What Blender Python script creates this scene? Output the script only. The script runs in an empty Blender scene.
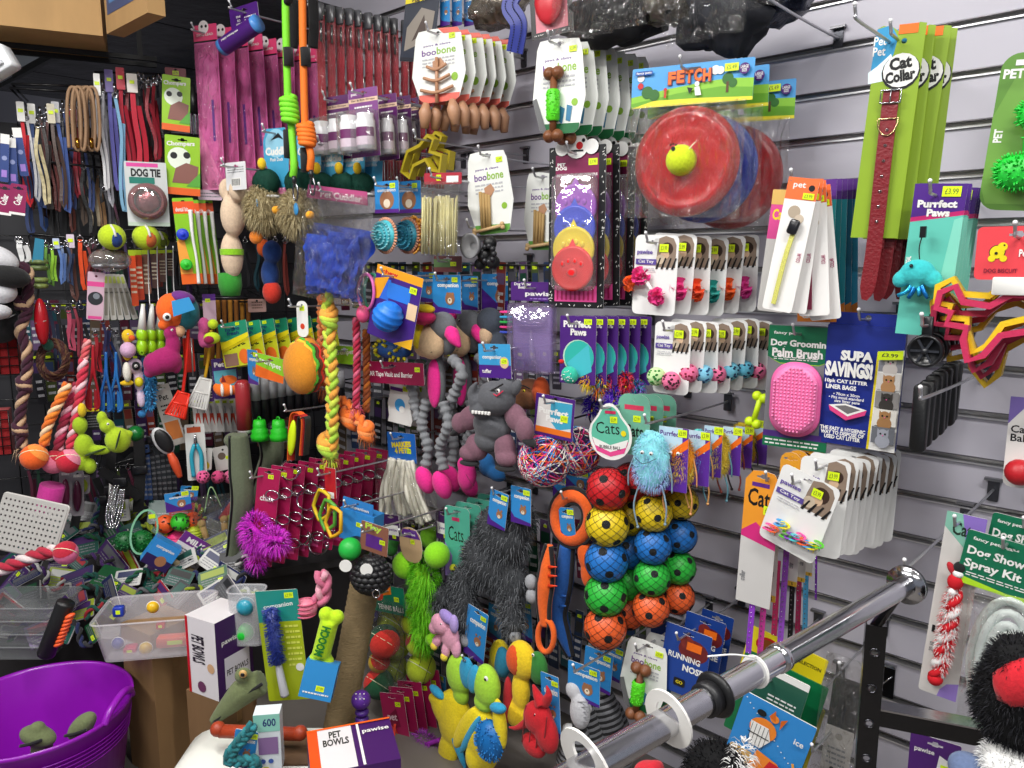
import bpy,math,random
from mathutils import Vector,Matrix,Euler,noise
from mathutils.geometry import tessellate_polygon
random.seed(7)
R=math.radians;PI=math.pi
SC=bpy.context.scene;COL=SC.collection

# ---------------------------------------------------------------- camera
F_PX=769.0;CAM=Vector((0,-1.88,1.5));YAW=R(42.8);PITCH=R(8.9)
cd=bpy.data.cameras.new('camera');cam=bpy.data.objects.new('camera',cd);COL.objects.link(cam)
cam.location=CAM;cam.rotation_euler=(PI/2-PITCH,0,YAW)
cd.sensor_fit='HORIZONTAL';cd.sensor_width=36;cd.lens=F_PX/1024*36;cd.clip_start=.02
SC.camera=cam
CR=Euler((PI/2-PITCH,0,YAW)).to_matrix()
FW=Vector((-math.sin(YAW),math.cos(YAW),0));RT=Vector((math.cos(YAW),math.sin(YAW),0))

# ---------------------------------------------------------------- world, lights, exposure
wd=bpy.data.worlds.new('shop_air');SC.world=wd;wd.use_nodes=True
wd.node_tree.nodes['Background'].inputs[0].default_value=(.80,.86,1,1)
wd.node_tree.nodes['Background'].inputs[1].default_value=.28
SC.view_settings.view_transform='Standard';SC.view_settings.look='None'
SC.view_settings.exposure=0.0;SC.view_settings.gamma=1;SC.view_settings.use_curve_mapping=False
def area(loc,sx,sy,power,col=(1,.98,.95),rz=0):
    l=bpy.data.lights.new('ceiling_tube','AREA');l.shape='RECTANGLE';l.size=sx;l.size_y=sy;l.energy=power;l.color=col
    o=bpy.data.objects.new('ceiling_tube',l);COL.objects.link(o);o.location=loc;o.rotation_euler=(0,0,rz);return o
LIGHTS=[(.55,-1.25,2.93,40),(-1.3,-1.7,2.93,46),(-1.6,-3.2,2.93,40),(.5,-3.3,2.93,36),(-3.0,-2.9,2.93,22)]
for x,y,z,p in LIGHTS:area((x,y,z),1.2,.16,p)

# ---------------------------------------------------------------- materials
def lin(h):
    h=h.lstrip('#');c=[int(h[i:i+2],16)/255 for i in (0,2,4)]
    return tuple(x/12.92 if x <= .04045 else ((x+.055)/1.055)**2.4 for x in c)+(1,)
_M={}
CN=dict(white='#e9e8e4',black='#141416',red='#c3161f',blue='#1f5fb4',green='#2fa32b',yellow='#e8d31a',orange='#f0701a',purple='#5b2a86',
          pink='#ee4fa0',lime='#a8d42a',grey='#77787c',dgrey='#3b3d42',teal='#2aa3a0',magenta='#c02a86',tan='#b08c62',neon='#d8f21c',
          lgrey='#bdbdc2',brown='#6a4630',navy='#1b2a6b',sky='#3f9fd8',cream='#e8dcc0',lilac='#9a78c8',dgreen='#0f5a34',maroon='#6e1330')
def m(c,k='card'):
    """c: colour name or hex; k: kind of surface"""
    key=(c,k)
    if key in _M:return _M[key]
    hx=CN.get(c,c);col=lin(hx)
    mt=bpy.data.materials.new(k+'_'+(c if c in CN else 'tint'));mt.use_nodes=True
    nt=mt.node_tree;N=nt.nodes;L=nt.links;b=N['Principled BSDF'];out=N['Material Output']
    b.inputs['Base Color'].default_value=col
    def tc(scale,detail=2,kind='ShaderNodeTexNoise',sc3=None):
        t=N.new('ShaderNodeTexCoord');n=N.new(kind);n.inputs['Scale'].default_value=scale
        if sc3:
            mp=N.new('ShaderNodeMapping');mp.inputs['Scale'].default_value=sc3;L.new(t.outputs['Object'],mp.inputs[0]);L.new(mp.outputs[0],n.inputs['Vector'])
        else:L.new(t.outputs['Object'],n.inputs['Vector'])
        if 'Detail' in n.inputs:n.inputs['Detail'].default_value=detail
        return n
    def bump(sock,dist,st=1.0,to=None):
        bp=N.new('ShaderNodeBump');bp.inputs['Distance'].default_value=dist;bp.inputs['Strength'].default_value=st
        L.new(sock,bp.inputs['Height']);L.new(bp.outputs[0],(to or b).inputs['Normal']);return bp
    def vary(n,amt):
        mx=N.new('ShaderNodeMix');mx.data_type='RGBA'
        mx.inputs[6].default_value=tuple(x*(1-amt) for x in col[:3])+(1,);mx.inputs[7].default_value=tuple(min(1,x*(1+amt)) for x in col[:3])+(1,)
        L.new(n.outputs[0],mx.inputs[0]);L.new(mx.outputs[2],b.inputs['Base Color'])
    if k=='card':
        b.inputs['Roughness'].default_value=.36;n=tc(9);bump(n.outputs[0],.003,.35);vary(n,.05)
    elif k=='matte':
        b.inputs['Roughness'].default_value=.8;n=tc(40);vary(n,.1);bump(n.outputs[0],.0008)
    elif k=='plastic':
        b.inputs['Roughness'].default_value=.28;n=tc(25);bump(n.outputs[0],.0006)
    elif k=='rubber':
        b.inputs['Roughness'].default_value=.45;n=tc(220);bump(n.outputs[0],.0005);vary(n,.08)
    elif k=='fabric':
        b.inputs['Roughness'].default_value=.95;b.inputs['Sheen Weight'].default_value=.12;n=tc(170,3);vary(n,.22);bump(n.outputs[0],.0012)
    elif k=='fur':
        b.inputs['Roughness'].default_value=.8;b.inputs['Specular IOR Level'].default_value=.2;n=tc(40,3);vary(n,.3)
    elif k=='webbing':
        b.inputs['Roughness'].default_value=.7;n=tc(380,2,'ShaderNodeTexChecker')
        n2=tc(420);bump(n2.outputs[0],.0006);vary(n2,.25)
    elif k=='glitter':
        b.inputs['Roughness'].default_value=.4;n=tc(900,1);vary(n,.7)
    elif k=='leather':
        b.inputs['Roughness'].default_value=.42;n=tc(160,2,'ShaderNodeTexVoronoi');bump(n.outputs[0],.0006);vary(n,.12)
    elif k=='chrome':
        b.inputs['Metallic'].default_value=1;b.inputs['Roughness'].default_value=.16;n=tc(30);bump(n.outputs[0],.0004)
    elif k=='steel':
        b.inputs['Metallic'].default_value=.9;b.inputs['Roughness'].default_value=.38;n=tc(60,2,sc3=(.1,1,8));bump(n.outputs[0],.0004)
    elif k=='carton':
        b.inputs['Roughness'].default_value=.75;n=tc(18,5,sc3=(1,1,.25));vary(n,.18);bump(n.outputs[0],.001)
    elif k=='sisal':
        b.inputs['Roughness'].default_value=.95;n=tc(60,3,'ShaderNodeTexNoise',(1,1,12));vary(n,.4);bump(n.outputs[0],.004)
    elif k=='foil':
        b.inputs['Metallic'].default_value=.6;b.inputs['Roughness'].default_value=.25;n=tc(24,4);bump(n.outputs[0],.01);vary(n,.3)
    elif k in ('clear','film'):
        N.remove(b);g=N.new('ShaderNodeBsdfGlossy');g.inputs['Roughness'].default_value=.12 if k=='film' else .06
        g.inputs['Color'].default_value=(1,1,1,1)
        t=N.new('ShaderNodeBsdfTransparent');t.inputs[0].default_value=tuple(.35+.65*x**.3 for x in col[:3])+(1,)
        d=N.new('ShaderNodeBsdfDiffuse');d.inputs[0].default_value=col
        mx0=N.new('ShaderNodeMixShader');mx0.inputs[0].default_value=.10 if k=='clear' else .015
        L.new(t.outputs[0],mx0.inputs[1]);L.new(d.outputs[0],mx0.inputs[2])
        lw=N.new('ShaderNodeLayerWeight');lw.inputs[0].default_value=.18 if k=='film' else .22
        mr=N.new('ShaderNodeMapRange');mr.inputs['To Min'].default_value=.05 if k=='film' else .07;mr.inputs['To Max'].default_value=.55
        L.new(lw.outputs['Fresnel'],mr.inputs[0])
        n=tc(34 if k=='film' else 14,3,sc3=(1,1,.45) if k=='film' else None)
        if hasattr(n,'noise_dimensions'):n.inputs['Distortion'].default_value=1.2 if k=='film' else 0
        bp=N.new('ShaderNodeBump');bp.inputs['Distance'].default_value=.06 if k=='film' else .004
        L.new(n.outputs[0],bp.inputs['Height']);L.new(bp.outputs[0],g.inputs['Normal']);L.new(bp.outputs[0],lw.inputs['Normal'])
        ms=N.new('ShaderNodeMixShader');L.new(mr.outputs[0],ms.inputs[0]);L.new(mx0.outputs[0],ms.inputs[1]);L.new(g.outputs[0],ms.inputs[2])
        L.new(ms.outputs[0],out.inputs[0])
    elif k=='frost':
        b.inputs['Roughness'].default_value=.3;b.inputs['Alpha'].default_value=.30;n=tc(12);bump(n.outputs[0],.002)
    elif k=='slat':
        b.inputs['Roughness'].default_value=.42;n=tc(3,4);vary(n,.06);bump(n.outputs[0],.001)
    elif k=='paint':
        b.inputs['Roughness'].default_value=.55;n=tc(6,4);vary(n,.1)
    elif k=='gloss':
        b.inputs['Roughness'].default_value=.12;n=tc(5,4);bump(n.outputs[0],.01);vary(n,.2)
    elif k=='emit':
        b.inputs['Emission Color'].default_value=(1,1,.97,1);b.inputs['Emission Strength'].default_value=6
    elif k=='nebula':     # mottled two-tone plastic / printed photo
        b.inputs['Roughness'].default_value=.4;n=tc(60,3);vary(n,.8)
    _M[key]=mt;return mt

# ---------------------------------------------------------------- pixel -> place
class Plane:
    def __init__(s,p,u):
        s.p=Vector(p);s.u=Vector(u).normalized();s.n=Vector((s.u.y,-s.u.x,0));s.ang=math.atan2(s.u.y,s.u.x)
def ray(px,py):return (CR @ Vector(((px-512)/F_PX,-(py-384)/F_PX,-1))).normalized()
def hit(pl,off,px,py):
    d=ray(px,py);p0=pl.p+pl.n*off;t=(p0-CAM).dot(pl.n)/d.dot(pl.n);return CAM+d*t
def hitz(px,py,z):
    d=ray(px,py);return CAM+d*((z-CAM.z)/d.z)
def atd(px,py,dep):
    d=ray(px,py);return CAM+d*(dep/(d.dot(FW)))
MAIN=Plane((0,0,0),(1,0,0))
_A=hit(MAIN,0,322,262);_B=CAM+FW*2.72-RT*2.10
LEFT=Plane((_A.x,_A.y,0),((_A-_B).x,(_A-_B).y,0))
class Fit:pass
def fit(x0,y0,x1,y1,off=.2,pl=MAIN,yaw=0,dep=None,roll=0,tilt=0):
    """box in pixels -> centre, width, height and heading at a real distance"""
    f=Fit();xm,ym=(x0+x1)/2,(y0+y1)/2
    c=atd(xm,ym,dep) if dep else hit(pl,off,xm,ym)
    a=pl.ang+R(yaw);u=Vector((math.cos(a),math.sin(a),0));n=Vector((u.y,-u.x,0))
    q=Plane((c.x,c.y,0),u)
    l=hit(q,0,x0,ym);r=hit(q,0,x1,ym);t=hit(q,0,xm,y0);b=hit(q,0,xm,y1)
    f.w=(r-l).dot(u);f.h=(t-b).z;mid=(l+r)/2
    f.loc=Vector((mid.x,mid.y,(t.z+b.z)/2));f.rz=a;f.u=u;f.n=pl.n;f.un=n;f.off=off;f.pl=pl;f.roll=R(roll);f.tilt=R(tilt)
    f.top=t.z;f.bot=b.z
    return f

# ---------------------------------------------------------------- mesh builder (x right, z up, -y towards the viewer)
_TX={}
def text_geo(s,bold):
    k=(s,bold)
    if k not in _TX:
        cu=bpy.data.curves.new('t','FONT');cu.body=s;cu.resolution_u=2;cu.align_x='CENTER';cu.align_y='CENTER';cu.offset=bold;cu.space_line=.85
        ob=bpy.data.objects.new('t',cu);COL.objects.link(ob);me=bpy.data.meshes.new_from_object(ob)
        vs=[v.co.copy() for v in me.vertices];fs=[tuple(p.vertices) for p in me.polygons]
        bpy.data.objects.remove(ob);bpy.data.meshes.remove(me);bpy.data.curves.remove(cu)
        if vs:
            x0=min(v.x for v in vs);x1=max(v.x for v in vs);y0=min(v.y for v in vs);y1=max(v.y for v in vs)
            vs=[((v.x-(x0+x1)/2),(v.y-(y0+y1)/2)) for v in vs]
        else:x0=x1=y0=y1=0
        _TX[k]=(vs,fs,x1-x0,y1-y0)
    return _TX[k]
class MB:
    def __init__(s):s.v=[];s.f=[];s.k=[];s.ms=[];s.sm=[]
    def mi(s,mt):
        if isinstance(mt,str):mt=m(mt)
        elif isinstance(mt,tuple):mt=m(*mt)
        if mt not in s.ms:s.ms.append(mt)
        return s.ms.index(mt)
    def add(s,vs,fs,mt,sm=False,T=None):
        o=len(s.v);k=s.mi(mt)
        s.v+=[tuple(T @ Vector(v)) if T else tuple(v) for v in vs]
        for f in fs:s.f.append(tuple(i+o for i in f));s.k.append(k);s.sm.append(sm)
        return s
    def box(s,c,d,mt,T=None,rz=0,ry=0,rx=0):
        x,y,z=(q/2 for q in d);X=Matrix.Translation(c) @ Euler((rx,ry,rz)).to_matrix().to_4x4()
        if T:X=T @ X
        vs=[(i*x,j*y,l*z) for i in (-1,1) for j in (-1,1) for l in (-1,1)]
        return s.add(vs,[(0,1,3,2),(4,6,7,5),(0,4,5,1),(2,3,7,6),(0,2,6,4),(1,5,7,3)],mt,False,X)
    def rbox(s,c,d,r,mt,T=None,rz=0,ry=0,rx=0,n=3):
        """box with rounded outline (seen from -y) and softened edges"""
        x,y,z=d[0]/2,d[1],d[2]/2;r=min(r,x*.98,z*.98);o=rrect(2*x,2*z,r,n);o2=rrect(2*x-r*.6,2*z-r*.6,r*.8,n)
        X=Matrix.Translation(c) @ Euler((rx,ry,rz)).to_matrix().to_4x4()
        if T:X=T @ X
        e=min(r*.3,y*.3);L=len(o);vs=[]
        for yy,oo in ((-y/2,o2),(-y/2+e,o),(y/2-e,o),(y/2,o2)):vs+=[(a,yy,b) for a,b in oo]
        fs=[tuple(range(L)),tuple(range(4*L-1,3*L-1,-1))]
        for q in range(3):fs+=[(q*L+(i+1)%L,q*L+i,(q+1)*L+i,(q+1)*L+(i+1)%L) for i in range(L)]
        return s.add(vs,fs,mt,True,X)
    def plate(s,out,mt,t=.001,y=0,holes=(),T=None,edge=None):
        """flat sheet with an outline in x,z, thickness t centred on y, with real holes"""
        loops=[out]+list(holes);flat=[p for l in loops for p in l];n=len(flat)
        tri=tessellate_polygon([[Vector((a,b,0)) for a,b in l] for l in loops])
        vs=[(a,y-t/2,b) for a,b in flat]+[(a,y+t/2,b) for a,b in flat]
        fs=[]
        for q in tri:
            (ax,az),(bx,bz),(cx,cz)=(flat[i] for i in q)
            if (bx-ax)*(cz-az)-(bz-az)*(cx-ax)<0:q=(q[0],q[2],q[1])
            fs.append(tuple(q));fs.append(tuple(i+n for i in (q[2],q[1],q[0])))
        sd=[];o=0
        for l in loops:
            L=len(l);sd+=[(o+i,o+i+n,o+(i+1)%L+n,o+(i+1)%L) for i in range(L)];o+=L
        s.add(vs,fs,mt,False,T);k=len(s.v)-2*n;e=s.mi(edge or mt)
        for f in sd:s.f.append(tuple(i+k for i in f));s.k.append(e);s.sm.append(False)
        return s
    def patch(s,out,mt,y,T=None):
        """thin printed film (single sheet on top of a plate)"""
        tri=tessellate_polygon([[Vector((a,b,0)) for a,b in out]]);fs=[]
        for q in tri:
            (ax,az),(bx,bz),(cx,cz)=(out[i] for i in q)
            if (bx-ax)*(cz-az)-(bz-az)*(cx-ax)<0:q=(q[0],q[2],q[1])
            fs.append(tuple(q))
        return s.add([(a,y,b) for a,b in out],fs,mt,False,T)
    def text(s,st,x,z,h,mt,y=0,bold=.02,w=None,rot=0,T=None,sx=1):
        vs,fs,tw,th=text_geo(st,bold)
        if not vs:return s
        lines=st.count('\n')+1;k=h*lines/(th if th>1e-6 else 1);kx=k*sx
        if w:kx=w/tw
        c,q=math.cos(rot),math.sin(rot)
        return s.add([(x+(a*kx*c-b*k*q),y,z+(a*kx*q+b*k*c)) for a,b in vs],fs,mt,False,T)
    def lathe(s,prof,mt,T=None,n=16,sm=True,a0=0,a1=2*PI):
        """prof: (radius, z) pairs turned about z"""
        full=abs(a1-a0-2*PI)<1e-6;k=n if full else n+1;vs=[];fs=[]
        for r,z in prof:vs+=[(r*math.cos(a0+(a1-a0)*i/n),r*math.sin(a0+(a1-a0)*i/n),z) for i in range(k)]
        for j in range(len(prof)-1):
            for i in range(n):
                i2=(i+1)%k;fs.append((j*k+i,j*k+i2,(j+1)*k+i2,(j+1)*k+i))
        return s.add(vs,fs,mt,sm,T)
    def ell(s,c,r,mt,T=None,n=14,rot=(0,0,0),wob=0,seed=0):
        if not hasattr(r,'__len__'):r=(r,r,r)
        X=Matrix.Translation(c) @ Euler(rot).to_matrix().to_4x4()
        if T:X=T @ X
        k=max(6,n//2+1);vs=[];fs=[]
        for j in range(k+1):
            t=PI*j/k
            for i in range(n):
                a=2*PI*i/n;d=Vector((math.sin(t)*math.cos(a),math.sin(t)*math.sin(a),math.cos(t)))
                g=1+(wob*noise.noise(d*2.3+Vector((seed,0,0))) if wob else 0)
                vs.append((d.x*r[0]*g,d.y*r[1]*g,d.z*r[2]*g))
        for j in range(k):
            for i in range(n):fs.append((j*n+i,(j+1)*n+i,(j+1)*n+(i+1)%n,j*n+(i+1)%n))
        return s.add(vs,fs,mt,True,X)
    def tube(s,pts,r,mt,n=6,T=None,cap=True,closed=False,flat=None):
        """sweep along pts; r number or list; flat=(a,b) gives a ribbon section a wide (x) b thick"""
        P=[Vector(p) for p in pts];L=len(P);vs=[];fs=[]
        up=Vector((0,1,0)) if abs((P[1]-P[0]).normalized().y)<.9 else Vector((1,0,0))
        for i,p in enumerate(P):
            d=(P[(i+1)%L]-P[i-1]) if (closed or 0<i<L-1) else (P[1]-P[0] if i==0 else P[-1]-P[-2])
            d=d.normalized() if d.length>1e-9 else Vector((0,0,1))
            a=up-d*up.dot(d)
            if a.length<1e-4:a=d.orthogonal()
            a.normalize();up=a;b=d.cross(a);rr=r[i] if hasattr(r,'__len__') else r
            for j in range(n):
                t=2*PI*j/n+(PI/4 if n==4 else 0)
                if flat:vs.append(p+b*math.cos(t)*flat[0]*.7071*rr+a*math.sin(t)*flat[1]*.7071*rr)
                else:vs.append(p+a*math.cos(t)*rr+b*math.sin(t)*rr)
        for i in range(L if closed else L-1):
            i2=(i+1)%L
            for j in range(n):fs.append((i*n+j,i*n+(j+1)%n,i2*n+(j+1)%n,i2*n+j))
        if cap and not closed:fs+=[tuple(range(n))[::-1],tuple(range((L-1)*n,L*n))]
        return s.add(vs,fs,mt,not flat,T)
    def ring(s,c,Rr,r,mt,T=None,axis='y',n=20,k=6,sx=1,sz=1):
        pts=[]
        for i in range(n):
            a=2*PI*i/n;x,z=math.cos(a)*Rr*sx,math.sin(a)*Rr*sz
            pts.append({'y':(c[0]+x,c[1],c[2]+z),'z':(c[0]+x,c[1]+z,c[2]),'x':(c[0],c[1]+x,c[2]+z)}[axis])
        return s.tube(pts,r,mt,k,T,closed=True)
    def rope(s,pts,r,mats,turns=None,strands=3,n=6,T=None,braid=False,pitch=None):
        """twisted (or braided) rope along pts"""
        P=resample([Vector(p) for p in pts],None,r*.45);L=len(P)
        tot=sum((P[i+1]-P[i]).length for i in range(L-1));pitch=pitch or r*5
        up=Vector((0,1,0));fr=[]
        for i,p in enumerate(P):
            d=(P[min(i+1,L-1)]-P[max(i-1,0)]).normalized();a=up-d*up.dot(d)
            if a.length<1e-4:a=d.orthogonal()
            a.normalize();up=a;fr.append((p,a,d.cross(a)))
        for q in range(strands):
            path=[];run=0
            for i,(p,a,b) in enumerate(fr):
                if i:run+=(P[i]-P[i-1]).length
                t=2*PI*run/pitch+2*PI*q/strands
                if braid:path.append(p+b*math.sin(t)*r*.62+a*math.sin(2*t)*r*.34)
                else:path.append(p+(a*math.cos(t)+b*math.sin(t))*r*.52)
            s.tube(path,r*(.42 if braid else .54),mats[q%len(mats)],n,T)
        return s
    def fur(s,blobs,n,ln,mats,w=.0012,droop=.5,seed=1,T=None):
        """hair strands growing from ellipsoids (centre, radii)"""
        rr=random.Random(seed);area_=[(b[1][0]*b[1][2]+b[1][0]*b[1][1]+b[1][1]*b[1][2]) for b in blobs];tot=sum(area_)
        for (bl,ar) in zip(blobs,area_):
            c,rad=Vector(bl[0]),bl[1];E=Euler(bl[2]).to_matrix() if len(bl)>2 else Matrix.Identity(3)
            for _ in range(int(n*ar/tot)):
                z=rr.uniform(-1,1);t=rr.uniform(0,2*PI);h=math.sqrt(1-z*z);d=Vector((h*math.cos(t),h*math.sin(t),z))
                p=c+E @ Vector((d.x*rad[0],d.y*rad[1],d.z*rad[2]))*.97
                nn=(E @ Vector((d.x/rad[0],d.y/rad[1],d.z/rad[2]))).normalized()
                j=Vector((rr.uniform(-1,1),rr.uniform(-1,1),rr.uniform(-1,1)))*.35
                g=(nn+j).normalized()*ln*rr.uniform(.6,1.2);q1=p+g*.55;q2=p+g+Vector((0,0,-ln*droop))
                sd=nn.cross(Vector((rr.uniform(-1,1),rr.uniform(-1,1),rr.uniform(-1,1))))
                if sd.length<1e-5:continue
                sd=sd.normalized()*w
                s.add([p-sd,p+sd,q1+sd*.8,q1-sd*.8,q2],[(0,1,2,3),(3,2,4)],mats[rr.randrange(len(mats))],True,T)
        return s
    def build(s,name,parent=None,F=None,kind=None):
        me=bpy.data.meshes.new(name);me.from_pydata(s.v,[],s.f);me.update()
        for q in s.ms:me.materials.append(q)
        me.polygons.foreach_set('material_index',s.k);me.polygons.foreach_set('use_smooth',s.sm)
        o=bpy.data.objects.new(name,me);COL.objects.link(o)
        if parent:o.parent=parent
        if F:put(o,F)
        if kind:o['kind']=kind
        return o
def put(o,F):
    o.location=F.loc;o.rotation_mode='XYZ';o.rotation_euler=(Matrix.Rotation(F.rz,3,'Z') @ Matrix.Rotation(F.tilt,3,'X') @ Matrix.Rotation(F.roll,3,'Y')).to_euler()
def resample(P,n=None,step=None):
    # smooth catmull-rom then even spacing
    Q=[]
    if len(P)>2:
        for i in range(len(P)-1):
            p0=P[i-1] if i else P[0]*2-P[1];p1,p2=P[i],P[i+1];p3=P[i+2] if i+2<len(P) else P[-1]*2-P[-2]
            for t in [j/8 for j in range(8)]:
                Q.append(.5*((2*p1)+(p2-p0)*t+(2*p0-5*p1+4*p2-p3)*t*t+(3*p1-p0-3*p2+p3)*t**3))
        Q.append(P[-1])
    else:Q=P
    tot=sum((Q[i+1]-Q[i]).length for i in range(len(Q)-1));n=n or max(4,int(tot/step));out=[];acc=0;i=0
    for k in range(n+1):
        tg=tot*k/n
        while i<len(Q)-2 and acc+(Q[i+1]-Q[i]).length<tg:acc+=(Q[i+1]-Q[i]).length;i+=1
        l=(Q[i+1]-Q[i]).length;out.append(Q[i].lerp(Q[i+1],min(1,(tg-acc)/l) if l>1e-9 else 0))
    return out
def sm(pts,step=.006):return resample([Vector(p) for p in pts],None,step)
def rrect(w,h,r,n=3,cx=0,cz=0):
    r=min(r,w*.49,h*.49);o=[]
    for sx,sz,a0 in ((1,1,0),(-1,1,PI/2),(-1,-1,PI),(1,-1,3*PI/2)):
        for i in range(n+1):
            a=a0+PI/2*i/n;o.append((cx+sx*(w/2-r)+math.cos(a)*r,cz+sz*(h/2-r)+math.sin(a)*r))
    return o
def circ(x,z,r,n=14,sx=1):return [(x+math.cos(2*PI*i/n)*r*sx,z+math.sin(2*PI*i/n)*r) for i in range(n)]
def star(x,z,r0,r1,n):return [(x+math.cos(PI*i/n+PI/2)*(r0 if i%2==0 else r1),z+math.sin(PI*i/n+PI/2)*(r0 if i%2==0 else r1)) for i in range(2*n)]

# ---------------------------------------------------------------- things
ORD=['first','second','third','fourth','fifth','sixth','seventh','eighth','ninth','tenth','eleventh','twelfth','thirteenth','fourteenth','fifteenth','sixteenth',
       'seventeenth','eighteenth','nineteenth','twentieth','twenty-first','twenty-second','twenty-third','twenty-fourth']
def tag(o,label,cat,group=None):
    o['label']=label;o['category']=cat
    if group:o['group']=group
    return o
def thing(name,label,cat,F,group=None):
    o=bpy.data.objects.new(name,None);COL.objects.link(o);o.empty_display_size=.02;put(o,F);return tag(o,label,cat,group)
KIDS={}
def tree_copy(o,parent=None):
    c=o.copy();COL.objects.link(c)
    if parent:c.parent=parent
    for ch in [x for x in o.children]:tree_copy(ch,c)
    return c
def stack(root,F,n,step,label,group,jit=1.5,dx=0,dz=0,yawj=None,first=True):
    """more of the same behind the first one on its hook"""
    root['group']=group;out=[root];rr=random.Random(hash(label)%999 if False else len(label)*7+n)
    root['label']=label+(', front one on its hook' if first else '')
    for i in range(1,n):
        c=tree_copy(root);c.location=Vector(F.loc)-F.pl.n*step*i+F.pl.u*dx*i+Vector((0,0,dz*i+rr.uniform(-.002,.002)))
        e=c.rotation_euler.copy();e.z+=R(rr.uniform(-jit,jit)*(1.5 if yawj is None else yawj));e.y+=R(rr.uniform(-jit,jit));c.rotation_euler=e
        c['label']=label+', '+ORD[i]+' from the front';out.append(c)
    return out
NH=[0]
def hook(F,what,top=None,off=None,x=0,z0=-.006,tip=.022,wire='steel',plate=True,lab=None):
    """wire prong reaching from the wall through the hang hole"""
    off=off if off is not None else F.off;zt=(F.top if top is None else top)+z0
    p=F.loc+F.pl.u*x;base=Vector((p.x,p.y,0));base=base-F.pl.n*off
    G=Fit();G.loc=Vector((base.x,base.y,zt));G.rz=F.pl.ang;G.roll=0;G.tilt=0
    t=thing('display_hook',lab or ('wire display hook carrying the '+what),'hook',G)
    ln=off+.03
    mb=MB();mb.tube(sm([(0,-.004,0),(0,-ln*.5,-.002),(0,-ln+.01,0),(0,-ln-.006,.006),(0,-ln-.014,tip)]),.0030,m('#c4c4c8',wire),6)
    mb.ell((0,-ln-.014,tip),.0040,m('#e8e8ea','plastic'),n=8);mb.build('prong',t)
    if plate:
        mb=MB();mb.plate(rrect(.022,.05,.003),m('#55565c','steel'),.003,-.004);mb.box((0,-.009,.024),(.034,.012,.006),m('#88888c','steel'));mb.build('backplate',t)
    NH[0]+=1;return t
class Art:
    """prints on a card of size w,h : u,v run -.5...5"""
    def __init__(s,mb,w,h,y,T=None):s.mb=mb;s.w=w;s.h=h;s.y=y;s.T=T;s.l=0
    def yy(s):s.l+=1;return s.y-.00022*s.l
    def rect(s,u0,v0,u1,v1,c):s.mb.patch([(u0*s.w,v0*s.h),(u1*s.w,v0*s.h),(u1*s.w,v1*s.h),(u0*s.w,v1*s.h)],c,s.yy(),s.T);return s
    def poly(s,p,c):s.mb.patch([(a*s.w,b*s.h) for a,b in p],c,s.yy(),s.T);return s
    def disc(s,u,v,r,c,sx=1,n=16):s.mb.patch([(u*s.w+a,v*s.h+b) for a,b in circ(0,0,r*s.w,n,sx)],c,s.yy(),s.T);return s
    def rr(s,u,v,du,dv,c,r=.2):s.mb.patch(rrect(du*s.w,dv*s.h,r*min(du*s.w,dv*s.h),3,u*s.w,v*s.h),c,s.yy(),s.T);return s
    def star(s,u,v,r,c,n=8,q=.6):s.mb.patch(star(u*s.w,v*s.h,r*s.w,r*s.w*q,n),c,s.yy(),s.T);return s
    def text(s,st,u,v,hv,c,w=None,bold=.02,rot=0):s.mb.text(st,u*s.w,v*s.h,hv*s.h,c,s.yy(),bold,w*s.w if w else None,rot,s.T);return s
    def price(s,u,v,wm=.022,hm=.012,c='neon',tx='3.99'):
        s.mb.patch([(u*s.w-wm/2,v*s.h-hm/2),(u*s.w+wm/2,v*s.h-hm/2),(u*s.w+wm/2,v*s.h+hm/2),(u*s.w-wm/2,v*s.h+hm/2)],c,s.yy(),s.T)
        s.mb.text('£'+tx,u*s.w,v*s.h,hm*.55,'#4a4a30',s.yy(),0,wm*.7,0,s.T);return s
    def lines(s,u0,u1,v0,v1,n,c,seed=3):
        rr=random.Random(seed);st=(v1-v0)/n;k=s.yy()
        for i in range(n):
            x=u0
            while x<u1-.02:
                q=min(u1,x+rr.uniform(.03,.12));z=v0+st*(i+.3)
                s.mb.patch([(x*s.w,z*s.h),(q*s.w,z*s.h),(q*s.w,(z+st*.4)*s.h),(x*s.w,(z+st*.4)*s.h)],c,k,s.T);x=q+.02
        return s
    def barcode(s,u,v,du,dv,seed=1):
        s.rect(u-du/2,v-dv/2,u+du/2,v+dv/2,'white');rr=random.Random(seed);x=u-du*.42;k=s.yy()
        while x<u+du*.42:
            q=rr.uniform(.02,.06)*du;s.mb.patch([(x*s.w,(v-dv*.4)*s.h),((x+q)*s.w,(v-dv*.4)*s.h),((x+q)*s.w,(v+dv*.4)*s.h),(x*s.w,(v+dv*.4)*s.h)],'black',k,s.T);x+=q*2
        return s
def slot(w,h,zt=None,kind='euro',drop=.014):
    z=h/2-drop
    if kind=='round':return [circ(0,z,.004,10)]
    return [[(-.014,z-.002),(-.006,z-.002),(-.005,z-.004),(.005,z-.004),(.006,z-.002),(.014,z-.002),(.014,z+.002),(.006,z+.002),(.004,z+.006),(-.004,z+.006),(-.006,z+.002),(-.014,z+.002)]]
def card(w,h,c,r=.004,t=.0012,hole='euro',out=None,edge='white',y=0,drop=.014):
    mb=MB();o=out or rrect(w,h,r)
    mb.plate(o,m(c) if isinstance(c,str) else c,t,y,slot(w,h,kind=hole,drop=drop) if hole else (),edge=m(edge))
    return mb,Art(mb,w,h,y-t/2)
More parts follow.
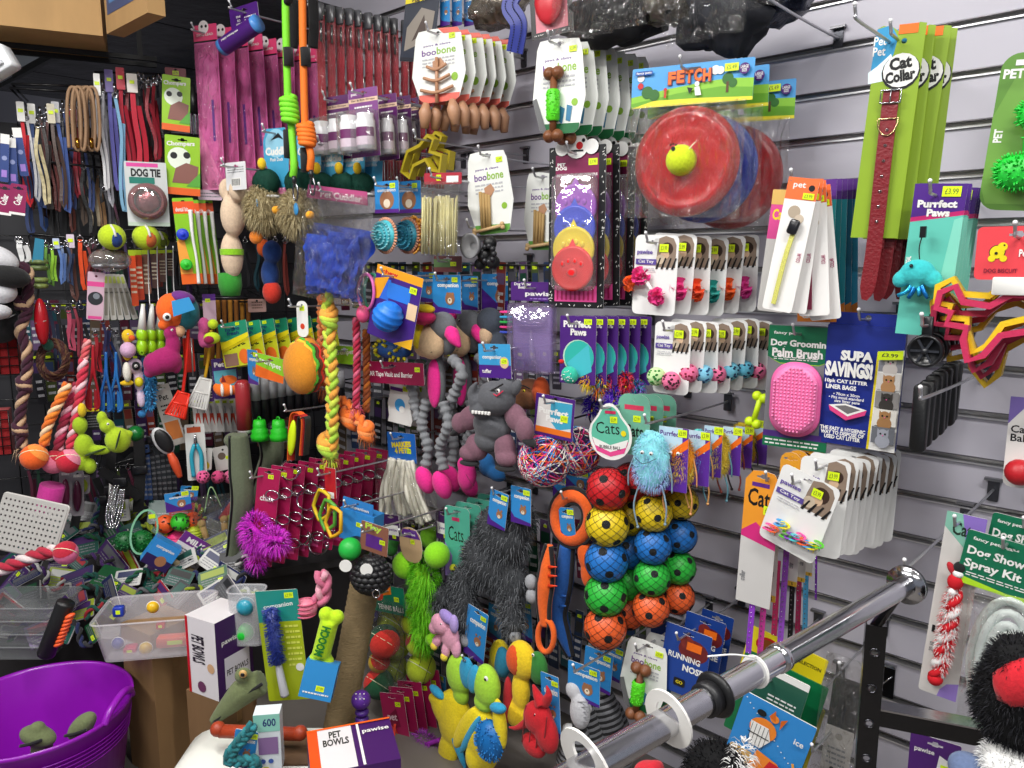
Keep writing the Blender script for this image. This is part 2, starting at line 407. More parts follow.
def sheet(w,h,mt,amp=.004,nx=10,nz=12,y=0,seed=0,taper=0,T=None,mb=None,z0=0,x0=0,pin=None,freq=14):
    """crumpled sheet"""
    mb=mb or MB();vs=[];fs=[]
    for j in range(nz+1):
        for i in range(nx+1):
            u=i/nx-.5;v=j/nz-.5;e=1-(abs(2*v) ** 6);k=(1-(2*u)**2)
            d=noise.noise(Vector((u*w*freq*3,v*h*freq*2,seed*3.1)))*amp+noise.noise(Vector((u*w*freq*9,v*h*freq*4,seed)))*amp*.5
            vs.append((x0+u*w*(1-taper*(.5-v)),y+d-(pin or 0)*k*e,z0+v*h))
    for j in range(nz):
        for i in range(nx):a=j*(nx+1)+i;fs.append((a,a+1,a+nx+2,a+nx+1))
    mb.add(vs,fs,mt,True,T);return mb
def pouch(w,h,mt,puff=.012,z0=0,y=0,seed=0,amp=.003,mb=None,x0=0,freq=14):
    """closed film bag: front and back sheets puffed apart"""
    mb=mb or MB();sheet(w,h,mt,amp,12,14,y,seed,mb=mb,z0=z0,pin=puff,x0=x0,freq=freq);sheet(w,h,mt,amp*.6,6,8,y+.001,seed+5,mb=mb,z0=z0,pin=-puff*.3,x0=x0,freq=freq);return mb
def blob(name,parts,mt,parent=None,vox=.006,smooth=6,F=None):
    """one continuous stuffed body grown from overlapping rounded volumes"""
    mb=MB()
    for p in parts:
        if p[0]=='t':mb.tube(sm(p[1],.012),p[2] if not hasattr(p[2],'__len__') else _lerp(p[2],len(sm(p[1],.012))),mt,10)
        else:mb.ell(p[0],p[1],mt,rot=p[2] if len(p)>2 else (0,0,0),n=16)
    o=mb.build(name,parent,F)
    rm=o.modifiers.new('r','REMESH');rm.mode='VOXEL';rm.voxel_size=vox;rm.use_smooth_shade=True
    s=o.modifiers.new('s','SMOOTH');s.iterations=smooth;s.factor=.5
    return o
def _lerp(rs,n):
    out=[]
    for i in range(n):
        t=i/(n-1)*(len(rs)-1);k=min(int(t),len(rs)-2);out.append(rs[k]+(rs[k+1]-rs[k])*(t-k))
    return out

class Loc:
    """pixel outline -> coordinates local to a thing hung at a real distance"""
    def __init__(s,x0,y0,x1,y1,off=.3,pl=MAIN,yaw=0,dep=None):
        s.F=fit(x0,y0,x1,y1,off,pl,yaw,dep);F=s.F;s.q=Plane((F.loc.x,F.loc.y,0),F.u);s.k=F.h/(y1-y0);s.kx=F.w/(x1-x0)
    def __call__(s,px,py,d=0):
        h=hit(s.q,0,px,py);p=h+(CAM-h).normalized()*d-s.F.loc;return Vector((p.dot(s.F.u),-p.dot(s.q.n),p.z))
# ================================================================ the setting
def structure(mb,name):return mb.build(name,kind='structure')
zt1=hit(MAIN,0,865,135).z;zt2=hit(MAIN,0,865,527).z;PITCHZ=(zt1-zt2)/9
gz=[zt2+PITCHZ*i for i in range(-9,16)];gz=[z for z in gz if .05<z<2.85]
X0,X1=-8.2,2.2
prof=[(0,0)]
g=.008
mb=MB();sl=m('#c2bfca','slat')
edges=[0]+gz+[2.9]
# slat faces with T-grooves between them
for i in range(len(edges)-1):
    lo=edges[i]+(g if i else 0);hi=edges[i+1]-(g if i<len(edges)-2 else 0)
    mb.box(((X0+X1)/2,.009,(lo+hi)/2),(X1-X0,.018,hi-lo),sl)
mb.box(((X0+X1)/2,.03,1.45),(X1-X0,.02,2.9),m('#6a6870','slat'))
structure(mb,'wall_right')
mb=MB()
for z in gz:
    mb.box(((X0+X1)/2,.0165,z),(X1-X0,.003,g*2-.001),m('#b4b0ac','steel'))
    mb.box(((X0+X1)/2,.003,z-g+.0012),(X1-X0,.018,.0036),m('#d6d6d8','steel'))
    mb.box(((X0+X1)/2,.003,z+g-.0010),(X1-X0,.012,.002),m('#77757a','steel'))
structure(mb,'trim_1')
# slanted wall bay on the left, dark backing
LU=LEFT.u;LW=(_A-_B).length+1.3
def lt(s,off,z):p=LEFT.p-LU*s+LEFT.n*off;return Vector((p.x,p.y,z))
mb=MB();c=lt(LW/2,-.03,1.0);mb.box(c,(LW,.03,2.0),m('#26262b','paint'),rz=LEFT.ang)
structure(mb,'wall_left')
G=Fit();G.loc=lt(0,0,0);G.rz=LEFT.ang;G.roll=G.tilt=0
t=thing('grid_panel','black wire grid panels lining the dark left wall behind the goods','grid panel',G)
mb=MB()
for i in range(int(LW/.1)):mb.tube([(-.06-i*.1,-.006,.47),(-.06-i*.1,-.006,2.0)],.0025,m('black','plastic'),4)
mb.build('vertical_wires',t)
mb=MB()
for i in range(15):mb.tube([(-.03,-.011,.5+i*.1),(-LW,-.011,.5+i*.1)],.0025,m('black','plastic'),4)
mb.build('horizontal_wires',t)
mb=MB();mb.box((-8.3,-2.5,1.5),(.1,7,3),m('#6a706c','paint'));structure(mb,'wall_back')
mb=MB();mb.box((-3,-2.5,-.01),(12,7,.02),m('#6b6560','paint'));structure(mb,'floor')
mb=MB();mb.box((-3,-2.5,3.01),(12,7,.02),m('#c9c9c6','paint'));structure(mb,'ceiling')
for i,(x,y,z,p) in enumerate(LIGHTS):
    G=Fit();G.loc=Vector((x,y,2.999));G.rz=G.roll=G.tilt=0
    t=thing('ceiling_light','white batten ceiling light, '+ORD[i]+' above the aisle','light',G,'battens on the shop ceiling')
    b=MB();b.box((0,0,-.02),(1.25,.22,.04),m('white','plastic'));b.build('housing',t)
    b=MB();b.box((0,0,-.05),(1.2,.12,.02),m('white','emit'));b.build('diffuser',t)
# overhead shelf: glossy dark boards on a frame along the wall
zc=2.38;e1=CAM+ray(90,40)*((zc-CAM.z)/ray(90,40).z);offc=-e1.y
def canopy():
    G=Fit();G.loc=Vector((0,0,zc));G.rz=G.roll=G.tilt=0
    t=thing('overhead_shelf','glossy black overhead shelf running above the hanging stock','shelf',G)
    xl,xr=-4.4,hit(MAIN,.02,372,30).x
    b=MB();x=xr
    while x>xl:b.box((x-.29,-offc/2,.012),(.575,offc,.022),m('#1b1b1f','gloss'));x-=.585
    b.build('board',t)
    b=MB();b.box(((xl+xr)/2,-offc-.01,.01),(xr-xl,.02,.03),m('#0c0c0d','plastic'));b.build('front_rail',t)
canopy()
# low display deck below the left bay
G=Fit();G.loc=lt(0,0,0);G.rz=LEFT.ang;G.roll=G.tilt=0
t=thing('display_deck','dark low display deck under the jumble of boxed stock','deck',G)
b=MB();b.box((-1.15,-.32,.40),(2.3,.56,.03),m('#3c3a3b','paint'));b.build('deck_top',t)
b=MB();b.box((-1.15,-.56,.2),(2.3,.02,.38),m('#2a282a','paint'));b.build('kick_panel',t)
# ================================================================ right end of the slat wall
def purr(A,big=True,v=.30,w=.8,hv=.10):
    A.text('Purrfect',-.02,v,hv,'white',w=w*.95,bold=.05);A.text('Paws',.02,v-hv*1.15,hv,'white',w=w*.55,bold=.05)
def catphoto(A,u,v,du,dv,fur_,bg='#7b6a5a'):
    A.rect(u-du/2,v-dv/2,u+du/2,v+dv/2,bg);k=A.w/A.h
    A.disc(u,v-dv*.35,du*.32,fur_);A.disc(u,v+dv*.08,du*.25,fur_)
    for s_ in (-1,1):
        A.poly([(u+s_*du*.08,v+dv*.2),(u+s_*du*.25,v+dv*.12),(u+s_*du*.24,v+dv*.44)],fur_);A.disc(u+s_*du*.1,v+dv*.11,du*.045,'black',n=8)
    A.disc(u,v+dv*.02,du*.03,'pink',n=6)
# --- litter liner bag box
def liner_box():
    F=fit(823,326,901,448,.235,yaw=4,roll=1.2);w,h=F.w,F.h
    t=thing('liner_box','navy box of cat litter liner bags with kitten pictures','box',F)
    mb,A=card(w,h,'#1a2c86',.003,.014,None,y=.007,edge='#1a2c86')
    A.poly([(.17,.30),(.5,.33),(.5,-.5),(.14,-.5)],'yellow');A.poly([(.2,.30),(.5,.33),(.5,-.5),(.17,-.5)],'white')
    for i,(c1,bg) in enumerate([('#c9c2bd','#8a8a90'),('#b98a5c','#d9d5cf'),('#3b3733','#8d8a88'),('#a3784c','#dedbd2'),('#9fa2ad','#6a6d74')]):
        catphoto(A,.345,.215-.145*i,.29,.135,c1,bg)
    A.poly([(.19,.24),(.5,.26),(.5,.33),(.19,.31)],'neon');A.text('£3.99',.34,.285,.03,'#4a4a30',w=.2)
    A.text('SUPA',-.07,.255,.085,'white',w=.42,bold=.06);A.text('SAVINGS!',-.16,.14,.13,'white',w=.62,bold=.06)
    A.text('10pk CAT LITTER',-.18,.035,.04,'white',w=.56,bold=.04);A.text('LINER BAGS',-.24,-.01,.038,'white',w=.4,bold=.04)
    A.text('• 70cm x 30cm\n• Fits most standard\n  size litter pans',-.16,-.10,.03,'white',w=.46)
    A.poly([(-.38,-.17),(-.16,-.145),(.12,-.18),(.10,-.22),(-.14,-.28),(-.36,-.21)],'#d8427e');A.poly([(-.38,-.165),(-.16,-.14),(.12,-.175),(-.12,-.245)],'white');A.poly([(-.30,-.17),(-.16,-.155),(.04,-.18),(-.12,-.225)],'#6e6a6c')
    A.text('THE EASY & HYGIENIC\nWAY TO DISPOSE OF\nUSED CAT LITTER',-.17,-.395,.035,'white',w=.6,bold=.04)
    mb.build('carton',t)
    mb=MB();mb.plate(rrect(w,h*.11,.003,cz=h*.5+.012),m('#1d3092'),.001,.01,[circ(0,h*.5+.016,.006)]);mb.build('hang_tab',t)
    hook(F,'navy litter liner box',top=F.top+.02)
liner_box()
def palm_brush():
    F=fit(766,325,831,449,.245,yaw=8,roll=.5);w,h=F.w,F.h
    t=thing('palm_brush_pack','dog grooming palm brush pack with pink oval rubber brush','brush pack',F)
    mb,A=card(w,h,'#77777c',.004,.002,'euro',edge='#77777c')
    A.rect(-.5,.24,.5,.49,'#0f6b45');A.poly([(-.5,.24),(.5,.24),(.3,.19),(-.3,.19)],'#0f6b45');A.poly([(-.5,.235),(-.3,.185),(.3,.185),(.5,.235),(.3,.19),(-.3,.19)],'lime')
    A.text('fancy pets',-.22,.43,.03,'white',w=.4);A.text('Dog Grooming',0,.345,.07,'white',w=.92,bold=.04);A.text('Palm Brush',-.04,.275,.07,'white',w=.78,bold=.04)
    A.lines(-.4,.3,.215,.245,2,'white');A.rect(-.5,-.43,.5,-.37,'#4a2878');A.rect(-.5,-.5,.5,-.42,'#0f6b45');A.lines(-.46,.4,-.49,-.43,2,'white')
    mb.build('backing_card',t)
    mb=MB();bw,bh=w*.78,h*.60;cz=-h*.09
    mb.rbox((0,-.014,cz),(bw,.018,bh),bw*.45,m('#ee6aa8','rubber'),n=8);mb.rbox((0,-.024,cz),(bw*.88,.006,bh*.9),bw*.4,m('#f47fb6','rubber'),n=8)
    nx,nz=12,19
    for i in range(nx):
        for j in range(nz):
            x=(i/(nx-1)-.5)*bw*.8;z=(j/(nz-1)-.5)*bh*.84
            if abs(x)/(bw*.42)+max(0,abs(z)-bh*.22)/(bh*.26)<1.15 and not (abs(z)>bh*.3 and abs(x)>bw*.3):
                mb.lathe([(.0026,0),(.0022,.003),(.0012,.005),(0,.0055)],m('#f58abd','rubber'),Matrix.Translation((x,-.027,cz+z)) @ Matrix.Rotation(PI/2,4,'X'),6)
    mb.build('palm_brush',t);hook(F,'pink palm brush pack',top=F.top-.012)
palm_brush()
# --- red dog collars on green cards
def collar_pack(F,w,h):
    t=thing('dog_collar_pack','green card with red leather collar','collar',F)
    hc=h*.76
    top=h/2;out=[(-w*.5,top-hc),(w*.43,top-hc),(w*.5,top*.99),(w*.38,top),(w*.25,top-.006),(w*.12,top-.016),(0,top-.012),(-w*.12,top-.004),(-w*.3,top),(-w*.40,top-.004)]
    mb=MB();mb.plate(out,m('#8aa828'),.001,.003,[circ(w*.12,top-.03,.005,8)]);A=Art(mb,w,h,.0025)
    A.poly([(-.41,.49),(-.15,.5),(0,.455),(-.05,.40),(-.2,.33),(-.46,.33)],'#2f93c4');A.poly([(-.48,.30),(-.05,.31),(.05,.34),(-.1,.40),(-.34,.36),(-.5,.34)],'#dff0f4')
    A.text('Pet\nPet',-.33,.43,.034,'white',w=.24);A.rect(.0,.465,.36,.498,'orange')
    A.mb.patch(circ(w*.12,h*.335,w*.36,16,1),m('black'),A.yy());A.mb.patch(circ(w*.12,h*.34,w*.335,16,1),m('white'),A.yy())
    A.text('Cat',.1,.365,.045,'black',w=.42,bold=.05,rot=.15);A.text('Collar',.12,.32,.042,'black',w=.56,bold=.05,rot=.15)
    mb.build('card',t)
    mb=MB();cw=w*.31;rd=m('#74101a','leather');pts=[(0,-.004,h*.27),(0,-.006,0),(0,-.004,-h*.3),(-.004,-.003,-h*.46),(-.007,-.003,-h*.495)]
    P=sm(pts,.012);rs=[1]*(len(P)-3)+[.95,.75,.35];mb.tube(P,rs,rd,4,flat=(cw,.0035))
    mb.tube(sm([(0,.004,h*.27),(0,.006,0),(.002,.006,-h*.30)],.03),1,rd,4,flat=(cw,.003));st=mb.build('strap',t)
    for i in range(7):
        mb=MB();mb.lathe([(.003,0),(.003,.001),(.0015,.0016)],m('lgrey','chrome'),Matrix.Translation((0,-.008,h*(.13-.055*i))) @ Matrix.Rotation(PI/2,4,'X'),8);mb.build('rivet',st)
    mb=MB();mb.tube([(-cw*.62,-.008,h*.27),(cw*.62,-.008,h*.27),(cw*.62,-.008,h*.225),(-cw*.62,-.008,h*.225)],.0018,m('lgrey','chrome'),6,closed=True);mb.tube([(0,-.01,h*.275),(0,-.011,h*.22)],.0013,m('lgrey','chrome'));mb.build('buckle',t)
    mb=MB();mb.tube([(-cw*.62,-.008,h*.17),(cw*.62,-.008,h*.17)]+[(cw*.62*math.cos(a),-.009,h*.165-.028*math.sin(a)) for a in [PI*i/10 for i in range(1,10)]],.0016,m('#d9b98a','chrome'),6,closed=True);mb.build('d_ring',t)
    return t
F=fit(858,26,910,302,.30,yaw=10,roll=2.2);F2=fit(858,26,916,270,.30)
t=collar_pack(F,F.w,F.h);stack(t,F,4,.026,'green and blue card with red leather collar and buckle','red collars on green cards',dx=.012);hook(F,'red leather collars on green cards',top=F.top-.02,x=.008,off=.33)
# --- tall teal cards with octopus toy
def tall_card(F,front=True):
    w,h=F.w,F.h;t=thing('cat_toy_card','x','cat toy',F)
    mb,A=card(w,h,'#4fb3a4',.003);A.rect(-.5,.28,.5,.5,'#4a2080');A.poly([(-.5,.28),(.5,.33),(.5,.30),(-.5,.25)],'#c01f6a');A.poly([(-.5,.25),(.5,.30),(.5,.1),(.1,-.5),(-.5,-.5)],'#5fbfae');A.poly([(.1,-.5),(.5,.1),(.5,-.5)],'#2f8f9c')
    A.poly([(.34,.27),(.5,.29),(.5,-.5),(.12,-.5)],'#7fd0bc');purr(A,v=.37,hv=.05);A.price(.22,.45,.03,.018);A.text('REAL',-.43,0,.03,'white',w=.16,rot=PI/2,bold=.04)
    mb.build('card',t);return t
F=fit(905,184,957,336,.32,yaw=8,roll=3);t=tall_card(F);stack(t,F,6,.022,'tall teal and purple cat wand card','tall teal wand cards');hook(F,'tall teal wand cards',top=F.top-.014,off=.345)
def octo():
    F=fit(893,214,943,330,.345,yaw=4);w,h=F.w,F.h
    t=thing('plush_toy','turquoise plush dangler toy on black elastic against teal card','cat toy',F);fb=m('#35b8bb','fabric')
    b=blob('body',[((0,0,0),(.030,.016,.024)),((-.026,0,-.012),(.015,.011,.017),(0,.6,0)),((.026,0,-.012),(.016,.011,.019),(0,-.6,0)),((0,0,-.014),(.012,.01,.02))],fb,t,.003,4)
    mb=MB();mb.ell((-.008,-.016,.012),.0035,m('black','plastic'),n=8);mb.build('eye',t)
    mb=MB();mb.tube(sm([(.002,0,.02),(0,-.002,.045),(.004,0,.07)]),.0011,m('black','fabric'));mb.box((.004,0,.048+.024),(.01,.008,.02),m('black','plastic'));mb.build('cord',t)
    mb=MB()
    for i,x in enumerate((-.014,-.004,.006,.014)):mb.tube(sm([(x*.5,0,-.02),(x,-.006,-.034),(x*1.8-.004,-.004,-.042-.004*(i%2))]),.004,m('#1c7fd0' if i%2 else '#2fb4e8','foil'),5)
    mb.build('foil_tassel',t)
octo()
# --- black razor-like handles under (dog poop scoop handles)
def roller(F):
    w,h=F.w,F.h;t=thing('pet_lint_roller','x','grooming tool',F);r=w*.47
    mb=MB();T=Matrix.Translation((0,0,h/2-r)) @ Matrix.Rotation(PI/2,4,'X');mb.lathe([(0,-.008),(r,-.008),(r,.008),(r*.86,.012),(r*.8,.006),(0,.006)],m('#17181b','plastic'),T,24)
    for i in range(6):a=PI*i/3;mb.box((math.cos(a)*r*.42,-.009,h/2-r+math.sin(a)*r*.42),(r*.72,.004,.004),m('#2b2d33','plastic'),ry=-a)
    mb.lathe([(r*.22,0),(r*.2,.014),(0,.015)],m('#26282d','plastic'),T,12);mb.build('wheel',t)
    mb=MB();mb.rbox((0,0,-h/2+h*.29),(w*.42,.022,h*.58),.008,m('#101113','rubber'));mb.build('handle',t)
    mb=MB();mb.rbox((0,0,h/2+.012),(w*.28,.006,.04),.003,m('#16171a','plastic'));mb.build('hang_strap',t)
    return t
F=fit(903,334,942,452,.37,yaw=4);t=roller(F);stack(t,F,7,.036,'black long handled grooming roller with spoked wheel','black grooming rollers',dz=.004)
hook(F,'black grooming rollers',top=F.top+.022,off=.39)
# --- red header with rubber dog-shaped rings
def dogring(F,c,sc,lab):
    t=thing('dog_shaped_ring',lab,'dog toy',F);S=sc
    pts=[(-.5,.22),(-.38,.30),(-.28,.16),(-.05,.16),(.1,.3),(.3,.32),(.5,.16),(.52,-.05),(.3,-.02),(.1,-.10),(0,-.32),(-.12,-.4),(-.2,-.2),(-.2,-.08),(-.38,-.08),(-.36,.04),(-.5,.06)]
    mb=MB();mb.tube([Vector((a*S,0,b*S)) for a,b in pts],1,m(c,'rubber'),4,closed=True,flat=(.011,.022));mb.build('ring',t);return t
specs=[('#c22a55',0,0,'pink'),('#e0c019',.012,.018,'yellow'),('#b02048',.03,-.012,'pink'),('#d8b518',.045,.006,'yellow'),('#a81c40',.06,-.02,'dark pink'),('#c9a512',.075,-.035,'yellow')]
for i,(c,b,dz,nm) in enumerate(specs):
    F=fit(944,278,1044,368,.36-b,yaw=2,roll=8-i*5);F.loc.z+=dz;F.w *= 1.2
    o=dogring(F,c,F.w,nm+' rubber ring toy shaped like a dog, '+ORD[i]+' from the front under red header');o['group']='dog shaped rubber rings'
F=fit(976,226,1062,280,.37,yaw=2);w,h=F.w,F.h
t=thing('header_card','red header card with yellow dog print above rubber rings','header card',F)
mb,A=card(w,h,'#e0444c',.008,.004);A.disc(-.24,.02,.1,'black');A.disc(-.24,.02,.09,'yellow');A.disc(-.18,.12,.06,'yellow');A.disc(-.30,-.1,.045,'yellow');A.disc(-.16,-.1,.045,'yellow');A.disc(-.16,.15,.012,'black');A.disc(-.25,0,.02,'black');A.text('DOG BISCUIT',-.18,-.33,.08,'maroon',w=.4)
A.text('Pet Cookie',.22,.0,.14,'white',w=.4,bold=.04);mb.build('printed_card',t);mb=MB();mb.rbox((w*.05,-.001,-h*.55-.006),(w*.62,.012,h*.34),.003,m('white','card'));mb.build('paper_band',t)
hook(F,'red header card and dog shaped rings',top=F.top-.012,off=.39)
# --- spiky green bone on PET card
def spiky(F,c,lab):
    w,h=F.w,F.h;t=thing('spiky_toy_card',lab,'dog toy',F)
    mb=MB();out=rrect(w,h,.028,6);mb.plate(out,m('#5a8834'),.0015,.006,slot(w,h));A=Art(mb,w,h,.005)
    A.poly([(-.5,.1),(-.2,.42),(.5,.46),(.5,-.2),(.2,-.46),(-.40,-.46),(-.5,-.35)],'#6c9a40');A.text('PET',-.30,.37,.06,'white',w=.3,bold=.04);A.text('PET',-.38,-.02,.05,'white',w=.22,rot=PI/2,bold=.04);A.rect(-.3,.42,-.05,.455,'white')
    mb.build('backing_card',t)
    tr=m(c,'rubber');mb=MB();bl=[((.02,-.018,h*.10),(.036,.022,.030)),((.030,-.018,-h*.07),(.030,.02,.06)),((0,-.018,-h*.26),(.036,.022,.03)),((.05,-.018,-h*.25),(.03,.02,.028)),((.06,-.018,h*.1),(.03,.02,.03))]
    for q in bl:mb.ell(q[0],q[1],tr,n=14)
    rr=random.Random(3)
    for q in bl:
        for _ in range(110):
            z=rr.uniform(-1,1);a=rr.uniform(PI,2*PI);hh=math.sqrt(1-z*z);d=Vector((hh*math.cos(a),hh*math.sin(a),z));p=Vector(q[0])+Vector((d.x*q[1][0],d.y*q[1][1],d.z*q[1][2]))
            mb.tube([p-d*.002,p+d*.006],[.0022,.0008],tr,5)
    mb.build('spiky_bone',t);hook(F,'spiky green bone card',top=F.top-.012)
    return t
F=fit(990,52,1062,210,.27,yaw=8,roll=4);spiky(F,'#22c83c','green card with translucent green spiky bone toy at right edge')
# --- bare hooks
def bare(px,py,px2,lab,dy=0):
    """empty hook: tip at (px,py) in the picture, base on the wall"""
    best=min((abs((hit(MAIN,o/100,px,py).x)-hit(MAIN,0,px2,py).x),o/100) for o in range(8,45))
    off=best[1];p=hit(MAIN,off,px,py);F=Fit();F.loc=Vector((p.x,-off,p.z));F.pl=MAIN;F.off=off;F.top=p.z-.016;F.rz=0
    hook(F,'',top=F.top,lab=lab)
bare(864,10,960,'empty chrome hook with upturned tip above the red collar cards')
bare(778,-8,842,'empty chrome hook on black plate near the top of the wall')
bare(928,384,996,'empty chrome hook under the pink and yellow dog shaped rings')
bare(912,553,962,'empty chrome hook below the litter liner box')
bare(820,735,868,'empty chrome hook beside the bagged black strap pack')
# --- frisbees
def frisbee(F,c,lab):
    w,h=F.w,F.h;t=thing('frisbee_pack',lab,'frisbee',F);hh=h*.26
    mb=MB();mb.plate(rrect(w,hh,.003,2,0,h/2-hh/2),m('#4d9fdc'),.0016,-.003,[[(a,b+h/2-.012) for a,b in rrect(.045,.008,.004)]]);A=Art(mb,w,hh,-.0038,Matrix.Translation((0,0,h/2-hh/2)))
    A.poly([(-.5,-.22),(-.2,-.08),(.1,.02),(.3,.06),(.5,.02),(.5,-.5),(-.5,-.5)],'#8cc63a');A.poly([(-.5,-.38),(-.1,-.2),(.25,-.12),(.5,-.2),(.5,-.5),(-.5,-.5)],'#6aa92a');A.poly([(-.5,-.5),(-.3,-.34),(.1,-.36),(.5,-.42),(.5,-.5)],'#f0e23a')
    A.disc(.30,.05,.045,'#2f6a24');A.disc(.34,-.06,.035,'#2f6a24');A.rect(.29,-.28,.31,-.02,'#5a3a1c');A.disc(-.36,-.12,.05,'#2f6a24');A.disc(-.30,-.2,.045,'#2f6a24')
    A.disc(-.42,.25,.03,'white');A.disc(.2,.28,.035,'white');A.disc(.24,.26,.03,'white');A.disc(-.42,.05,.025,'red')
    for i,ch in enumerate('FETCH'):A.text(ch,-.15+.072*i,.17+(.02 if i%2 else 0),.34,'maroon',w=.075,bold=.08);A.text(ch,-.153+.072*i,.18+(.02 if i%2 else 0),.31,'orange',w=.062,bold=.05)
    A.disc(.06,-.02,.02,'white');A.poly([(.04,-.1),(.08,-.08),(.1,-.3),(.05,-.3)],'white');A.poly([(0,-.25),(.03,-.12),(-.02,-.08)],'black');A.disc(-.2,-.1,.015,'red');A.rect(-.21,-.3,-.19,-.12,'#c0401c')
    A.rr(-.39,.36,.15,.1,'#2050a0');A.text('fancy pets',-.39,.36,.07,'white',w=.13);A.price(.33,.3,.03,.016,tx='5.49');A.disc(.43,.24,.042,'#4a1a70');A.text('LARGE\nSIZE',.43,.24,.08,'white',w=.06)
    mb.build('header_card',t)
    r=min(w*.45,(h-hh)*.49);cz=-h*.13;T=Matrix.Translation((0,.0,cz)) @ Matrix.Rotation(PI/2,4,'X')
    mb=MB();mb.lathe([(r*.86,-.006),(r*.97,-.004),(r,.004),(r*.97,.014),(r*.88,.021),(r*.8,.023),(r*.78,.0215),(r*.6,.0235),(r*.4,.024),(r*.3,.0225),(r*.28,.024),(0,.024)],m(c,'plastic'),T,40);mb.build('disc',t)
    pouch(w*.96,h-hh,m('white','film'),.016,-hh/2,-.026,2,.005).build('clear_bag',t)
    return t,r,cz
F=fit(630,64,750,218,.30,yaw=12,roll=1.5);lb='frisbee in clear bag with blue FETCH header card'
t,r,cz=frisbee(F,'#c81a1c','red '+lb+', front one on its hook');t['group']='bagged frisbees'
mb=MB();mb.ell((0,-.036,cz),.034,m('#c9dc22','fabric'),n=18);mb.tube([(.0305*math.cos(a)*.9+.004,-.036-.0305*math.sin(a)*.55,cz+.012+.026*math.cos(a*1.3)) for a in [i*PI/12 for i in range(13)]],.0012,m('#e8f0c0','fabric'),5)
for a,b,q in ((-.010,.010,.005),(-.016,.018,.0025),(-.010,.020,.0025),(-.004,.018,.0025)):mb.patch(circ(a,cz+.012+b,q,8),m('black'),-.036-.0285)
tb=mb.build('tennis_ball',t)
for i,(c,n_) in enumerate((('#1c3fae','blue'),('#b81a20','red'))):
    G=fit(630,58,750,214,.30-.04-.07*i,yaw=12+2*i,roll=-1+i);G.loc=Vector(F.loc)+Vector((.014*(i+1),.055+.1*i,-.012*(i+1)));G.w=F.w;G.h=F.h
    q,_,_=frisbee(G,c,n_+' '+lb+(', behind the front one' if i==0 else ', rearmost on its hook'));q['group']='bagged frisbees'
hook(F,'bagged frisbees',top=F.top-.008,off=.33)
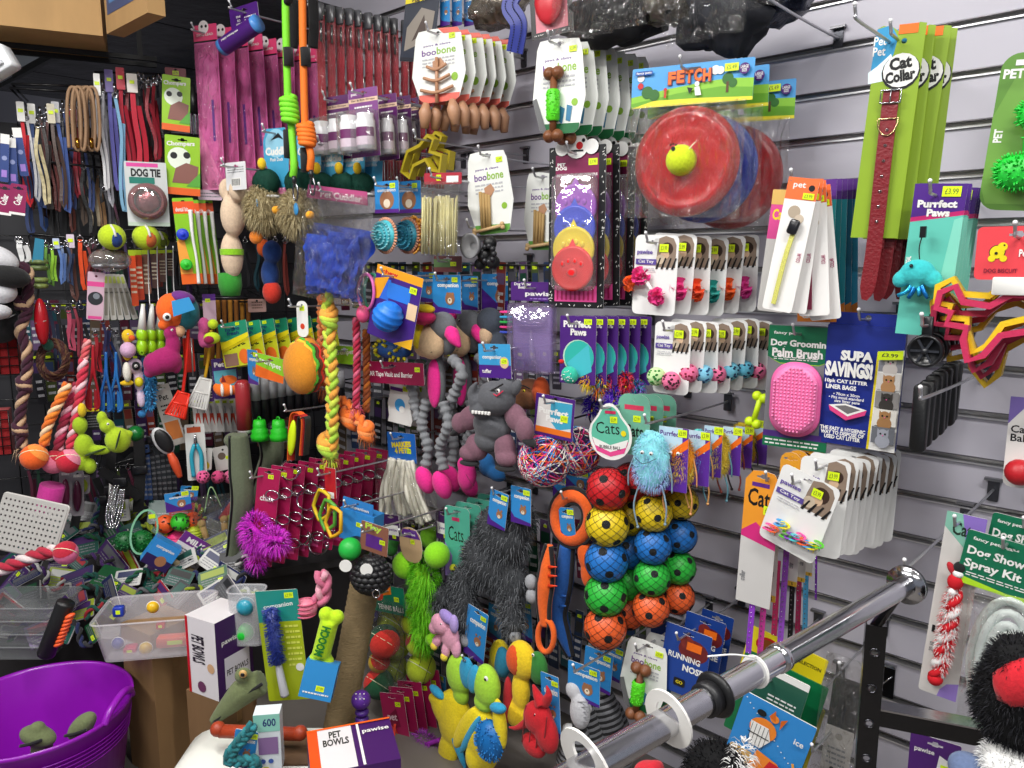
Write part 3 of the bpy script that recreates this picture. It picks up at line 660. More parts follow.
# --- cat toy cards: white with photo
def cattoy(F,kind,i=0):
    w,h=F.w,F.h;t=thing('cat_toy_card','x','cat toy',F);mb,A=card(w,h,'#e6e6e4',.012,.0012)
    A.poly([(.05,.46),(.2,.49),(.38,.46),(.45,.38),(.45,.1),(.0,.1),(.02,.3)],'#8d7a6a');A.disc(.24,.33,.14,'#3a2820');A.disc(.2,.26,.10,'#d0b090');A.disc(.10,.2,.10,'#c9b8a0')
    for q in range(4):A.poly([(.0+.12*q,.08),(.05+.12*q,.08),(.12+.12*q,.22),(.09+.12*q,.22)],'black')
    A.text('pawise',-.26,.28,.07,'#6a58a0',w=.36,bold=.03);A.rect(-.46,.13,.02,.20,'#5b4a96');A.text('Cat Toy',-.22,.165,.05,'white',w=.36);A.price(.18,.34,.022,.018)
    A.lines(-.4,0,.04,.1,2,'lgrey',5)
    mb.build('card',t)
    if kind in ('pompom','bow'):
        cs={'pompom':['#e83a8c','#e83a8c','#f0501c','#1f9a90','#f0601c','#e0409a'][i%6]}['pompom'] if kind=='pompom' else '#e83a8c'
        def pom(x,z,r,c):
            mb=MB();rr=random.Random(int(x*1e4)+int(z*1e4))
            for _ in range(34):
                d=Vector((rr.uniform(-1,1),rr.uniform(-1,.1),rr.uniform(-1,1))).normalized();e=d.orthogonal().normalized();g=d.cross(e);p=Vector((x,-.012,z))
                a=rr.uniform(0,6.3);e,g=e*math.cos(a)+g*math.sin(a),g*math.cos(a)-e*math.sin(a)
                mb.add([p,p+d*r+e*r*.42,p+d*r*1.12+g*r*.15,p+d*r-e*r*.42],[(0,1,2),(0,2,3)],m(c,'fabric'),True)
            mb.ell((x,-.012,z),r*.6,m(c,'fabric'));mb.build('ribbon_pompom',t)
        if i==0:
            pom(-w*.28,-h*.02,.022,cs);pom(w*.12,-h*.26,.02,cs);pom(-w*.52,-h*.12,.018,'#f0601c')
            mb=MB();mb.tube([(-w*.22,-.014,-h*.03),(-w*.05,-.016,-h*.14),(w*.08,-.014,-h*.24)],[.008,.004,.008],m('white','fabric'),8);mb.build('knot',t)
        else:pom(w*.2,-h*.18,.027,cs)
    elif kind=='balls':
        c1,c2=[('#e8709a','#3a1420'),('#e8709a','#8a1838'),('#7fc4e0','#16406a'),('#e8709a','#401020'),('#6fc0d8','#0c2a4a'),('#5fb4d0','#0c2a4a')][i%6]
        for (x,z,c,d) in (((w*.1,-h*.3,c1,c2),(-w*.32,-h*.26,'#bfe0a0','#2a7a30')) if i==0 else ((w*.2,-h*.22,c1,c2),)):
            mb=MB();mb.ell((x,-.018,z),.022,m(c,'fabric'),n=18);rr=random.Random(i)
            for _ in range(26):
                dd=Vector((rr.uniform(-1,1),-abs(rr.uniform(.1,1)),rr.uniform(-1,1))).normalized();mb.ell(Vector((x,-.018,z))+dd*.0205,(.0036,.0036,.0026),m(d,'matte'),n=6)
            mb.build('spotted_ball',t)
    elif kind=='curls':
        rr=random.Random(2+i);cc=['#e84a9a','#f0601c','#2f9fe0','#e8d31a','#56c02a','#8a4ac0','#48c4c8']
        for q in range(12 if i==0 else 3):
            x=w*(-.36+.075*q) if i==0 else w*(.05+.1*q);z=-h*(.26+rr.uniform(-.07,.06));mb=MB();c=cc[(q+i*2)%7]
            mb.tube([(x+.010*math.cos(a)+a*.0006,-.014+.010*math.sin(a),z-.008+a*.0016) for a in [j*.7 for j in range(18)]],1,m(c,'plastic'),4,flat=(.005,.0012));mb.build('ribbon_curl',t)
    return t
def cattoy_row(x0,y0,x1,y1,off,n,step,kind,lab,grp,dx=0,**k):
    for i in range(n):
        F=fit(x0,y0,x1,y1,off,**k);F.loc=F.loc-F.pl.n*step*i+F.pl.u*dx*i+Vector((0,0,.004*math.sin(i*1.7)));F.roll+=R(2*math.sin(i*2.1));t=cattoy(F,kind,i)
        t['label']=lab+(', front one on its hook' if i==0 else ', '+ORD[i]+' from the front');t['group']=grp
        if i==0:F0=F
    hook(F0,lab.split(' with ')[0]+'s',top=F0.top-.012,off=off+.02,lab='wire hook holding '+grp)
cattoy_row(634,235,677,315,.33,6,.042,'pompom','white cat toy card with ribbon pompom toys','cat toy cards with ribbon pompoms',dx=.019,yaw=8,roll=2)
cattoy_row(654,322,690,394,.33,7,.036,'balls','white cat toy card with spotted fabric ball','cat toy cards with spotted balls',dx=.016,yaw=8,roll=1)
cattoy_row(769,472,829,555,.34,1,.03,'curls','white tilted cat toy card with row of coloured ribbon curls','tilted cat toy card',yaw=-2,roll=16)
cattoy_row(796,458,846,556,.31,9,.021,'curls2','white cat toy card hanging in long row behind tilted one','row of white cat toy cards',dx=.006,yaw=14,roll=3)
# --- cat collars: white long cards
def longcard(F,kind,i=0):
    w,h=F.w,F.h;t=thing('cat_collar_card','x','cat collar',F)
    if kind=='white':
        mb,A=card(w,h,'#ebe9e6',.006);A.rect(-.5,.34,.5,.5,'#f0703a');A.text('pet',-.1,.44,.05,'white',w=.4);A.disc(.3,.43,.1,'black');A.disc(-.1,.25,.2,'#b0a08c');A.disc(.1,.2,.15,'#c8b8a4');A.text('COLLAR',.35,-.08,.03,'#a03060',w=.3,rot=PI/2)
        A.price(.25,.37);mb.build('card',t)
        c=['#e8dc6a','#c9c9cc','#7a2340','#d86a9a'][i%4]
        mb=MB();mb.tube(sm([(w*.05,-.006,h*.12),(-w*.05,-.008,-h*.1),(-w*.12,-.006,-h*.45)],.02),1,m(c,'glitter'),4,flat=(.009,.003));mb.build('collar',t)
        mb=MB();mb.rbox((w*.02,-.010,h*.14),(.020,.008,.03),.006,m('#1c1c20','plastic'),ry=.2);mb.build('buckle',t)
    else:
        mb,A=card(w,h,kind,.003);A.rect(-.5,.36,.5,.5,'purple');A.poly([(-.5,-.5),(.5,-.5),(.5,-.36),(0,-.42),(-.5,-.40)],'#e8862a');A.text('Cat Collar',0,-.455,.035,'white',w=.7,bold=.04,rot=.05);A.price(.15,.42,.024,.018)
        A.poly([(-.45,.3),(.1,.3),(.3,0),(.0,-.35),(-.45,-.35)],'#e6f0ee');mb.build('card',t)
        mb=MB();mb.tube([(0,-.005,h*.3),(0,-.006,-h*.2)],1,m('#2a2a60','glitter'),4,flat=(.009,.003));mb.build('collar',t)
    return t
def many(fn,lab,grp,specs):
    for i,(F,a) in enumerate(specs):
        t=fn(F,a,i);t['label']=lab if len(specs)==1 else lab+(', front one' if i==0 else ', '+ORD[i]+' from the front');t['group']=grp
    return t
sp=[(fit(775+dx,178+dy,806+dx,312+dy,.34-.02*i,yaw=6,roll=r_),'white') for i,(dx,dy,r_) in enumerate(((0,0,9),(9,1,4),(22,4,-5),(30,8,-8)))]
many(longcard,'white and orange long card with small glittery cat collar','white cat collar cards',sp)
sp=[(fit(800+6*i,180,834+6*i,322,.26-.025*i,yaw=10,roll=-1-.6*i),c) for i,c in enumerate(('#1f8f94','#177c84','#2a9fb0','#0f6f90','#2aa0c8'))]
many(longcard,'teal long cat collar card with orange foot','teal cat collar cards',sp)
F=fit(765,190,792,312,.25,yaw=8,roll=5);w,h=F.w,F.h;t=thing('cat_collar_card','grey and pink Cats card partly hidden left of white collar cards','cat collar',F);mb,A=card(w,h,'#c8c6c2',.006);A.rect(-.5,.1,.5,.38,'#d84a90');A.text('Cats',-.1,.3,.09,'yellow',w=.6,bold=.03);A.rect(-.5,.38,.5,.5,'#d8b060');mb.build('card',t)
F=fit(786,178,806,310,.30);hook(F,'white and teal cat collar cards',top=F.top-.004,off=.38)
# --- Cats card below with purple collar; blurred straps hanging
def cats_card(F,c1,c2,i=0):
    w,h=F.w,F.h;t=thing('cat_collar_card','x','cat collar',F);out=[(-w/2,-h/2),(w/2,-h/2),(w/2,h*.42),(w*.3,h*.49),(0,h*.5),(-w*.3,h*.49),(-w/2,h*.42)]
    mb,A=card(w,h,c1,out=out);A.text('Cats',0,.30,.13,'black',w=.78,bold=.02);A.rect(-.3,.38,.2,.41,'purple');A.poly([(-.5,.0),(.5,-.06),(.5,-.5),(-.5,-.5)],c2);A.poly([(-.5,.04),(-.1,.12),(.5,.0),(.5,-.06),(-.5,0)],'#d02a7a');A.price(.25,.22,.026,.02)
    A.text('collar',-.36,-.3,.04,'grey',w=.3,rot=PI/2);mb.build('card',t);return t
t=cats_card(fit(741,470,776,606,.33,yaw=4,roll=2),'#e8962a','#c8c6c4');t['label']='orange and grey Cats collar card hanging left of tilted cat toy card'
F=fit(752,548,768,660,.33)
cols=[('#8a3ac0',744,762,530,655),('#e0409a',753,772,560,668),('#9a50c8',776,790,540,650),('#c02a60',770,781,560,636),('#101014',786,796,560,650),('#a82a58',793,803,566,640),('#4a9fd8',800,810,560,640),('#8a2ac0',812,819,550,600)]
for i,(c,x0,x1,y0,y1) in enumerate(cols):
    F=fit(x0+3,y0,x1-2,y1,.325-.028*i,roll=2-i*.7);w,h=min(F.w,.013),F.h;nm=['purple studded','pink','lilac','crimson','black spotted','dark pink','light blue','violet'][i]
    t=thing('cat_collar',nm+' glitter cat collar strap dangling below the cat toy cards','cat collar',F,'glittery collars hanging');mb=MB();mb.tube([(0,0,h/2),(.001,-.002,0),(0,0,-h/2)],1,m(c,'glitter'),4,flat=(w,.002));mb.build('strap',t)
    mb=MB()
    for q in range(int(h/.012)):mb.ell((0,-.003,h/2-.01-q*.012),.0018,m('lgrey','chrome'),n=6)
    mb.build('studs',t)
sp=[(fit(x0,545,x1,y1,.30-.03*i,yaw=6),'#ddd9d2') for i,(x0,x1,y1) in enumerate(((757,772,606),(766,777,602),(786,798,586),(798,806,582),(806,813,576)))]
def tagcard(F,c,i):
    w,h=F.w,F.h;t=thing('cat_collar_card','x','cat collar',F);mb,A=card(w,h,c,hole='round');A.rect(-.5,-.5,.5,-.38,'#e8b93a');A.text('collar',-.1,0,.12,'grey',w=.5,rot=PI/2);A.text('S',.1,-.44,.07,'black');mb.build('card',t);return t
many(tagcard,'narrow white collar card with yellow foot','narrow collar cards',sp)
F=fit(762,470,780,600,.3);hook(F,'collars and Cats card',top=F.top-.01,off=.36)
# orange round-topped cards above
sp=[(fit(779+7*i,452-2*i,800+8*i,520,.30-.03*i,yaw=8),'#d8962a') for i in range(4)]
def rnd(F,c,i):
    w,h=F.w,F.h;t=thing('cat_toy_card','x','cat toy',F);mb,A=card(w,h,c,w*.45);A.price(0,.25);mb.build('card',t);return t
many(rnd,'orange round-topped card behind the tilted cat toy card','orange round-topped cards',sp)
# --- dog show spray kit cards (right), plaited candy rope, bagged hose
def spraykit(F,lab,s):
    w,h=F.w,F.h;t=thing('spray_kit_card',lab,'spray kit',F);mb,A=card(w,h,'#0f6a4a',.006,.002);A.poly([(-.5,-.5),(.5,-.5),(.5,-.40),(.1,-.45),(-.5,-.36)],'lime');A.text('fancy pets',-.25,.36,.08,'white',w=.34);A.text('Dog Show',-.12,.12,.2,'white',w=.66,bold=.03);A.text('Spray Kit',-.12,-.12,.2,'white',w=.66,bold=.03);A.lines(-.4,.4,-.34,-.25,2,'white');mb.build('printed_card',t);return t
F=fit(986,520,1066,576,.26,yaw=6,roll=6);spraykit(F,'dark green Dog Show Spray Kit card, rear one of two',1);hook(F,'rear spray kit card')
F=fit(960,540,1052,596,.30,yaw=6,roll=8);spraykit(F,'dark green Dog Show Spray Kit card, front one of two',2);hook(F,'front spray kit card');FH=F
def hosebag():
    F=fit(962,590,1050,740,.295,yaw=6);w,h=F.w,F.h;t=thing('hose_bag','clear bag with coiled pale hose below the spray kit card','hose',F);mb=MB()
    for q in range(3):mb.tube([(math.cos(a)*(w*.40-.013*q),-.004-.008*q,math.sin(a)*(h*.44-.02*q)) for a in [2*PI*j/28 for j in range(28)]],.0085,m('#dbe4e2','rubber'),8,closed=True)
    mb.build('hose',t);mb=MB();mb.lathe([(.02,-.02),(.022,0),(.018,.02),(.010,.028),(0,.028)],m('#dfe6e2','plastic'),Matrix.Translation((w*.05,-.02,h*.2)) @ Matrix.Rotation(1.0,4,'Y'));mb.build('nozzle',t)
    pouch(w,h,m('white','film'),.03,0,-.02,4).build('clear_bag',t)
hosebag()
def candy():
    F=fit(932,512,972,700,.285,yaw=4,roll=3.5);w,h=F.w,F.h;t=thing('rope_toy_card','grey and lilac card with red and white plush candy cane rope','dog toy',F);mb,A=card(w,h,'#cfccc8',.006,.0015)
    A.poly([(-.5,.42),(.2,.3),(.5,.3),(.5,.5),(-.5,.5)],'#7fb8a4');A.poly([(-.1,.5),(.5,.5),(.5,.2),(.2,.26)],'#8a6fc0');A.text('Cats',.0,.42,.07,'#26382c',w=.6);A.poly([(.0,-.5),(.5,-.5),(.5,-.40),(.2,-.42),(.05,-.46)],'#9a80d0');A.text('20 10',-.34,-.24,.02,'grey',w=.3,rot=PI/2);A.rect(-.4,-.16,-.32,-.12,'black');mb.build('card',t)
    mb=MB();mb.rope([(w*.05,-.018,h*.12),(w*.08,-.02,-.02*h),(-w*.02,-.018,-h*.2),(-w*.08,-.016,-h*.38)],.0135,[m('#c8202a','fur'),m('#eee8e6','fur')],strands=2,n=8,pitch=.05);mb.fur([((w*.02,-.018,-h*.1),(.014,.012,h*.26))],1700,.009,[m('#c8202a','fur'),m('#eee8e6','fur')],.0006)
    mb.ell((-w*.08,-.016,-h*.39),.014,m('#c8202a','fur'));mb.build('plush_rope',t)
    mb=MB();mb.ell((w*.02,-.02,h*.16),(.014,.012,.016),m('#c8202a','fur'));mb.ell((w*.06,-.02,h*.205),(.010,.01,.008),m('white','fabric'));mb.ell((w*.07,-.02,h*.24),(.011,.009,.011),m('black','fabric'));mb.ell((-w*.12,-.018,h*.22),(.007,.006,.014),m('#b01c28','fabric'),rot=(0,-.6,0));mb.build('snowman_head',t)
    hook(F,'candy cane rope card',top=F.top-.01)
candy()
F=fit(1006,398,1062,490,.24,yaw=8);w,h=F.w,F.h;t=thing('ball_card','white cat ball card with red ball cut by right edge','cat toy',F);mb,A=card(w,h,'#e4e2de',.014);A.text('Cat\nBall',-.27,.1,.09,'black',w=.34);A.poly([(-.5,.2),(-.2,.4),(0,.5),(-.5,.5)],'#7a68b0');mb.build('card',t);mb=MB();mb.ell((-w*.2,-.02,-h*.3),.024,m('#b81a24','rubber'));mb.build('ball',t);hook(F,'cat ball card at right edge',top=F.top-.014)
F=fit(908,738,960,790,.24,yaw=8);w,h=F.w,F.h;t=thing('header_card','purple header card with green price tag below the steel crossbar','header card',F);mb,A=card(w,h,'#4c1f6e',.004);A.poly([(.0,-.5),(.1,.2),(.5,.05),(.5,-.5)],'white');A.text('pawise',-.2,.2,.12,'white',w=.4);A.price(.3,-.1,.03,.03);mb.build('printed_card',t)
# ================================================================ middle of the slat wall
# --- bone chews on white cards
BO=[(-.36,.49),(-.1,.5),(.36,.47),(.42,.38),(.5,-.12),(.38,-.46),(.3,-.5),(-.26,-.5),(-.36,-.44),(-.5,-.12),(-.42,.40)]
def boobone(F,kind,nm,grp,n,step,lab,first=True,**k):
    w,h=F.w,F.h;t=thing(nm,lab,'dog chew',F);out=[(a*w,b*h) for a,b in BO]
    mb,A=card(w,h,'#e9ebe6',out=out);A.text('paws & claws',-.02,.28,.035,'purple',w=.5);A.text('boo',-.17,.19,.085,'#6a3a8a',w=.27,bold=.02);A.text('bone',.15,.197,.10,'#8cb83a',w=.35,bold=.02)
    ft={'teeth':'#e06a5c','bone':'#1f6a3c','sticks':'#6aa84a'}[kind];A.poly([(-.36,-.44),(-.26,-.5),(.3,-.5),(.38,-.46),(.39,-.40),(-.37,-.38)],ft)
    if kind=='teeth':A.poly([(.0,.5),(.36,.47),(.41,.40),(.1,.42)],ft)
    A.disc(.3,-.18,.06,'#8cb83a');A.lines(-.3,.3,-.02,.12,3,'lgrey',4)
    if kind=='bone':A.poly([(.02,-.2),(.12,-.24),(.07,-.4),(.0,-.36)],'#3a7aa0');A.poly([(.16,-.2),(.26,-.22),(.22,-.38),(.14,-.36)],'#3a7aa0');A.poly([(-.5,-.12),(-.42,-.1),(-.2,-.5),(-.26,-.5),(-.36,-.44)],'#6a6a6c')
    else:A.poly([(-.1,.06),(.05,.1),(.12,.02),(.02,-.06),(-.1,-.02)],'#b88a6a')
    A.price(.26,.37,.02,.014);mb.build('card',t)
    if kind=='bone':
        mb=MB();c=m('#7a4a2c','rubber')
        for z,q in ((h*.1,1),(-h*.5,-1)):
            for x in (-.011,.012):
                for r_,yo in ((.016,0),(.013,-.005),(.009,-.009)):mb.ell((x-w*.05,-.016+yo,z+q*.006),(r_,r_*.8,r_),c)
        mb.tube([(-w*.05,-.014,h*.1),(-w*.06,-.014,-h*.5)],.009,c,8);mb.build('brown_bone',t)
        mb=MB();T=Matrix.Translation((-w*.055,-.015,-h*.2));mb.lathe([(.013,-h*.17),(.0165,-h*.15),(.0165,h*.14),(.013,h*.16)],m('#56d41c','rubber'),T,14)
        rr=random.Random(2)
        for _ in range(60):a=rr.uniform(PI,2*PI);z=rr.uniform(-h*.14,h*.13);mb.ell((math.cos(a)*.0165-w*.055,math.sin(a)*.0165-.015,z-h*.2),.0022,m('#56d41c','rubber'),n=6)
        mb.build('green_grip',t)
    if kind=='teeth':
        c=m('#b98a6a','rubber');mb=MB();mb.tube([(0,-.008,h*.1),(0,-.01,-h*.52)],.005,c,8)
        for z,l in ((-h*.05,.18),(-h*.2,.24),(-h*.36,.3)):mb.tube(sm([(-l*w,-.01,z+.008),(0,-.012,z-.004),(l*w,-.01,z+.008)]),.0045,c,7)
        for x in (-.2,.28):mb.tube([(x*w,-.01,-h*.5),(x*w*1.1,-.01,-h*.64),(x*w*1.2,-.01,-h*.85)],[.008,.02,.011],c,10)
        mb.build('brown_chew',t)
    if kind=='sticks':
        mb=MB()
        for i in range(4):mb.tube([(-w*.2+.009*i,-.006-.003*(i%2),-h*.42),(-w*.18+.009*i,-.006,h*.02-.004*i)],.0045,m('#b3935e','matte'),8)
        mb.build('chew_sticks',t);mb=MB();mb.tube([(-w*.35,-.012,-h*.46),(w*.25,-.012,-h*.42)],.005,m('#c9a878','matte'),8);[mb.ell((x,-.012,z),.007,m('#c9a878','matte'),n=8) for x,z in ((-w*.36,-h*.48),(-w*.35,-h*.44),(w*.26,-h*.40),(w*.27,-h*.44))];mb.build('bone_chew',t)
    stack(t,F,n,step,lab,grp,**k);hook(F,grp,top=F.top-.01);return t
boobone(fit(412,28,466,102,.36,yaw=12),'teeth','dental_chew_card','white cards with brown fishbone chews',6,.036,'white and coral card with brown fishbone chew',dx=.004)
boobone(fit(533,38,586,134,.36,yaw=12),'bone','bone_chew_card','white and green cards with brown bone chews',7,.042,'white and green card with brown and lime bone chew',dx=.004)
boobone(fit(467,150,513,234,.30,yaw=14,roll=-5),'sticks','stick_chew_card','white cards with bundled bamboo chews',1,.05,'white card with bundle of tan chew sticks, left of two')
boobone(fit(524,172,562,250,.18,yaw=14),'sticks','stick_chew_card','rear cards with bundled bamboo chews',1,.05,'white card with chew sticks half hidden behind black framed lids')
# --- lids on black framed cards
def lidcard(F):
    w,h=F.w,F.h;t=thing('pet_lid_card','x','can lids',F);mb,A=card(w,h,'black',.003,.0015)
    rr=random.Random(5);k=A.yy()
    for i in range(90):
        e=rr.random();s_=rr.choice((-1,1));x,z=(s_*w*rr.uniform(.43,.49),(e-.5)*h*.98) if rr.random()<.75 else ((e-.5)*w*.96,s_*h*rr.uniform(.475,.49));a=rr.uniform(0,3);dx,dz=.0026*math.cos(a),.0026*math.sin(a);mb.patch([(x-dx-dz*.3,z-dz+dx*.3),(x-dx+dz*.3,z-dz-dx*.3),(x+dx+dz*.3,z+dz-dx*.3),(x+dx-dz*.3,z+dz+dx*.3)],m('white'),k)
    A.rect(-.38,-.46,.38,.45,'#7a1a48');A.text('PET\nDOG',-.28,.38,.022,'white',w=.2,bold=.05);A.text('PET FOOD CAN COVERS',0,.325,.016,'white',w=.72,bold=.04);A.price(.28,.40,.024,.016)
    A.rect(-.38,-.46,.38,-.36,'#d84a90')
    for i in range(9):A.rect(-.34+.08*i,-.45,-.31+.08*i,-.37,'#a81c58')
    A.disc(0,.50,.2,'white');A.disc(-.26,.49,.12,'white');A.disc(.26,.49,.12,'white');A.disc(.05,.50,.06,'red');A.disc(-.08,.52,.03,'black');A.disc(.12,.53,.03,'black');A.rect(-.1,.465,.12,.475,'black')
    mb.build('card',t);sc=w*.37
    for i,(c,z) in enumerate((('#a04ac0',.13),('#1f3fd0',.0),('#f0d81a',-.13),('#ee1f24',-.25))):
        mb=MB();T=Matrix.Translation((0,-.004-.005*i,z*h)) @ Matrix.Rotation(PI/2,4,'X');mb.lathe([(sc*.9,0),(sc,.001),(sc,.005),(sc*.9,.008),(sc*.85,.0065),(sc*.5,.007),(0,.0075)],m(c,'plastic'),T,24)
        mb.add([(-.012,-.010-.005*i,z*h+sc*.92),(.012,-.010-.005*i,z*h+sc*.92),(0,-.008-.005*i,z*h+sc*1.3)],[(0,1,2)],m(c,'plastic'));y=-.0125-.005*i
        mb.ell((0,y,z*h-.01),(sc*.26,.002,sc*.2),m(c,'plastic'),n=10)
        for a in (-.45,-.16,.16,.45):mb.ell((sc*a,y,z*h+sc*(.38-abs(a)*.4)),(sc*.1,.002,sc*.13),m(c,'plastic'),n=8)
        mb.build('lid',t)
    mb=MB();mb.rbox((0,-.016,-h*.03),(w*.78,.026,h*.72),.02,m('white','clear'),n=5);mb.build('blister',t)
    return t
F=fit(549,146,605,308,.31,yaw=14);t=lidcard(F);stack(t,F,4,.055,'black framed card of coloured paw lids','black framed lid cards',dx=.006,dz=.002);hook(F,'black framed lid cards',top=F.top-.012)
# --- bag / drinker bottle card
F=fit(511,282,560,376,.33,yaw=10);w,h=F.w,F.h;t=thing('water_bottle_pack','clear lilac travel water bottle under purple header card','bottle',F)
mb=MB();mb.plate(rrect(w,h*.2,.004,3,0,h*.4),m('#4a1f70'),.0015);A=Art(mb,w,h*.2,-.001,Matrix.Translation((0,0,h*.4)));A.text('pawise',.1,-.15,.3,'white',w=.6,bold=.03);A.text('Dog Water\nBottle',-.25,.3,.16,'white',w=.35);A.lines(-.1,.4,-.45,-.3,1,'lilac');mb.build('header_card',t)
mb=MB();mb.rbox((0,-.018,-h*.09),(w*.9,.034,h*.74),.012,m('#c9b4e2','clear'),n=5);mb.rbox((0,-.022,h*.14),(w*.6,.03,h*.2),.02,m('#d8ccec','clear'),n=5);mb.build('bottle',t);mb=MB();mb.tube([(w*.02,-.02,-h*.38),(w*.0,-.02,h*.0)],[.012,.003],m('#e6dff4','clear'),8);mb.rbox((0,-.012,-h*.1),(w*.8,.01,h*.68),.01,m('#a58acb','frost'),n=4);mb.build('insert',t);hook(F,'lilac water bottle',top=F.top-.01)
# --- purple and teal cards with small toys
def purrcard(F,c,i):
    w,h=F.w,F.h;t=thing('cat_toy_card','x','cat toy',F);mb,A=card(w,h,'#4a1f78',.004);A.disc(.02,-.1,.43,'#b8d8c0',1,20);A.disc(.04,-.1,.41,'#2fb0a4',1,20);A.poly([(-.3,-.2),(.3,.1),(.4,-.3),(0,-.42)],'#46b8c4');purr(A,v=.38,hv=.10);A.price(.28,.42,.022,.014)
    if i:A.poly([(-.18,.18),(-.08,.0),(-.22,.02)],'#c08a4a')
    mb.build('card',t)
    mb=MB()
    if i==0:mb.ell((-w*.12,-.018,-h*.36),(.024,.016,.022),m('#2fb89c','fabric'),rot=(0,.5,0));mb.ell((-w*.36,-.018,-h*.17),(.008,.007,.006),m('red','fabric'));[mb.ell((-w*.12+random.uniform(-.018,.018),-.033,-h*.36+random.uniform(-.014,.014)),.0013,m('white','matte'),n=5) for _ in range(26)];mb.build('plush_bird',t)
    else:cc=[m(q,'fur') for q in (['#e0c820','#e8a020'],['#2040b0','#30b0c0'],['#d02020','#e04a80'],['#8a4ac0','#e0c820'])[(i-1)%4]];mb.ell((w*.05,-.012,-h*.42),(.012,.01,.012),cc[0]);mb.fur([((w*.05,-.012,-h*.44),(.016,.010,.016))],160,.016,cc,.0012);mb.build('feather_tuft',t)
    return t
sp=[(fit(560+11*i,316,596+11*i,384,.34-.025*i,yaw=10),0) for i in range(6)];many(purrcard,'purple and teal small cat toy card','purple and teal cat toy cards',sp);hook(sp[0][0],'purple and teal toy cards',top=sp[0][0].top-.012)
# feather wands under them
for i,(x,y,c1,c2) in enumerate(((598,380,'#f0d020','#e06a20'),(612,392,'#3a20a0','#6a3ac8'),(624,378,'#c01c28','#e04a6a'),(636,386,'#20a0b8','#8a4ac8'),(590,402,'#4020a8','#2a1a80'))):
    F=fit(x-8,y-14,x+10,y+22,.30-.02*i);t=thing('feather_toy',['yellow','indigo','crimson','turquoise','deep violet'][i]+' feather tuft toy below the purple and teal cards','cat toy',F,'feather tuft toys');mb=MB();mb.ell((0,0,0),(.008,.006,.014),m(c1,'fur'));mb.fur([((0,0,0),(.014,.008,.022))],220,.020,[m(c1,'fur'),m(c2,'fur')],.0013,seed=i);mb.build('feathers',t)
    mb=MB();mb.tube(sm([(0,0,.02),(.006,-.004,0),(-.006,0,-.03),(.004,0,-.05)]),.0022,m('#1a1a1c','plastic'),6);[mb.ell((.006*math.sin(q),-.003,-.002*q*3),.003,m(['white','red','yellow'][q%3],'plastic'),n=6) for q in range(5)];mb.build('beaded_cord',t)
# --- shaped cats card + wool ball
F=fit(589,402,632,460,.37,yaw=6,roll=-3);w,h=F.w,F.h;t=thing('cat_ball_card','round-headed mint and pink Cats card beside the furry blue monster','cat toy',F)
out=[(w*.5*math.sin(a)*(1 if abs(a)>.9 else .72)*1.0,-h*.08+h*(.42 if abs(a)>.9 else .56)*math.cos(a)) for a in [PI*2*i/28-PI for i in range(28)]]
mb,A=card(w,h,'white',out=out,hole='round');A.poly([(x/w*.88,z/h*.88+.01) for x,z in out],'#5fb89c');A.text('Cats',-.05,.05,.2,'black',w=.55,bold=0);A.poly([(-.42,-.16),(0,-.28),(.42,-.16),(.32,-.36),(0,-.44),(-.32,-.36)],'#e04a8c');A.poly([(-.42,-.12),(0,-.24),(.42,-.12),(.36,-.26),(0,-.36),(-.36,-.26)],'white');A.text('BUBBLE BALL',0,-.28,.06,'black',w=.5);A.rect(-.1,.30,.15,.35,'#d02a5a');A.price(.1,.2,.02,.016);A.disc(.32,-.02,.06,'yellow');mb.build('card',t);hook(F,'mint Cats card',top=F.top-.006)
for i in range(3):
    F=fit(618+13*i,394,650+13*i,455,.33-.05*i,yaw=6);w,h=F.w,F.h;t=thing('cat_ball_card','green Cats card, '+ORD[i]+' behind the round-headed mint card','cat toy',F,'green Cats cards behind');out=rrect(w,h,w*.3,4);mb,A=card(w,h,'#6fae96',out=out,hole='round');A.rect(-.3,.24,.3,.32,'#d03a5a');A.text('Cats',0,-.1,.2,'black',w=.6);A.price(.1,.1,.02,.016);mb.build('card',t)
def woolball(x0,y0,x1,y1,off,lab,sd):
    F=fit(x0,y0,x1,y1,off);r=(F.w+F.h)/4;t=thing('yarn_ball',lab,'cat toy',F,'multicoloured yarn balls');mb=MB();mb.ell((0,0,0),r*.95,m('#6a2a5a','fabric'),n=20);mb.build('core',t);rr=random.Random(sd)
    mb=MB();cs=['#e83a8c','#e8e4dc','#e8701a','#4a2a90','#2f8fd0','#c01c40','#e8e4dc','#1a1a40']
    for i in range(64):
        n_=Vector((rr.uniform(-1,1),rr.uniform(-1,1),rr.uniform(-1,1))).normalized();a=n_.orthogonal().normalized();b=n_.cross(a);o=rr.uniform(-.35,.35);q=math.sqrt(1-o*o)
        mb.tube([(a*math.cos(u)*q+b*math.sin(u)*q+n_*o)*r for u in [2*PI*j/18 for j in range(18)]],.0018,m(cs[i%8],'fabric'),4,closed=True)
    mb.build('yarn_wrap',t)
woolball(523,437,566,484,.36,'large multicoloured yarn ball, front one below purple card',1);woolball(556,428,597,474,.27,'large multicoloured yarn ball, partly hidden rear one',2)
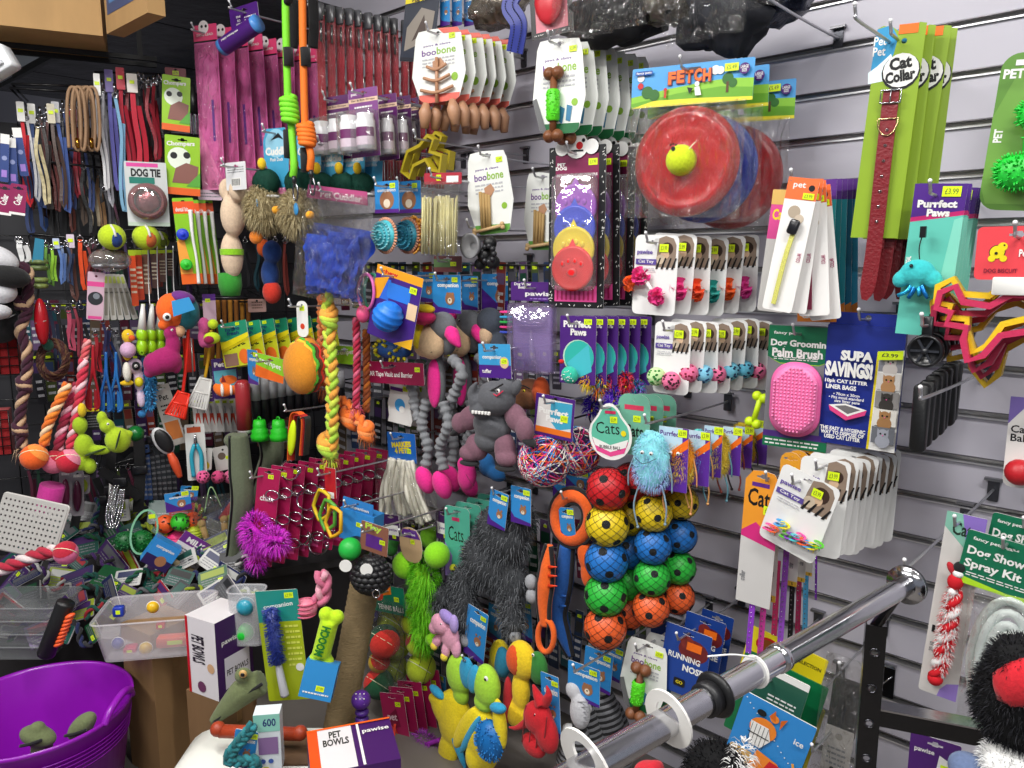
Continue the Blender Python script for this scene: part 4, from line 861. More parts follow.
F=fit(535,396,574,438,.36,yaw=8,roll=4);w,h=F.w,F.h;t=thing('header_card','purple and blue hanging card above the yarn balls','header card',F);mb,A=card(w,h,'#4a1f78',.002,drop=.01);A.poly([(-.42,.4),(.44,.4),(.44,-.36),(-.46,-.36)],'#d8d4d0');A.poly([(-.1,.36),(.44,.38),(.44,-.2),(.1,-.3),(-.1,-.1)],'#3fa0c0');A.rect(-.46,-.42,.46,-.28,'#e07020');purr(A,v=.12,hv=.15,w=.8);A.price(.26,0,.022,.018);mb.build('printed_card',t);hook(F,'yarn ball card',top=F.top-.01)
# --- furry monsters with leather legs
def monster(F,cs,i):
    w,h=F.w,F.h;t=thing('furry_monster_toy','x','cat toy',F,'furry monster toys');cm=[m(c,'fur') for c in cs]
    mb,A=card(w*.72,h*.9,'#5a2a98',.002,y=.006);A.T=None;A.rect(-.5,.1,.3,.5,'#bcd8e8');A.poly([(-.1,.12),(.5,.35),(.5,.2),(.0,.02)],'orange');A.text('Purrfect',-.1,.40,.08,'purple',w=.7);A.price(.3,.42,.022,.018);cb=mb.build('card',t)
    for v in cb.data.vertices:v.co.x+=w*.45;v.co.z+=h*.03
    mb=MB();mb.ell((0,-.014,0),(w*.42,.018,h*.42),cm[0],n=16,wob=.2);bl=[((0,-.014,h*.12),(w*.40,.018,h*.28)),((0,-.014,-h*.15),(w*.42,.020,h*.28))]
    mb.fur(bl[:1],1500,.010,cm[:2],.0006,.4,i);mb.fur(bl[1:],1500,.010,cm[1:],.0006,.6,i+9);mb.build('furry_body',t)
    if i in (0,1):
        for x in (-.1,.12):
            mb=MB();mb.ell((w*x,-.042,h*.14),.0048,m('white','plastic'),n=10);mb.ell((w*x+.001,-.0465,h*.138),.0022,m('black','plastic'),n=8);mb.build('eye',t)
        mb=MB();mb.tube(sm([(-w*.28,-.041,h*.05),(-w*.05,-.046,-h*.01),(w*.25,-.041,h*.08)]),.0008,m('black','plastic'),4);mb.build('mouth',t)
    lc=['#7f98a8','#d89860','#d8a060','#5a8a98','#8a3a30','#30282a'][i%6]
    for x,dx,l in ((-w*.3,-.010,.62),(w*.3,.012,.5)):
        mb=MB();mb.tube(sm([(x,-.012,-h*.38),(x+dx,-.016,-h*.38-h*l*.5),(x+dx*.4+.004,-.012,-h*.38-h*l)]),.0021,m(lc,'leather'),6);mb.ell((x+dx*.4+.004,-.012,-h*.38-h*l),.0038,m(lc,'leather'),n=8);mb.build('leg',t)
    for x,dx in ((-w*.42,-.014),(w*.42,.010)):mb=MB();mb.tube(sm([(x,-.012,h*.05),(x+dx,-.014,-h*.2),(x+dx*1.1,-.012,-h*.42)]),.0019,m(lc,'leather'),6);mb.build('arm',t)
    return t
mc=[('#8fdce4','#a0ccf0','#a4b0f4'),('#e8922a','#e0a83a','#c8b84a'),('#58c0b8','#60a8d8','#7a8ad0'),('#d8b83a','#c8b040','#e0c850'),('#d0a82a','#d8b040','#c8a030'),('#e8c83a','#d8b838','#e0b030')]
mn=['pale blue','orange','turquoise','ochre','golden','yellow']
for i,(x0,x1,y0,y1) in enumerate(((634,674,424,494),(664,698,428,488),(688,713,424,480),(706,732,425,478),(720,744,425,470),(730,758,418,466))):
    F=fit(x0,y0,x1,y1,.37-.045*i,yaw=8);t=monster(F,mc[i],i);t['label']=mn[i]+' furry monster toy with leather string legs, '+ORD[i]+' of six from the front'
    if i==0:hook(F,'furry monster toys',top=F.top+.012,off=.36)
# yellow bone dumbbells next to the palm brush
F=fit(746,392,768,428,.22,roll=14);t=thing('squeaky_bone','small neon yellow bone toy left of the palm brush','dog toy',F);mb=MB();c=m('#d0ee18','rubber');mb.tube([(0,0,-.03),(0,0,.03)],.007,c,8);[mb.ell((x,0,z),.0115,c) for x in (-.009,.009) for z in (-.032,.032)];mb.build('bone',t)
# --- net packs of hollow balls
def ballmesh(c,r):
    mb=MB();mb.ell((0,0,0),r,m(c,'rubber'),n=24)
    ph=(1+5**.5)/2;dirs=[Vector(v).normalized() for v in ((0,1,ph),(0,-1,ph),(0,1,-ph),(0,-1,-ph),(1,ph,0),(-1,ph,0),(1,-ph,0),(-1,-ph,0),(ph,0,1),(-ph,0,1),(ph,0,-1),(-ph,0,-1))]
    for d in dirs:
        a=d.orthogonal().normalized();b=d.cross(a);k=.2
        mb.add([d*r*1.006]+[(d+a*math.cos(u)*k+b*math.sin(u)*k).normalized()*r*1.006 for u in [2*PI*j/12 for j in range(12)]],[(0,j+1,(j+1)%12+1) for j in range(12)],m('#0b0d10','matte'))
    return mb
BC={'red':'#c01820','yellow':'#e6c81c','blue':'#1c6fc0','green':'#2bb43a','orange':'#e8602a'}
_bm={}
def ballcol(px,off,ys,cols,lab,rpx):
    F=fit(px-rpx,ys[0]-rpx,px+rpx,ys[-1]+rpx,off);t=thing('ball_net_pack',lab,'balls',F,'netted hollow balls');r=F.w/2
    for (x,y),c in zip(((px,q) for q in ys),cols):
        p=hit(MAIN,off,x,y)-F.loc;p.x=0
        if c not in _bm:_bm[c]=ballmesh(BC[c],.040).build('ball',t).data;o=t.children[0] if len(t.children)==1 else [q for q in t.children if q.data==_bm[c]][0]
        else:o=bpy.data.objects.new('ball',_bm[c]);COL.objects.link(o);o.parent=t
        o.location=p;o.rotation_euler=(random.uniform(0,.3),random.uniform(-1,1),random.uniform(-.3,.3));o.scale=(r/.04,)*3
        if 'n' not in _bm:
            mb=MB()
            for q in range(12):
                for s_ in (-1,1):mb.tube([(.0408*math.sin(u)*math.cos(s_*u*1.3+q*2*PI/12),.0408*math.sin(u)*math.sin(s_*u*1.3+q*2*PI/12),.0408*math.cos(u)) for u in [PI*j/14 for j in range(15)]],.00038,m('#101012','plastic'),3,cap=False)
            ob=mb.build('net',t);_bm['n']=ob.data
        else:ob=bpy.data.objects.new('net',_bm['n']);COL.objects.link(ob);ob.parent=t
        ob.location=p;ob.scale=(r/.04,)*3
C5=['red','yellow','blue','green','orange']
ballcol(607,.38,[489,525,561,595,628],C5,'netted column of five hollow balls, leftmost and nearest',18)
ballcol(630,.29,[482,516,550,582,611],C5,'netted column of hollow balls, second from left',16.5)
ballcol(653,.315,[477,513,546,578,609],C5,'netted column of hollow balls, third from left below the blue monster',16.5)
ballcol(680,.235,[470,502,536,568,598],C5,'netted column of hollow balls, rightmost',15.5)
# --- running nose cards
def nose(F,c,i):
    w,h=F.w,F.h;t=thing('nose_toy_card','x','dog toy',F);mb,A=card(w,h,'#1b3f8e',.004);A.disc(.15,.2,.25,'#6a1f22',1.3);A.disc(0,.3,.15,'#7a2a26');A.text('RUNNING',-.02,.06,.09,'white',w=.7,bold=.03);A.text('NOSE',.2,-.08,.1,'white',w=.45,bold=.04);A.rect(.0,.2,.32,.32,'orange');A.rr(-.05,-.32,.25,.12,'#1a1a1a');A.text('GO',-.05,-.32,.05,'yellow',w=.15);mb.build('card',t);return t
sp=[(fit(x0,y0,x1,y1,.30-.05*i,yaw=10,roll=6),0) for i,(x0,x1,y0,y1) in enumerate(((662,708,628,696),(682,722,616,680),(698,730,612,672)))]
many(nose,'navy card with running nose print and orange price','navy running nose cards',sp);hook(sp[0][0],'navy nose cards',top=sp[0][0].top-.012)
F=fit(650,622,690,690,.2,yaw=12);t=nose(F,0,0);t['label']='navy running nose card, leftmost behind the white bone chew cards'
boobone(fit(621,640,668,712,.33,yaw=14,roll=5),'bone','bone_chew_card','lower white cards with bone chews',2,.05,'lower white card with brown and lime bone chew',dx=.02)
# ================================================================ soft toys and packs in the middle
def T_(L,name,label,cat,group=None):return thing(name,label,cat,L.F,group)
def eye(L,t,px,py,d,r=.005,white='white'):
    p=L(px,py,d);mb=MB();mb.ell(p,(r,r*.5,r),m(white,'plastic'),n=10);mb.ell(p+Vector((.0005,-r*.45,0)),(r*.5,r*.25,r*.5),m('black','plastic'),n=8);return mb.build('eye',t)
def bearcard(F,lab,i=0,grp='blue bear header cards'):
    w,h=F.w,F.h;t=thing('header_card',lab,'header card',F,grp);mb,A=card(w,h,'#2f86c8',.004,drop=min(.012,h*.2));A.poly([(-.5,-.2),(-.1,-.5),(-.5,-.5)],'#4a1f80');A.poly([(-.5,.1),(.0,-.3),(.5,-.2),(.5,-.5),(-.5,-.5)] if w>h else [(-.5,-.32),(.5,-.42),(.5,-.5),(-.5,-.5)],'#4a1f80' if w>h else '#4a1f80')
    A.text('companion',.05,.22,.14,'white',w=.75,bold=.04)
    for q in ((.12,-.12,.17),(.04,.0,.05),(.22,.0,.05)):A.disc(q[0],q[1],q[2],'#9a6a4a')
    A.disc(.12,-.17,.08,'#e8d8c0');A.disc(.12,-.15,.025,'black');A.price(.3,.38,.022,.014);mb.build('printed_card',t);return t
# --- long-legged donkeys
def donkey(dx,dy,off,lab,full=True):
    L=Loc(412+dx,312+dy,480+dx,500+dy,off);t=T_(L,'plush_donkey',lab,'soft toy');k=L.k;g=m('#6a6c70','fabric');P=lambda x,y,d=0:L(x+dx,y+dy,d)
    blob('muzzle',[(P(431,342,.045),(18*k,.036,17*k),(0,.3,0)),(P(424,346,.05),(12*k,.028,11*k))],m('#d8b890','fabric'),t,.004)
    b=blob('head_and_body',[(P(443,326,.025),(16*k,.032,14*k)),(P(446,340,.005),(13*k,.026,15*k)),(P(436,380,-.004),(13*k,.022,30*k)),(P(434,355,0),(9*k,.02,16*k))],g,t,.004)
    for a in ([P(448,326,.035),P(454,338,.04),P(460,347,.035)],[P(430,318,.0),P(420,320,.02),P(411,324,.03)]):
        mb=MB();mb.tube(sm(a),_lerp([.008,.022,.018,.005],len(sm(a))),m('#e82a8a','fabric'),10);mb.build('ear',t)
    mb=MB();mb.ell(P(434,383,.018),(9*k,.014,25*k),m('#ea2a8e','fabric'));mb.build('belly',t)
    eye(L,t,434+dx,323+dy,.062,.008)
    mb=MB();mb.tube(sm([P(420,345,.078),P(424,353,.082),P(432,352,.082)]),.0012,m('black','fabric'),4);mb.build('mouth',t)
    def scr(pts,r):
        P_=sm(pts,.004);mb=MB();mb.tube(P_,[r*(.95+.17*math.sin(i*1.15)+.12*math.sin(i*.4)) for i in range(len(P_))],m('#808286','fabric'),10);return mb
    for pts in ([P(421,362),P(412,380,.01),P(414,400,0),P(418,420,.01)],[P(452,358,.01),P(462,372,.02),P(456,390,.01),P(451,402,.015)]):scr(pts,.016).build('arm',t)
    for pts,f in (([P(427,400),P(422,425,.01),P(428,448),P(425,470,.01)],(425,480)),([P(444,402,.01),P(448,425,.02),P(440,448,.01),P(444,470,.015)],(442,485))):
        l=scr(pts,.016).build('leg',t);mb=MB();mb.ell(P(f[0],f[1],.02),(10.5*k,.024,15*k),m('#ea2a8e','fabric'),rot=(.2,-.35,0));mb.build('foot',l)
    return t
donkey(0,0,.36,'grey and pink long-legged donkey toy hanging at the centre, front one')
donkey(26,-2,.24,'grey and pink long-legged donkey toy, half hidden rear one')
F=fit(433,275,461,313,.37,yaw=6);bearcard(F,'blue bear card above the front donkey toy');hook(F,'front donkey toy',top=F.top-.01)
for i,(x0,x1,y0,y1) in enumerate(((418,436,272,302),(462,478,276,310),(482,512,274,310),(500,518,272,296),(458,470,272,290))):
    bearcard(fit(x0,y0,x1,y1,.26-.03*i,yaw=8),'blue bear card, '+['left of the front donkey toy','right of the front donkey card','left of the lilac water bottle','behind the lilac water bottle','small one between donkey cards'][i])
# penguin / bird heads right of donkeys
L=Loc(474,305,515,352,.25);t=T_(L,'plush_bird','dark grey and teal plush bird head behind the lilac bottle','soft toy');k=L.k
blob('head',[(L(490,322),(17*k,.03,15*k)),(L(498,345),(12*k,.02,14*k))],m('#3d4450','fabric'),t,.005);mb=MB();mb.ell(L(486,336,.02),(9*k,.02,10*k),m('#c8a888','fabric'));mb.build('cheek',t);eye(L,t,483,318,.03,.006)
mb=MB();[mb.ring(L(506,312+q*5,.02),.014,.0035,m(c,'fabric'),axis='z',sx=1.2) for q,c in enumerate(('#e83a8c','#2fa0d0','#2fb050','#e83a8c','#3a50c0'))];mb.build('rope_collar',t)
# --- rhino
L=Loc(448,376,536,470,.42);t=T_(L,'plush_rhino','dark grey plush rhino with snarling white teeth and plum limbs','soft toy');k=L.k;P=L;g=m('#55565b','fabric');pl=m('#7a5563','fabric')
blob('head_and_body',[(P(496,398,.02),(22*k,.045,17*k)),(P(482,408,.04),(13*k,.035,10*k)),(P(492,425,0),(24*k,.035,17*k)),(P(488,440,0),(17*k,.03,12*k)),(P(507,388,.01),(12*k,.03,10*k)),('t',[P(476,402,.065),P(472,392,.075),P(477,382,.08)],[.02,.013,.004]),('t',[P(484,396,.06),P(484,388,.066)],[.010,.004])],g,t,.004,4)
for n_,pp in (('arm',[(P(470,418),(12*k,.024,15*k),(0,.9,0)),(P(460,423,.01),(10*k,.022,11*k))]),('arm',[(P(516,418),(12*k,.024,16*k),(0,-.7,0)),(P(525,430,.01),(10*k,.022,13*k))]),('leg',[(P(477,447),(14*k,.028,14*k),(0,.5,0)),(P(470,453,.01),(13*k,.026,9*k))]),('leg',[(P(505,449),(12*k,.026,17*k)),(P(506,458,.01),(12*k,.026,9*k))])):
    l=blob(n_,pp,pl,t,.004,4);c=pp[-1][0];mb=MB();mb.ell(c+Vector((0,-.002,-10*k)),(12*k,.024,3*k),m('#1d1d20','fabric')) if n_=='leg' else mb.ell(c+Vector((-5*k if c.x<0 else 5*k,0,-10*k)),(9*k,.018,3.5*k),m('#1d1d20','fabric'),rot=(0,-.5 if c.x<0 else .5,0));mb.build('dark_pad',l)
mb=MB()
for i in range(6):mb.rbox(P(473+3.2*i,412+.3*i,.094-.002*i),(.0075,.006,.009),.002,m('white','plastic'))
mb.build('teeth',t);e=eye(L,t,498,391,.066,.007);mb=MB();mb.tube([P(490,391,.068),P(496,388,.072),P(503,384,.066)],.0025,m('black','fabric'),5);mb.tube([P(490,392,.068),P(497,396,.070),P(503,391,.066)],.0018,m('#d0204a','fabric'),5);mb.build('brow',t)
for x,y in ((506,380),(516,388)):mb=MB();mb.ell(P(x,y,.01),(5*k,.012,9*k),g,rot=(0,.5,0));mb.build('ear',t)
F=fit(479,344,511,378,.44,yaw=4,roll=-3);w,h=F.w,F.h;t=thing('header_card','blue and purple card hung on white ties above the rhino toy','header card',F,'cards on ties');mb,A=card(w,h,'#3a9ad0',.003,drop=.01);A.rect(-.5,-.5,.5,-.12,'#4a1f80');A.text('companion',-.08,.1,.14,'white',w=.6,bold=.03);A.disc(.3,-.04,.14,'#d8b890');A.price(.3,.0,.02,.014);A.text('tuffer',-.25,-.3,.12,'white',w=.3);mb.build('printed_card',t)
mb=MB();[mb.tube([(x*w,0,-h*.5),(x*w,.004,-h*.75)],.0009,m('white','plastic'),4) for x in (-.25,.3)];mb.build('tie',t);hook(F,'rhino toy',top=F.top-.01)
L=Loc(512,376,552,415,.30);t=T_(L,'plush_bear','brown and orange plush animal head behind the rhino toy','soft toy');k=L.k
blob('head',[(L(530,394),(17*k,.035,16*k)),(L(521,402,.02),(9*k,.025,8*k))],m('#8a5a3a','fabric'),t,.005);mb=MB();mb.ell(L(541,392,.012),(9*k,.025,15*k),m('#c4501e','fabric'));mb.build('cheek',t);eye(L,t,524,391,.042,.005,'yellow');mb=MB();mb.tube(sm([L(517,386,.045),L(524,386,.05),L(530,389,.045)]),.0018,m('black','fabric'),5);mb.build('brow',t)
# second pink foot & navy toy right under rhino
L=Loc(455,455,482,494,.33);t=T_(L,'plush_slipper','pink plush foot dangling just below the rhino toy','soft toy');k=L.k;blob('body',[(L(467,476),(11*k,.024,15*k),(0,.2,0)),(L(465,465),(9*k,.02,9*k))],m('#d82a86','fabric'),t,.004)
mb=MB();mb.tube(sm([L(463,468,.025),L(468,478,.03),L(474,486,.024)]),.001,m('#8a1250','fabric'),4);mb.build('seam',t)
L=Loc(477,455,508,482,.25);t=T_(L,'plush_boot','royal blue plush boot in the shade below the rhino toy','soft toy');k=L.k;blob('body',[(L(487,465),(9*k,.024,12*k)),(L(496,474),(12*k,.022,7*k),(0,.2,0))],m('#12568e','fabric'),t,.004)
mb=MB();mb.tube(sm([L(478,470,.022),L(490,478,.024),L(506,479,.02)]),.0015,m('#0a2a50','fabric'),4);mb.build('sole_piping',t)
# --- white rawhide twists in bag with blue header
F=fit(388,433,416,462,.35,roll=-4,yaw=4);w,h=F.w,F.h;t=thing('rawhide_bag','bag of white rawhide twists under blue and yellow header card','dog chew',F);mb,A=card(w,h,'#1a62b8',.003);A.text('MARKIES\n4 PETS',.0,.0,.2,'yellow',w=.7,bold=.06,rot=.1);A.price(.25,-.1,.02,.016);mb.build('header_card',t)
mb=MB();rr=random.Random(4);H2=h*2.2
for i in range(15):
    x=rr.uniform(-.75,.75)*w;z0=-h*.5;mb.tube(sm([(x*.55,rr.uniform(-.015,.01),z0+.01),(x*.9,rr.uniform(-.03,.0),z0-H2*.4),(x*1.25+rr.uniform(-.01,.01),rr.uniform(-.02,0),z0-H2*rr.uniform(.78,.95))]),.0085,m('#dcd8c8','matte'),5)
mb.build('rawhide_twists',t);mb=MB();pouch(w*2.2,H2,m('white','film'),.03,-h*.5-H2*.48,0,3,.006).v;q=pouch(w*2.2,H2,m('white','film'),.035,-h*.5-H2*.48,0,3,.006).build('clear_bag',t)
hook(F,'white rawhide twists',top=F.top-.01)
def wavy(F,c,i):
    w,h=F.w,F.h;t=thing('cat_toy_card','x','cat toy',F);out=[(-.5*w+.04*w*math.sin(j*1.6),(-.5+j/8)*h) for j in range(8,-1,-1)]+[(.5*w+.06*w*math.sin(j*1.6),(-.5+j/8)*h) for j in range(9)]
    mb,A=card(w,h,'#dfdedb',out=out[::-1] if False else out[::-1],hole='round');A.text('pawise',-.1,.32,.1,'purple',w=.6);A.rect(-.45,.15,.1,.22,'purple');A.price(.2,.22,.02,.016);A.disc(0,-.12,.22,'#3a9ad8');A.disc(.1,-.2,.12,'white');mb.build('card',t);return t
sp=[(fit(389+7*i,374,412+7*i,424,.36-.05*i,yaw=10,roll=5),0) for i in range(3)];many(wavy,'wavy-edged white cat toy card left of the donkey','wavy white cat toy cards',sp);hook(sp[0][0],'wavy white cards',top=sp[0][0].top-.01)
# --- gorilla
L=Loc(422,500,540,646,.36);t=T_(L,'plush_gorilla','shaggy dark grey plush gorilla hanging by its head, arms dangling','soft toy');k=L.k;P=L
segs=[(P(502,535),(30*k,.05,26*k)),(P(487,562),(30*k,.05,26*k)),(P(508,580,-.01),(24*k,.04,22*k)),(P(518,518,-.01),(18*k,.04,16*k)),(P(462,580,.02),(16*k,.03,12*k),(0,-.9,0)),(P(441,597,.03),(17*k,.028,11*k),(0,-.8,0)),(P(465,600,.03),(12*k,.03,24*k),(0,.1,0)),(P(466,622,.035),(10*k,.026,16*k)),(P(511,608,.01),(12*k,.03,24*k)),(P(514,624,.02),(10*k,.026,13*k)),(P(500,508,.02),(8*k,.02,12*k),(0,.3,0))]
blob('body',segs,m('#3f4144','fur'),t,.006,5)
cc=[m('#4a4c50','fur'),m('#5d6064','fur'),m('#34363a','fur'),m('#74777b','fur')]
for n_,q,ct in (('torso_fur',segs[:4]+segs[10:],5200),('arm_fur',segs[4:6],1500),('arm_fur',segs[6:8],1500),('leg_fur',segs[8:10],1500)):mb=MB();mb.fur(q,ct,.020,cc,.0009,.7,len(q));mb.build(n_,t)
for x,y,d in ((428,612,.045),(466,640,.055),(515,636,.035),(531,582,.02),(532,596,.02)):mb=MB();mb.ell(P(x,y,d),(6*k,.016,7*k),m('#9a9ca0','fabric'));mb.build('hand',t)
for i,(x0,x1,y0,y1,r_,o) in enumerate(((489,507,491,528,8,.415),(511,531,487,524,0,.40))):
    bearcard(fit(x0,y0,x1,y1,o,yaw=4,roll=r_),['narrow blue bear card tilted above the gorilla, left of two','blue bear card above the gorilla, right of two'][i])
hook(fit(500,490,506,500,.38),'shaggy gorilla toy')
for i,(x0,x1,y0,y1,r_) in enumerate(((466,486,608,660,8),(488,502,605,640,4),(490,512,560,590,0),(518,532,600,640,-4))):
    bearcard(fit(x0,y0,x1,y1,.40-.05*i if i==0 else .27-.02*i,roll=r_),['blue bear card hanging between the gorilla legs, nearest','blue bear card behind the gorilla leg, middle','blue bear card in the shade under the gorilla','blue bear card right of the gorilla leg'][i])
# --- teal Cats cards in stack left of gorilla
def tcats(F,c,i):
    w,h=F.w,F.h;t=thing('cat_toy_card','x','cat toy',F);mb,A=card(w,h,'#4fa890',.014);A.text('Cats',-.05,.12,.2,'black',w=.6,bold=0);A.poly([(-.5,-.02),(-.2,-.2),(-.3,-.5),(-.5,-.5)],'lilac');A.rect(-.2,.3,.1,.35,'#c03060');A.price(.3,-.1,.02,.014);mb.build('card',t)
    if i==0:mb=MB();mb.ell((-w*.1,-.01,-h*.35),.012,m('#c8c828','fabric'));mb.build('ball',t)
    return t
sp=[(fit(445+11*i,507-4*i,470+11*i,578,.36-.035*i,yaw=10),0) for i in range(4)];many(tcats,'teal rounded Cats card left of the gorilla','teal Cats cards',sp);hook(sp[0][0],'teal Cats cards',top=sp[0][0].top-.01)
# --- rope/tug toys with black piping
def tug(L,name,lab,pts,c,w,closed=False,t=None,piping=.0065,part='body'):
    t=t or T_(L,name,lab,'dog toy');P_=sm([L(*p) for p in pts],.006) if not closed else [L(*p) for p in pts]
    mb=MB();mb.tube(P_,w,m(c,'fabric'),12,closed=closed);mb.build(part,t)
    for sd in (-1,1):
        mb=MB();Q=[]
        for i,p in enumerate(P_):
            a=P_[(i+1)%len(P_)] if (closed or i<len(P_)-1) else P_[i];b=P_[i-1] if (closed or i) else P_[i];d=(a-b);d=Vector((d.z,0,-d.x)).normalized();ww=w[i] if hasattr(w,'__len__') else w;Q.append(p+d*sd*ww+Vector((0,-.006,0)))
        mb.tube(Q,piping,m('#16161a','fabric'),6,closed=closed);mb.build('piping',t)
    return t
L=Loc(536,540,566,652,.37);P_n=len(sm([L(*p) for p in ((550,545),(548,570),(545,600),(546,625))],.006))
t=tug(L,'tug_toy','long orange tug toy with black piping and small spikes',((550,545),(548,570),(545,600),(546,625)),'#f0641c',_lerp([.008,.02,.024,.02,.016],P_n));mb=MB();ring=[L(546+8*math.cos(a),636+16*math.sin(a),.01) for a in [2*PI*j/20 for j in range(20)]];mb.tube(ring,.008,m('#f0641c','fabric'),8,closed=True);mb.build('loop',t)
for y in (567,576,586):mb=MB();mb.tube([L(549,y,.02),L(557,y,.025)],[.005,.0012],m('#e8401c','rubber'),8);mb.build('spike',t)
L=Loc(550,490,596,565,.33);ring=[(574+17*math.cos(a),517+22*math.sin(a)) for a in [2*PI*j/26 for j in range(26)]];t=tug(L,'tug_toy','orange ring tug toy with black piping hanging from a hook',ring,'#e8601e',.020,True);blob('tail',[(L(586,556),(9*L.k,.018,16*L.k),(0,-.2,0)),(L(588,572,0),(8*L.k,.016,16*L.k))],m('#e8601e','fabric'),t,.004)
L=Loc(545,545,578,662,.32);Pn=len(sm([L(*p) for p in ((568,545),(564,580),(558,612),(566,640),(572,656))],.006));t=tug(L,'tug_toy','blue wedge shaped tug toy with black piping beside orange one',((568,545),(564,580),(558,612),(566,640),(572,656)),'#1f5aa8',_lerp([.022,.026,.030,.026,.010],Pn))
for y in (596,606):mb=MB();mb.tube([L(559,y,.025),L(566,y,.035)],[.006,.0015],m('#2a6ac0','rubber'),8);mb.build('spike',t)
F=fit(560,508,575,540,.345,roll=-8);bearcard(F,'blue and purple tag card inside the orange ring toy');hook(fit(568,494,575,500,.33),'orange and blue tug toys')
for i,(x0,x1,y0,y1) in enumerate(((553,572,478,500),(566,590,470,492))):
    F=fit(x0,y0,x1,y1,.12,yaw=4);bearcard(F,['small blue card flat against wall above orange ring','pale barcode card flat against wall above orange ring'][i])
# --- small purple/lilac label cards on the wall
for i,(x0,y0,x1,y1) in enumerate(((592,620,625,662),(640,470,668,492))):
    F=fit(x0,y0,x1,y1,.02);w,h=F.w,F.h;t=thing('paper_label',['grey printed sheet on wall below the blue tug toy','grey paper label on wall behind the net balls'][i],'label',F);mb,A=card(w,h,'#b8b6bc',.002,hole=None);A.lines(-.4,.4,-.3,.3,5,'grey');mb.build('sheet',t)
# --- unicorn
L=Loc(428,612,464,658,.42);t=T_(L,'plush_unicorn','pale pink plush unicorn with lilac mane below the gorilla arm','soft toy');k=L.k
blob('body',[(L(440,624,.02),(11*k,.02,10*k)),(L(434,628,.03),(6*k,.014,6*k)),(L(450,636),(12*k,.018,14*k)),(L(437,641,.01),(5*k,.012,9*k),(0,.6,0)),(L(446,650,.01),(5*k,.012,9*k),(0,.2,0)),(L(456,648,0),(6*k,.012,10*k))],m('#f0a8c0','fabric'),t,.003,4)
mb=MB();mb.ell(L(447,617,.02),(10*k,.014,6*k),m('#a890d8','fabric'),rot=(0,.3,0));mb.ell(L(454,624,.02),(5*k,.012,9*k),m('#b8a0e0','fabric'));mb.build('mane',t);eye(L,t,441,624,.041,.0045)
mb=MB();mb.ell(L(434,646,.02),(4*k,.01,4*k),m('#e8d040','fabric'));mb.ell(L(444,657,.02),(4*k,.01,4*k),m('#e8d040','fabric'));mb.build('hoof',t)
# --- two yellow birds/turtles
def ybird(L,lab,hd,body,wing,ball=None):
    t=T_(L,'plush_turtle',lab,'soft toy');k=L.k;y=m('#ecd21c','fabric');gr=m('#a6d838','fabric')
    blob('body',body,y,t,.005,4);blob('head',hd,gr,t,.004,4)
    for c,r_,ro in wing:mb=MB();mb.ell(c,r_,m('#2f9cc8','fabric'),rot=ro);mb.build('flipper_lining',t)
    return t
L=Loc(428,655,478,766,.41);k=L.k;t=ybird(L,'yellow plush turtle with lime and blue head, left of two',[(L(459,674),(15*k,.028,20*k)),(L(461,695),(9*k,.02,10*k))],[(L(455,720),(22*k,.035,30*k)),(L(440,708,.03),(11*k,.015,17*k),(0,-.5,0)),(L(448,752,.02),(12*k,.02,22*k),(0,.2,0)),(L(436,700,.03),(10*k,.014,6*k))],[(L(467,673,.022),(9*k,.014,15*k),(0,0,0)),(L(437,692,.035),(10*k,.014,4*k),(0,.3,0)),(L(455,738,.036),(5*k,.01,28*k),(0,-.5,0))])
L=Loc(455,664,508,768,.455);k=L.k;t=ybird(L,'yellow plush turtle with blue spiky belly ball, right of two',[(L(487,686),(15*k,.03,21*k)),(L(484,702),(11*k,.024,9*k))],[(L(482,738),(22*k,.035,32*k)),(L(465,728,.03),(8*k,.018,30*k),(0,.5,0)),(L(500,724,.02),(7*k,.018,24*k),(0,-.15,0)),(L(474,758,.03),(10*k,.02,14*k))],[(L(470,735,.045),(4*k,.01,28*k),(0,.5,0)),(L(498,708,.035),(10*k,.014,5*k),(0,-.3,0)),(L(474,679,.02),(7*k,.014,15*k),(0,.2,0))])
eye(L,t,486,679,.031,.009);mb=MB();c=L(490,740,.035);mb.ell(c,(15*k,.034,19*k),m('#1a6fb8','rubber'),n=18);rr=random.Random(1)
for _ in range(150):
    d=Vector((rr.uniform(-1,1),-abs(rr.uniform(0,1)),rr.uniform(-1,1))).normalized();p=c+Vector((d.x*15*k,d.y*.034,d.z*19*k));mb.tube([p,p+d*.006],[.0022,.001],m('#2a86d0','rubber'),4)
mb.build('spiky_ball',t);hook(fit(470,655,476,664,.40),'yellow plush turtles')
L=Loc(432,655,466,680,.33);k=L.k;t=T_(L,'plush_parrot','blue and yellow plush parrot head peeping above turtles','soft toy');L2=Loc(490,640,508,672,.35)
blob('head',[(L(500,656),(10*k,.03,15*k)),(L(496,664),(8*k,.02,8*k))],m('#e8cf20','fabric'),t,.004);mb=MB();mb.ell(L(502,662,.018),(9*k,.02,14*k),m('#2a86a8','fabric'));mb.build('cheek',t)
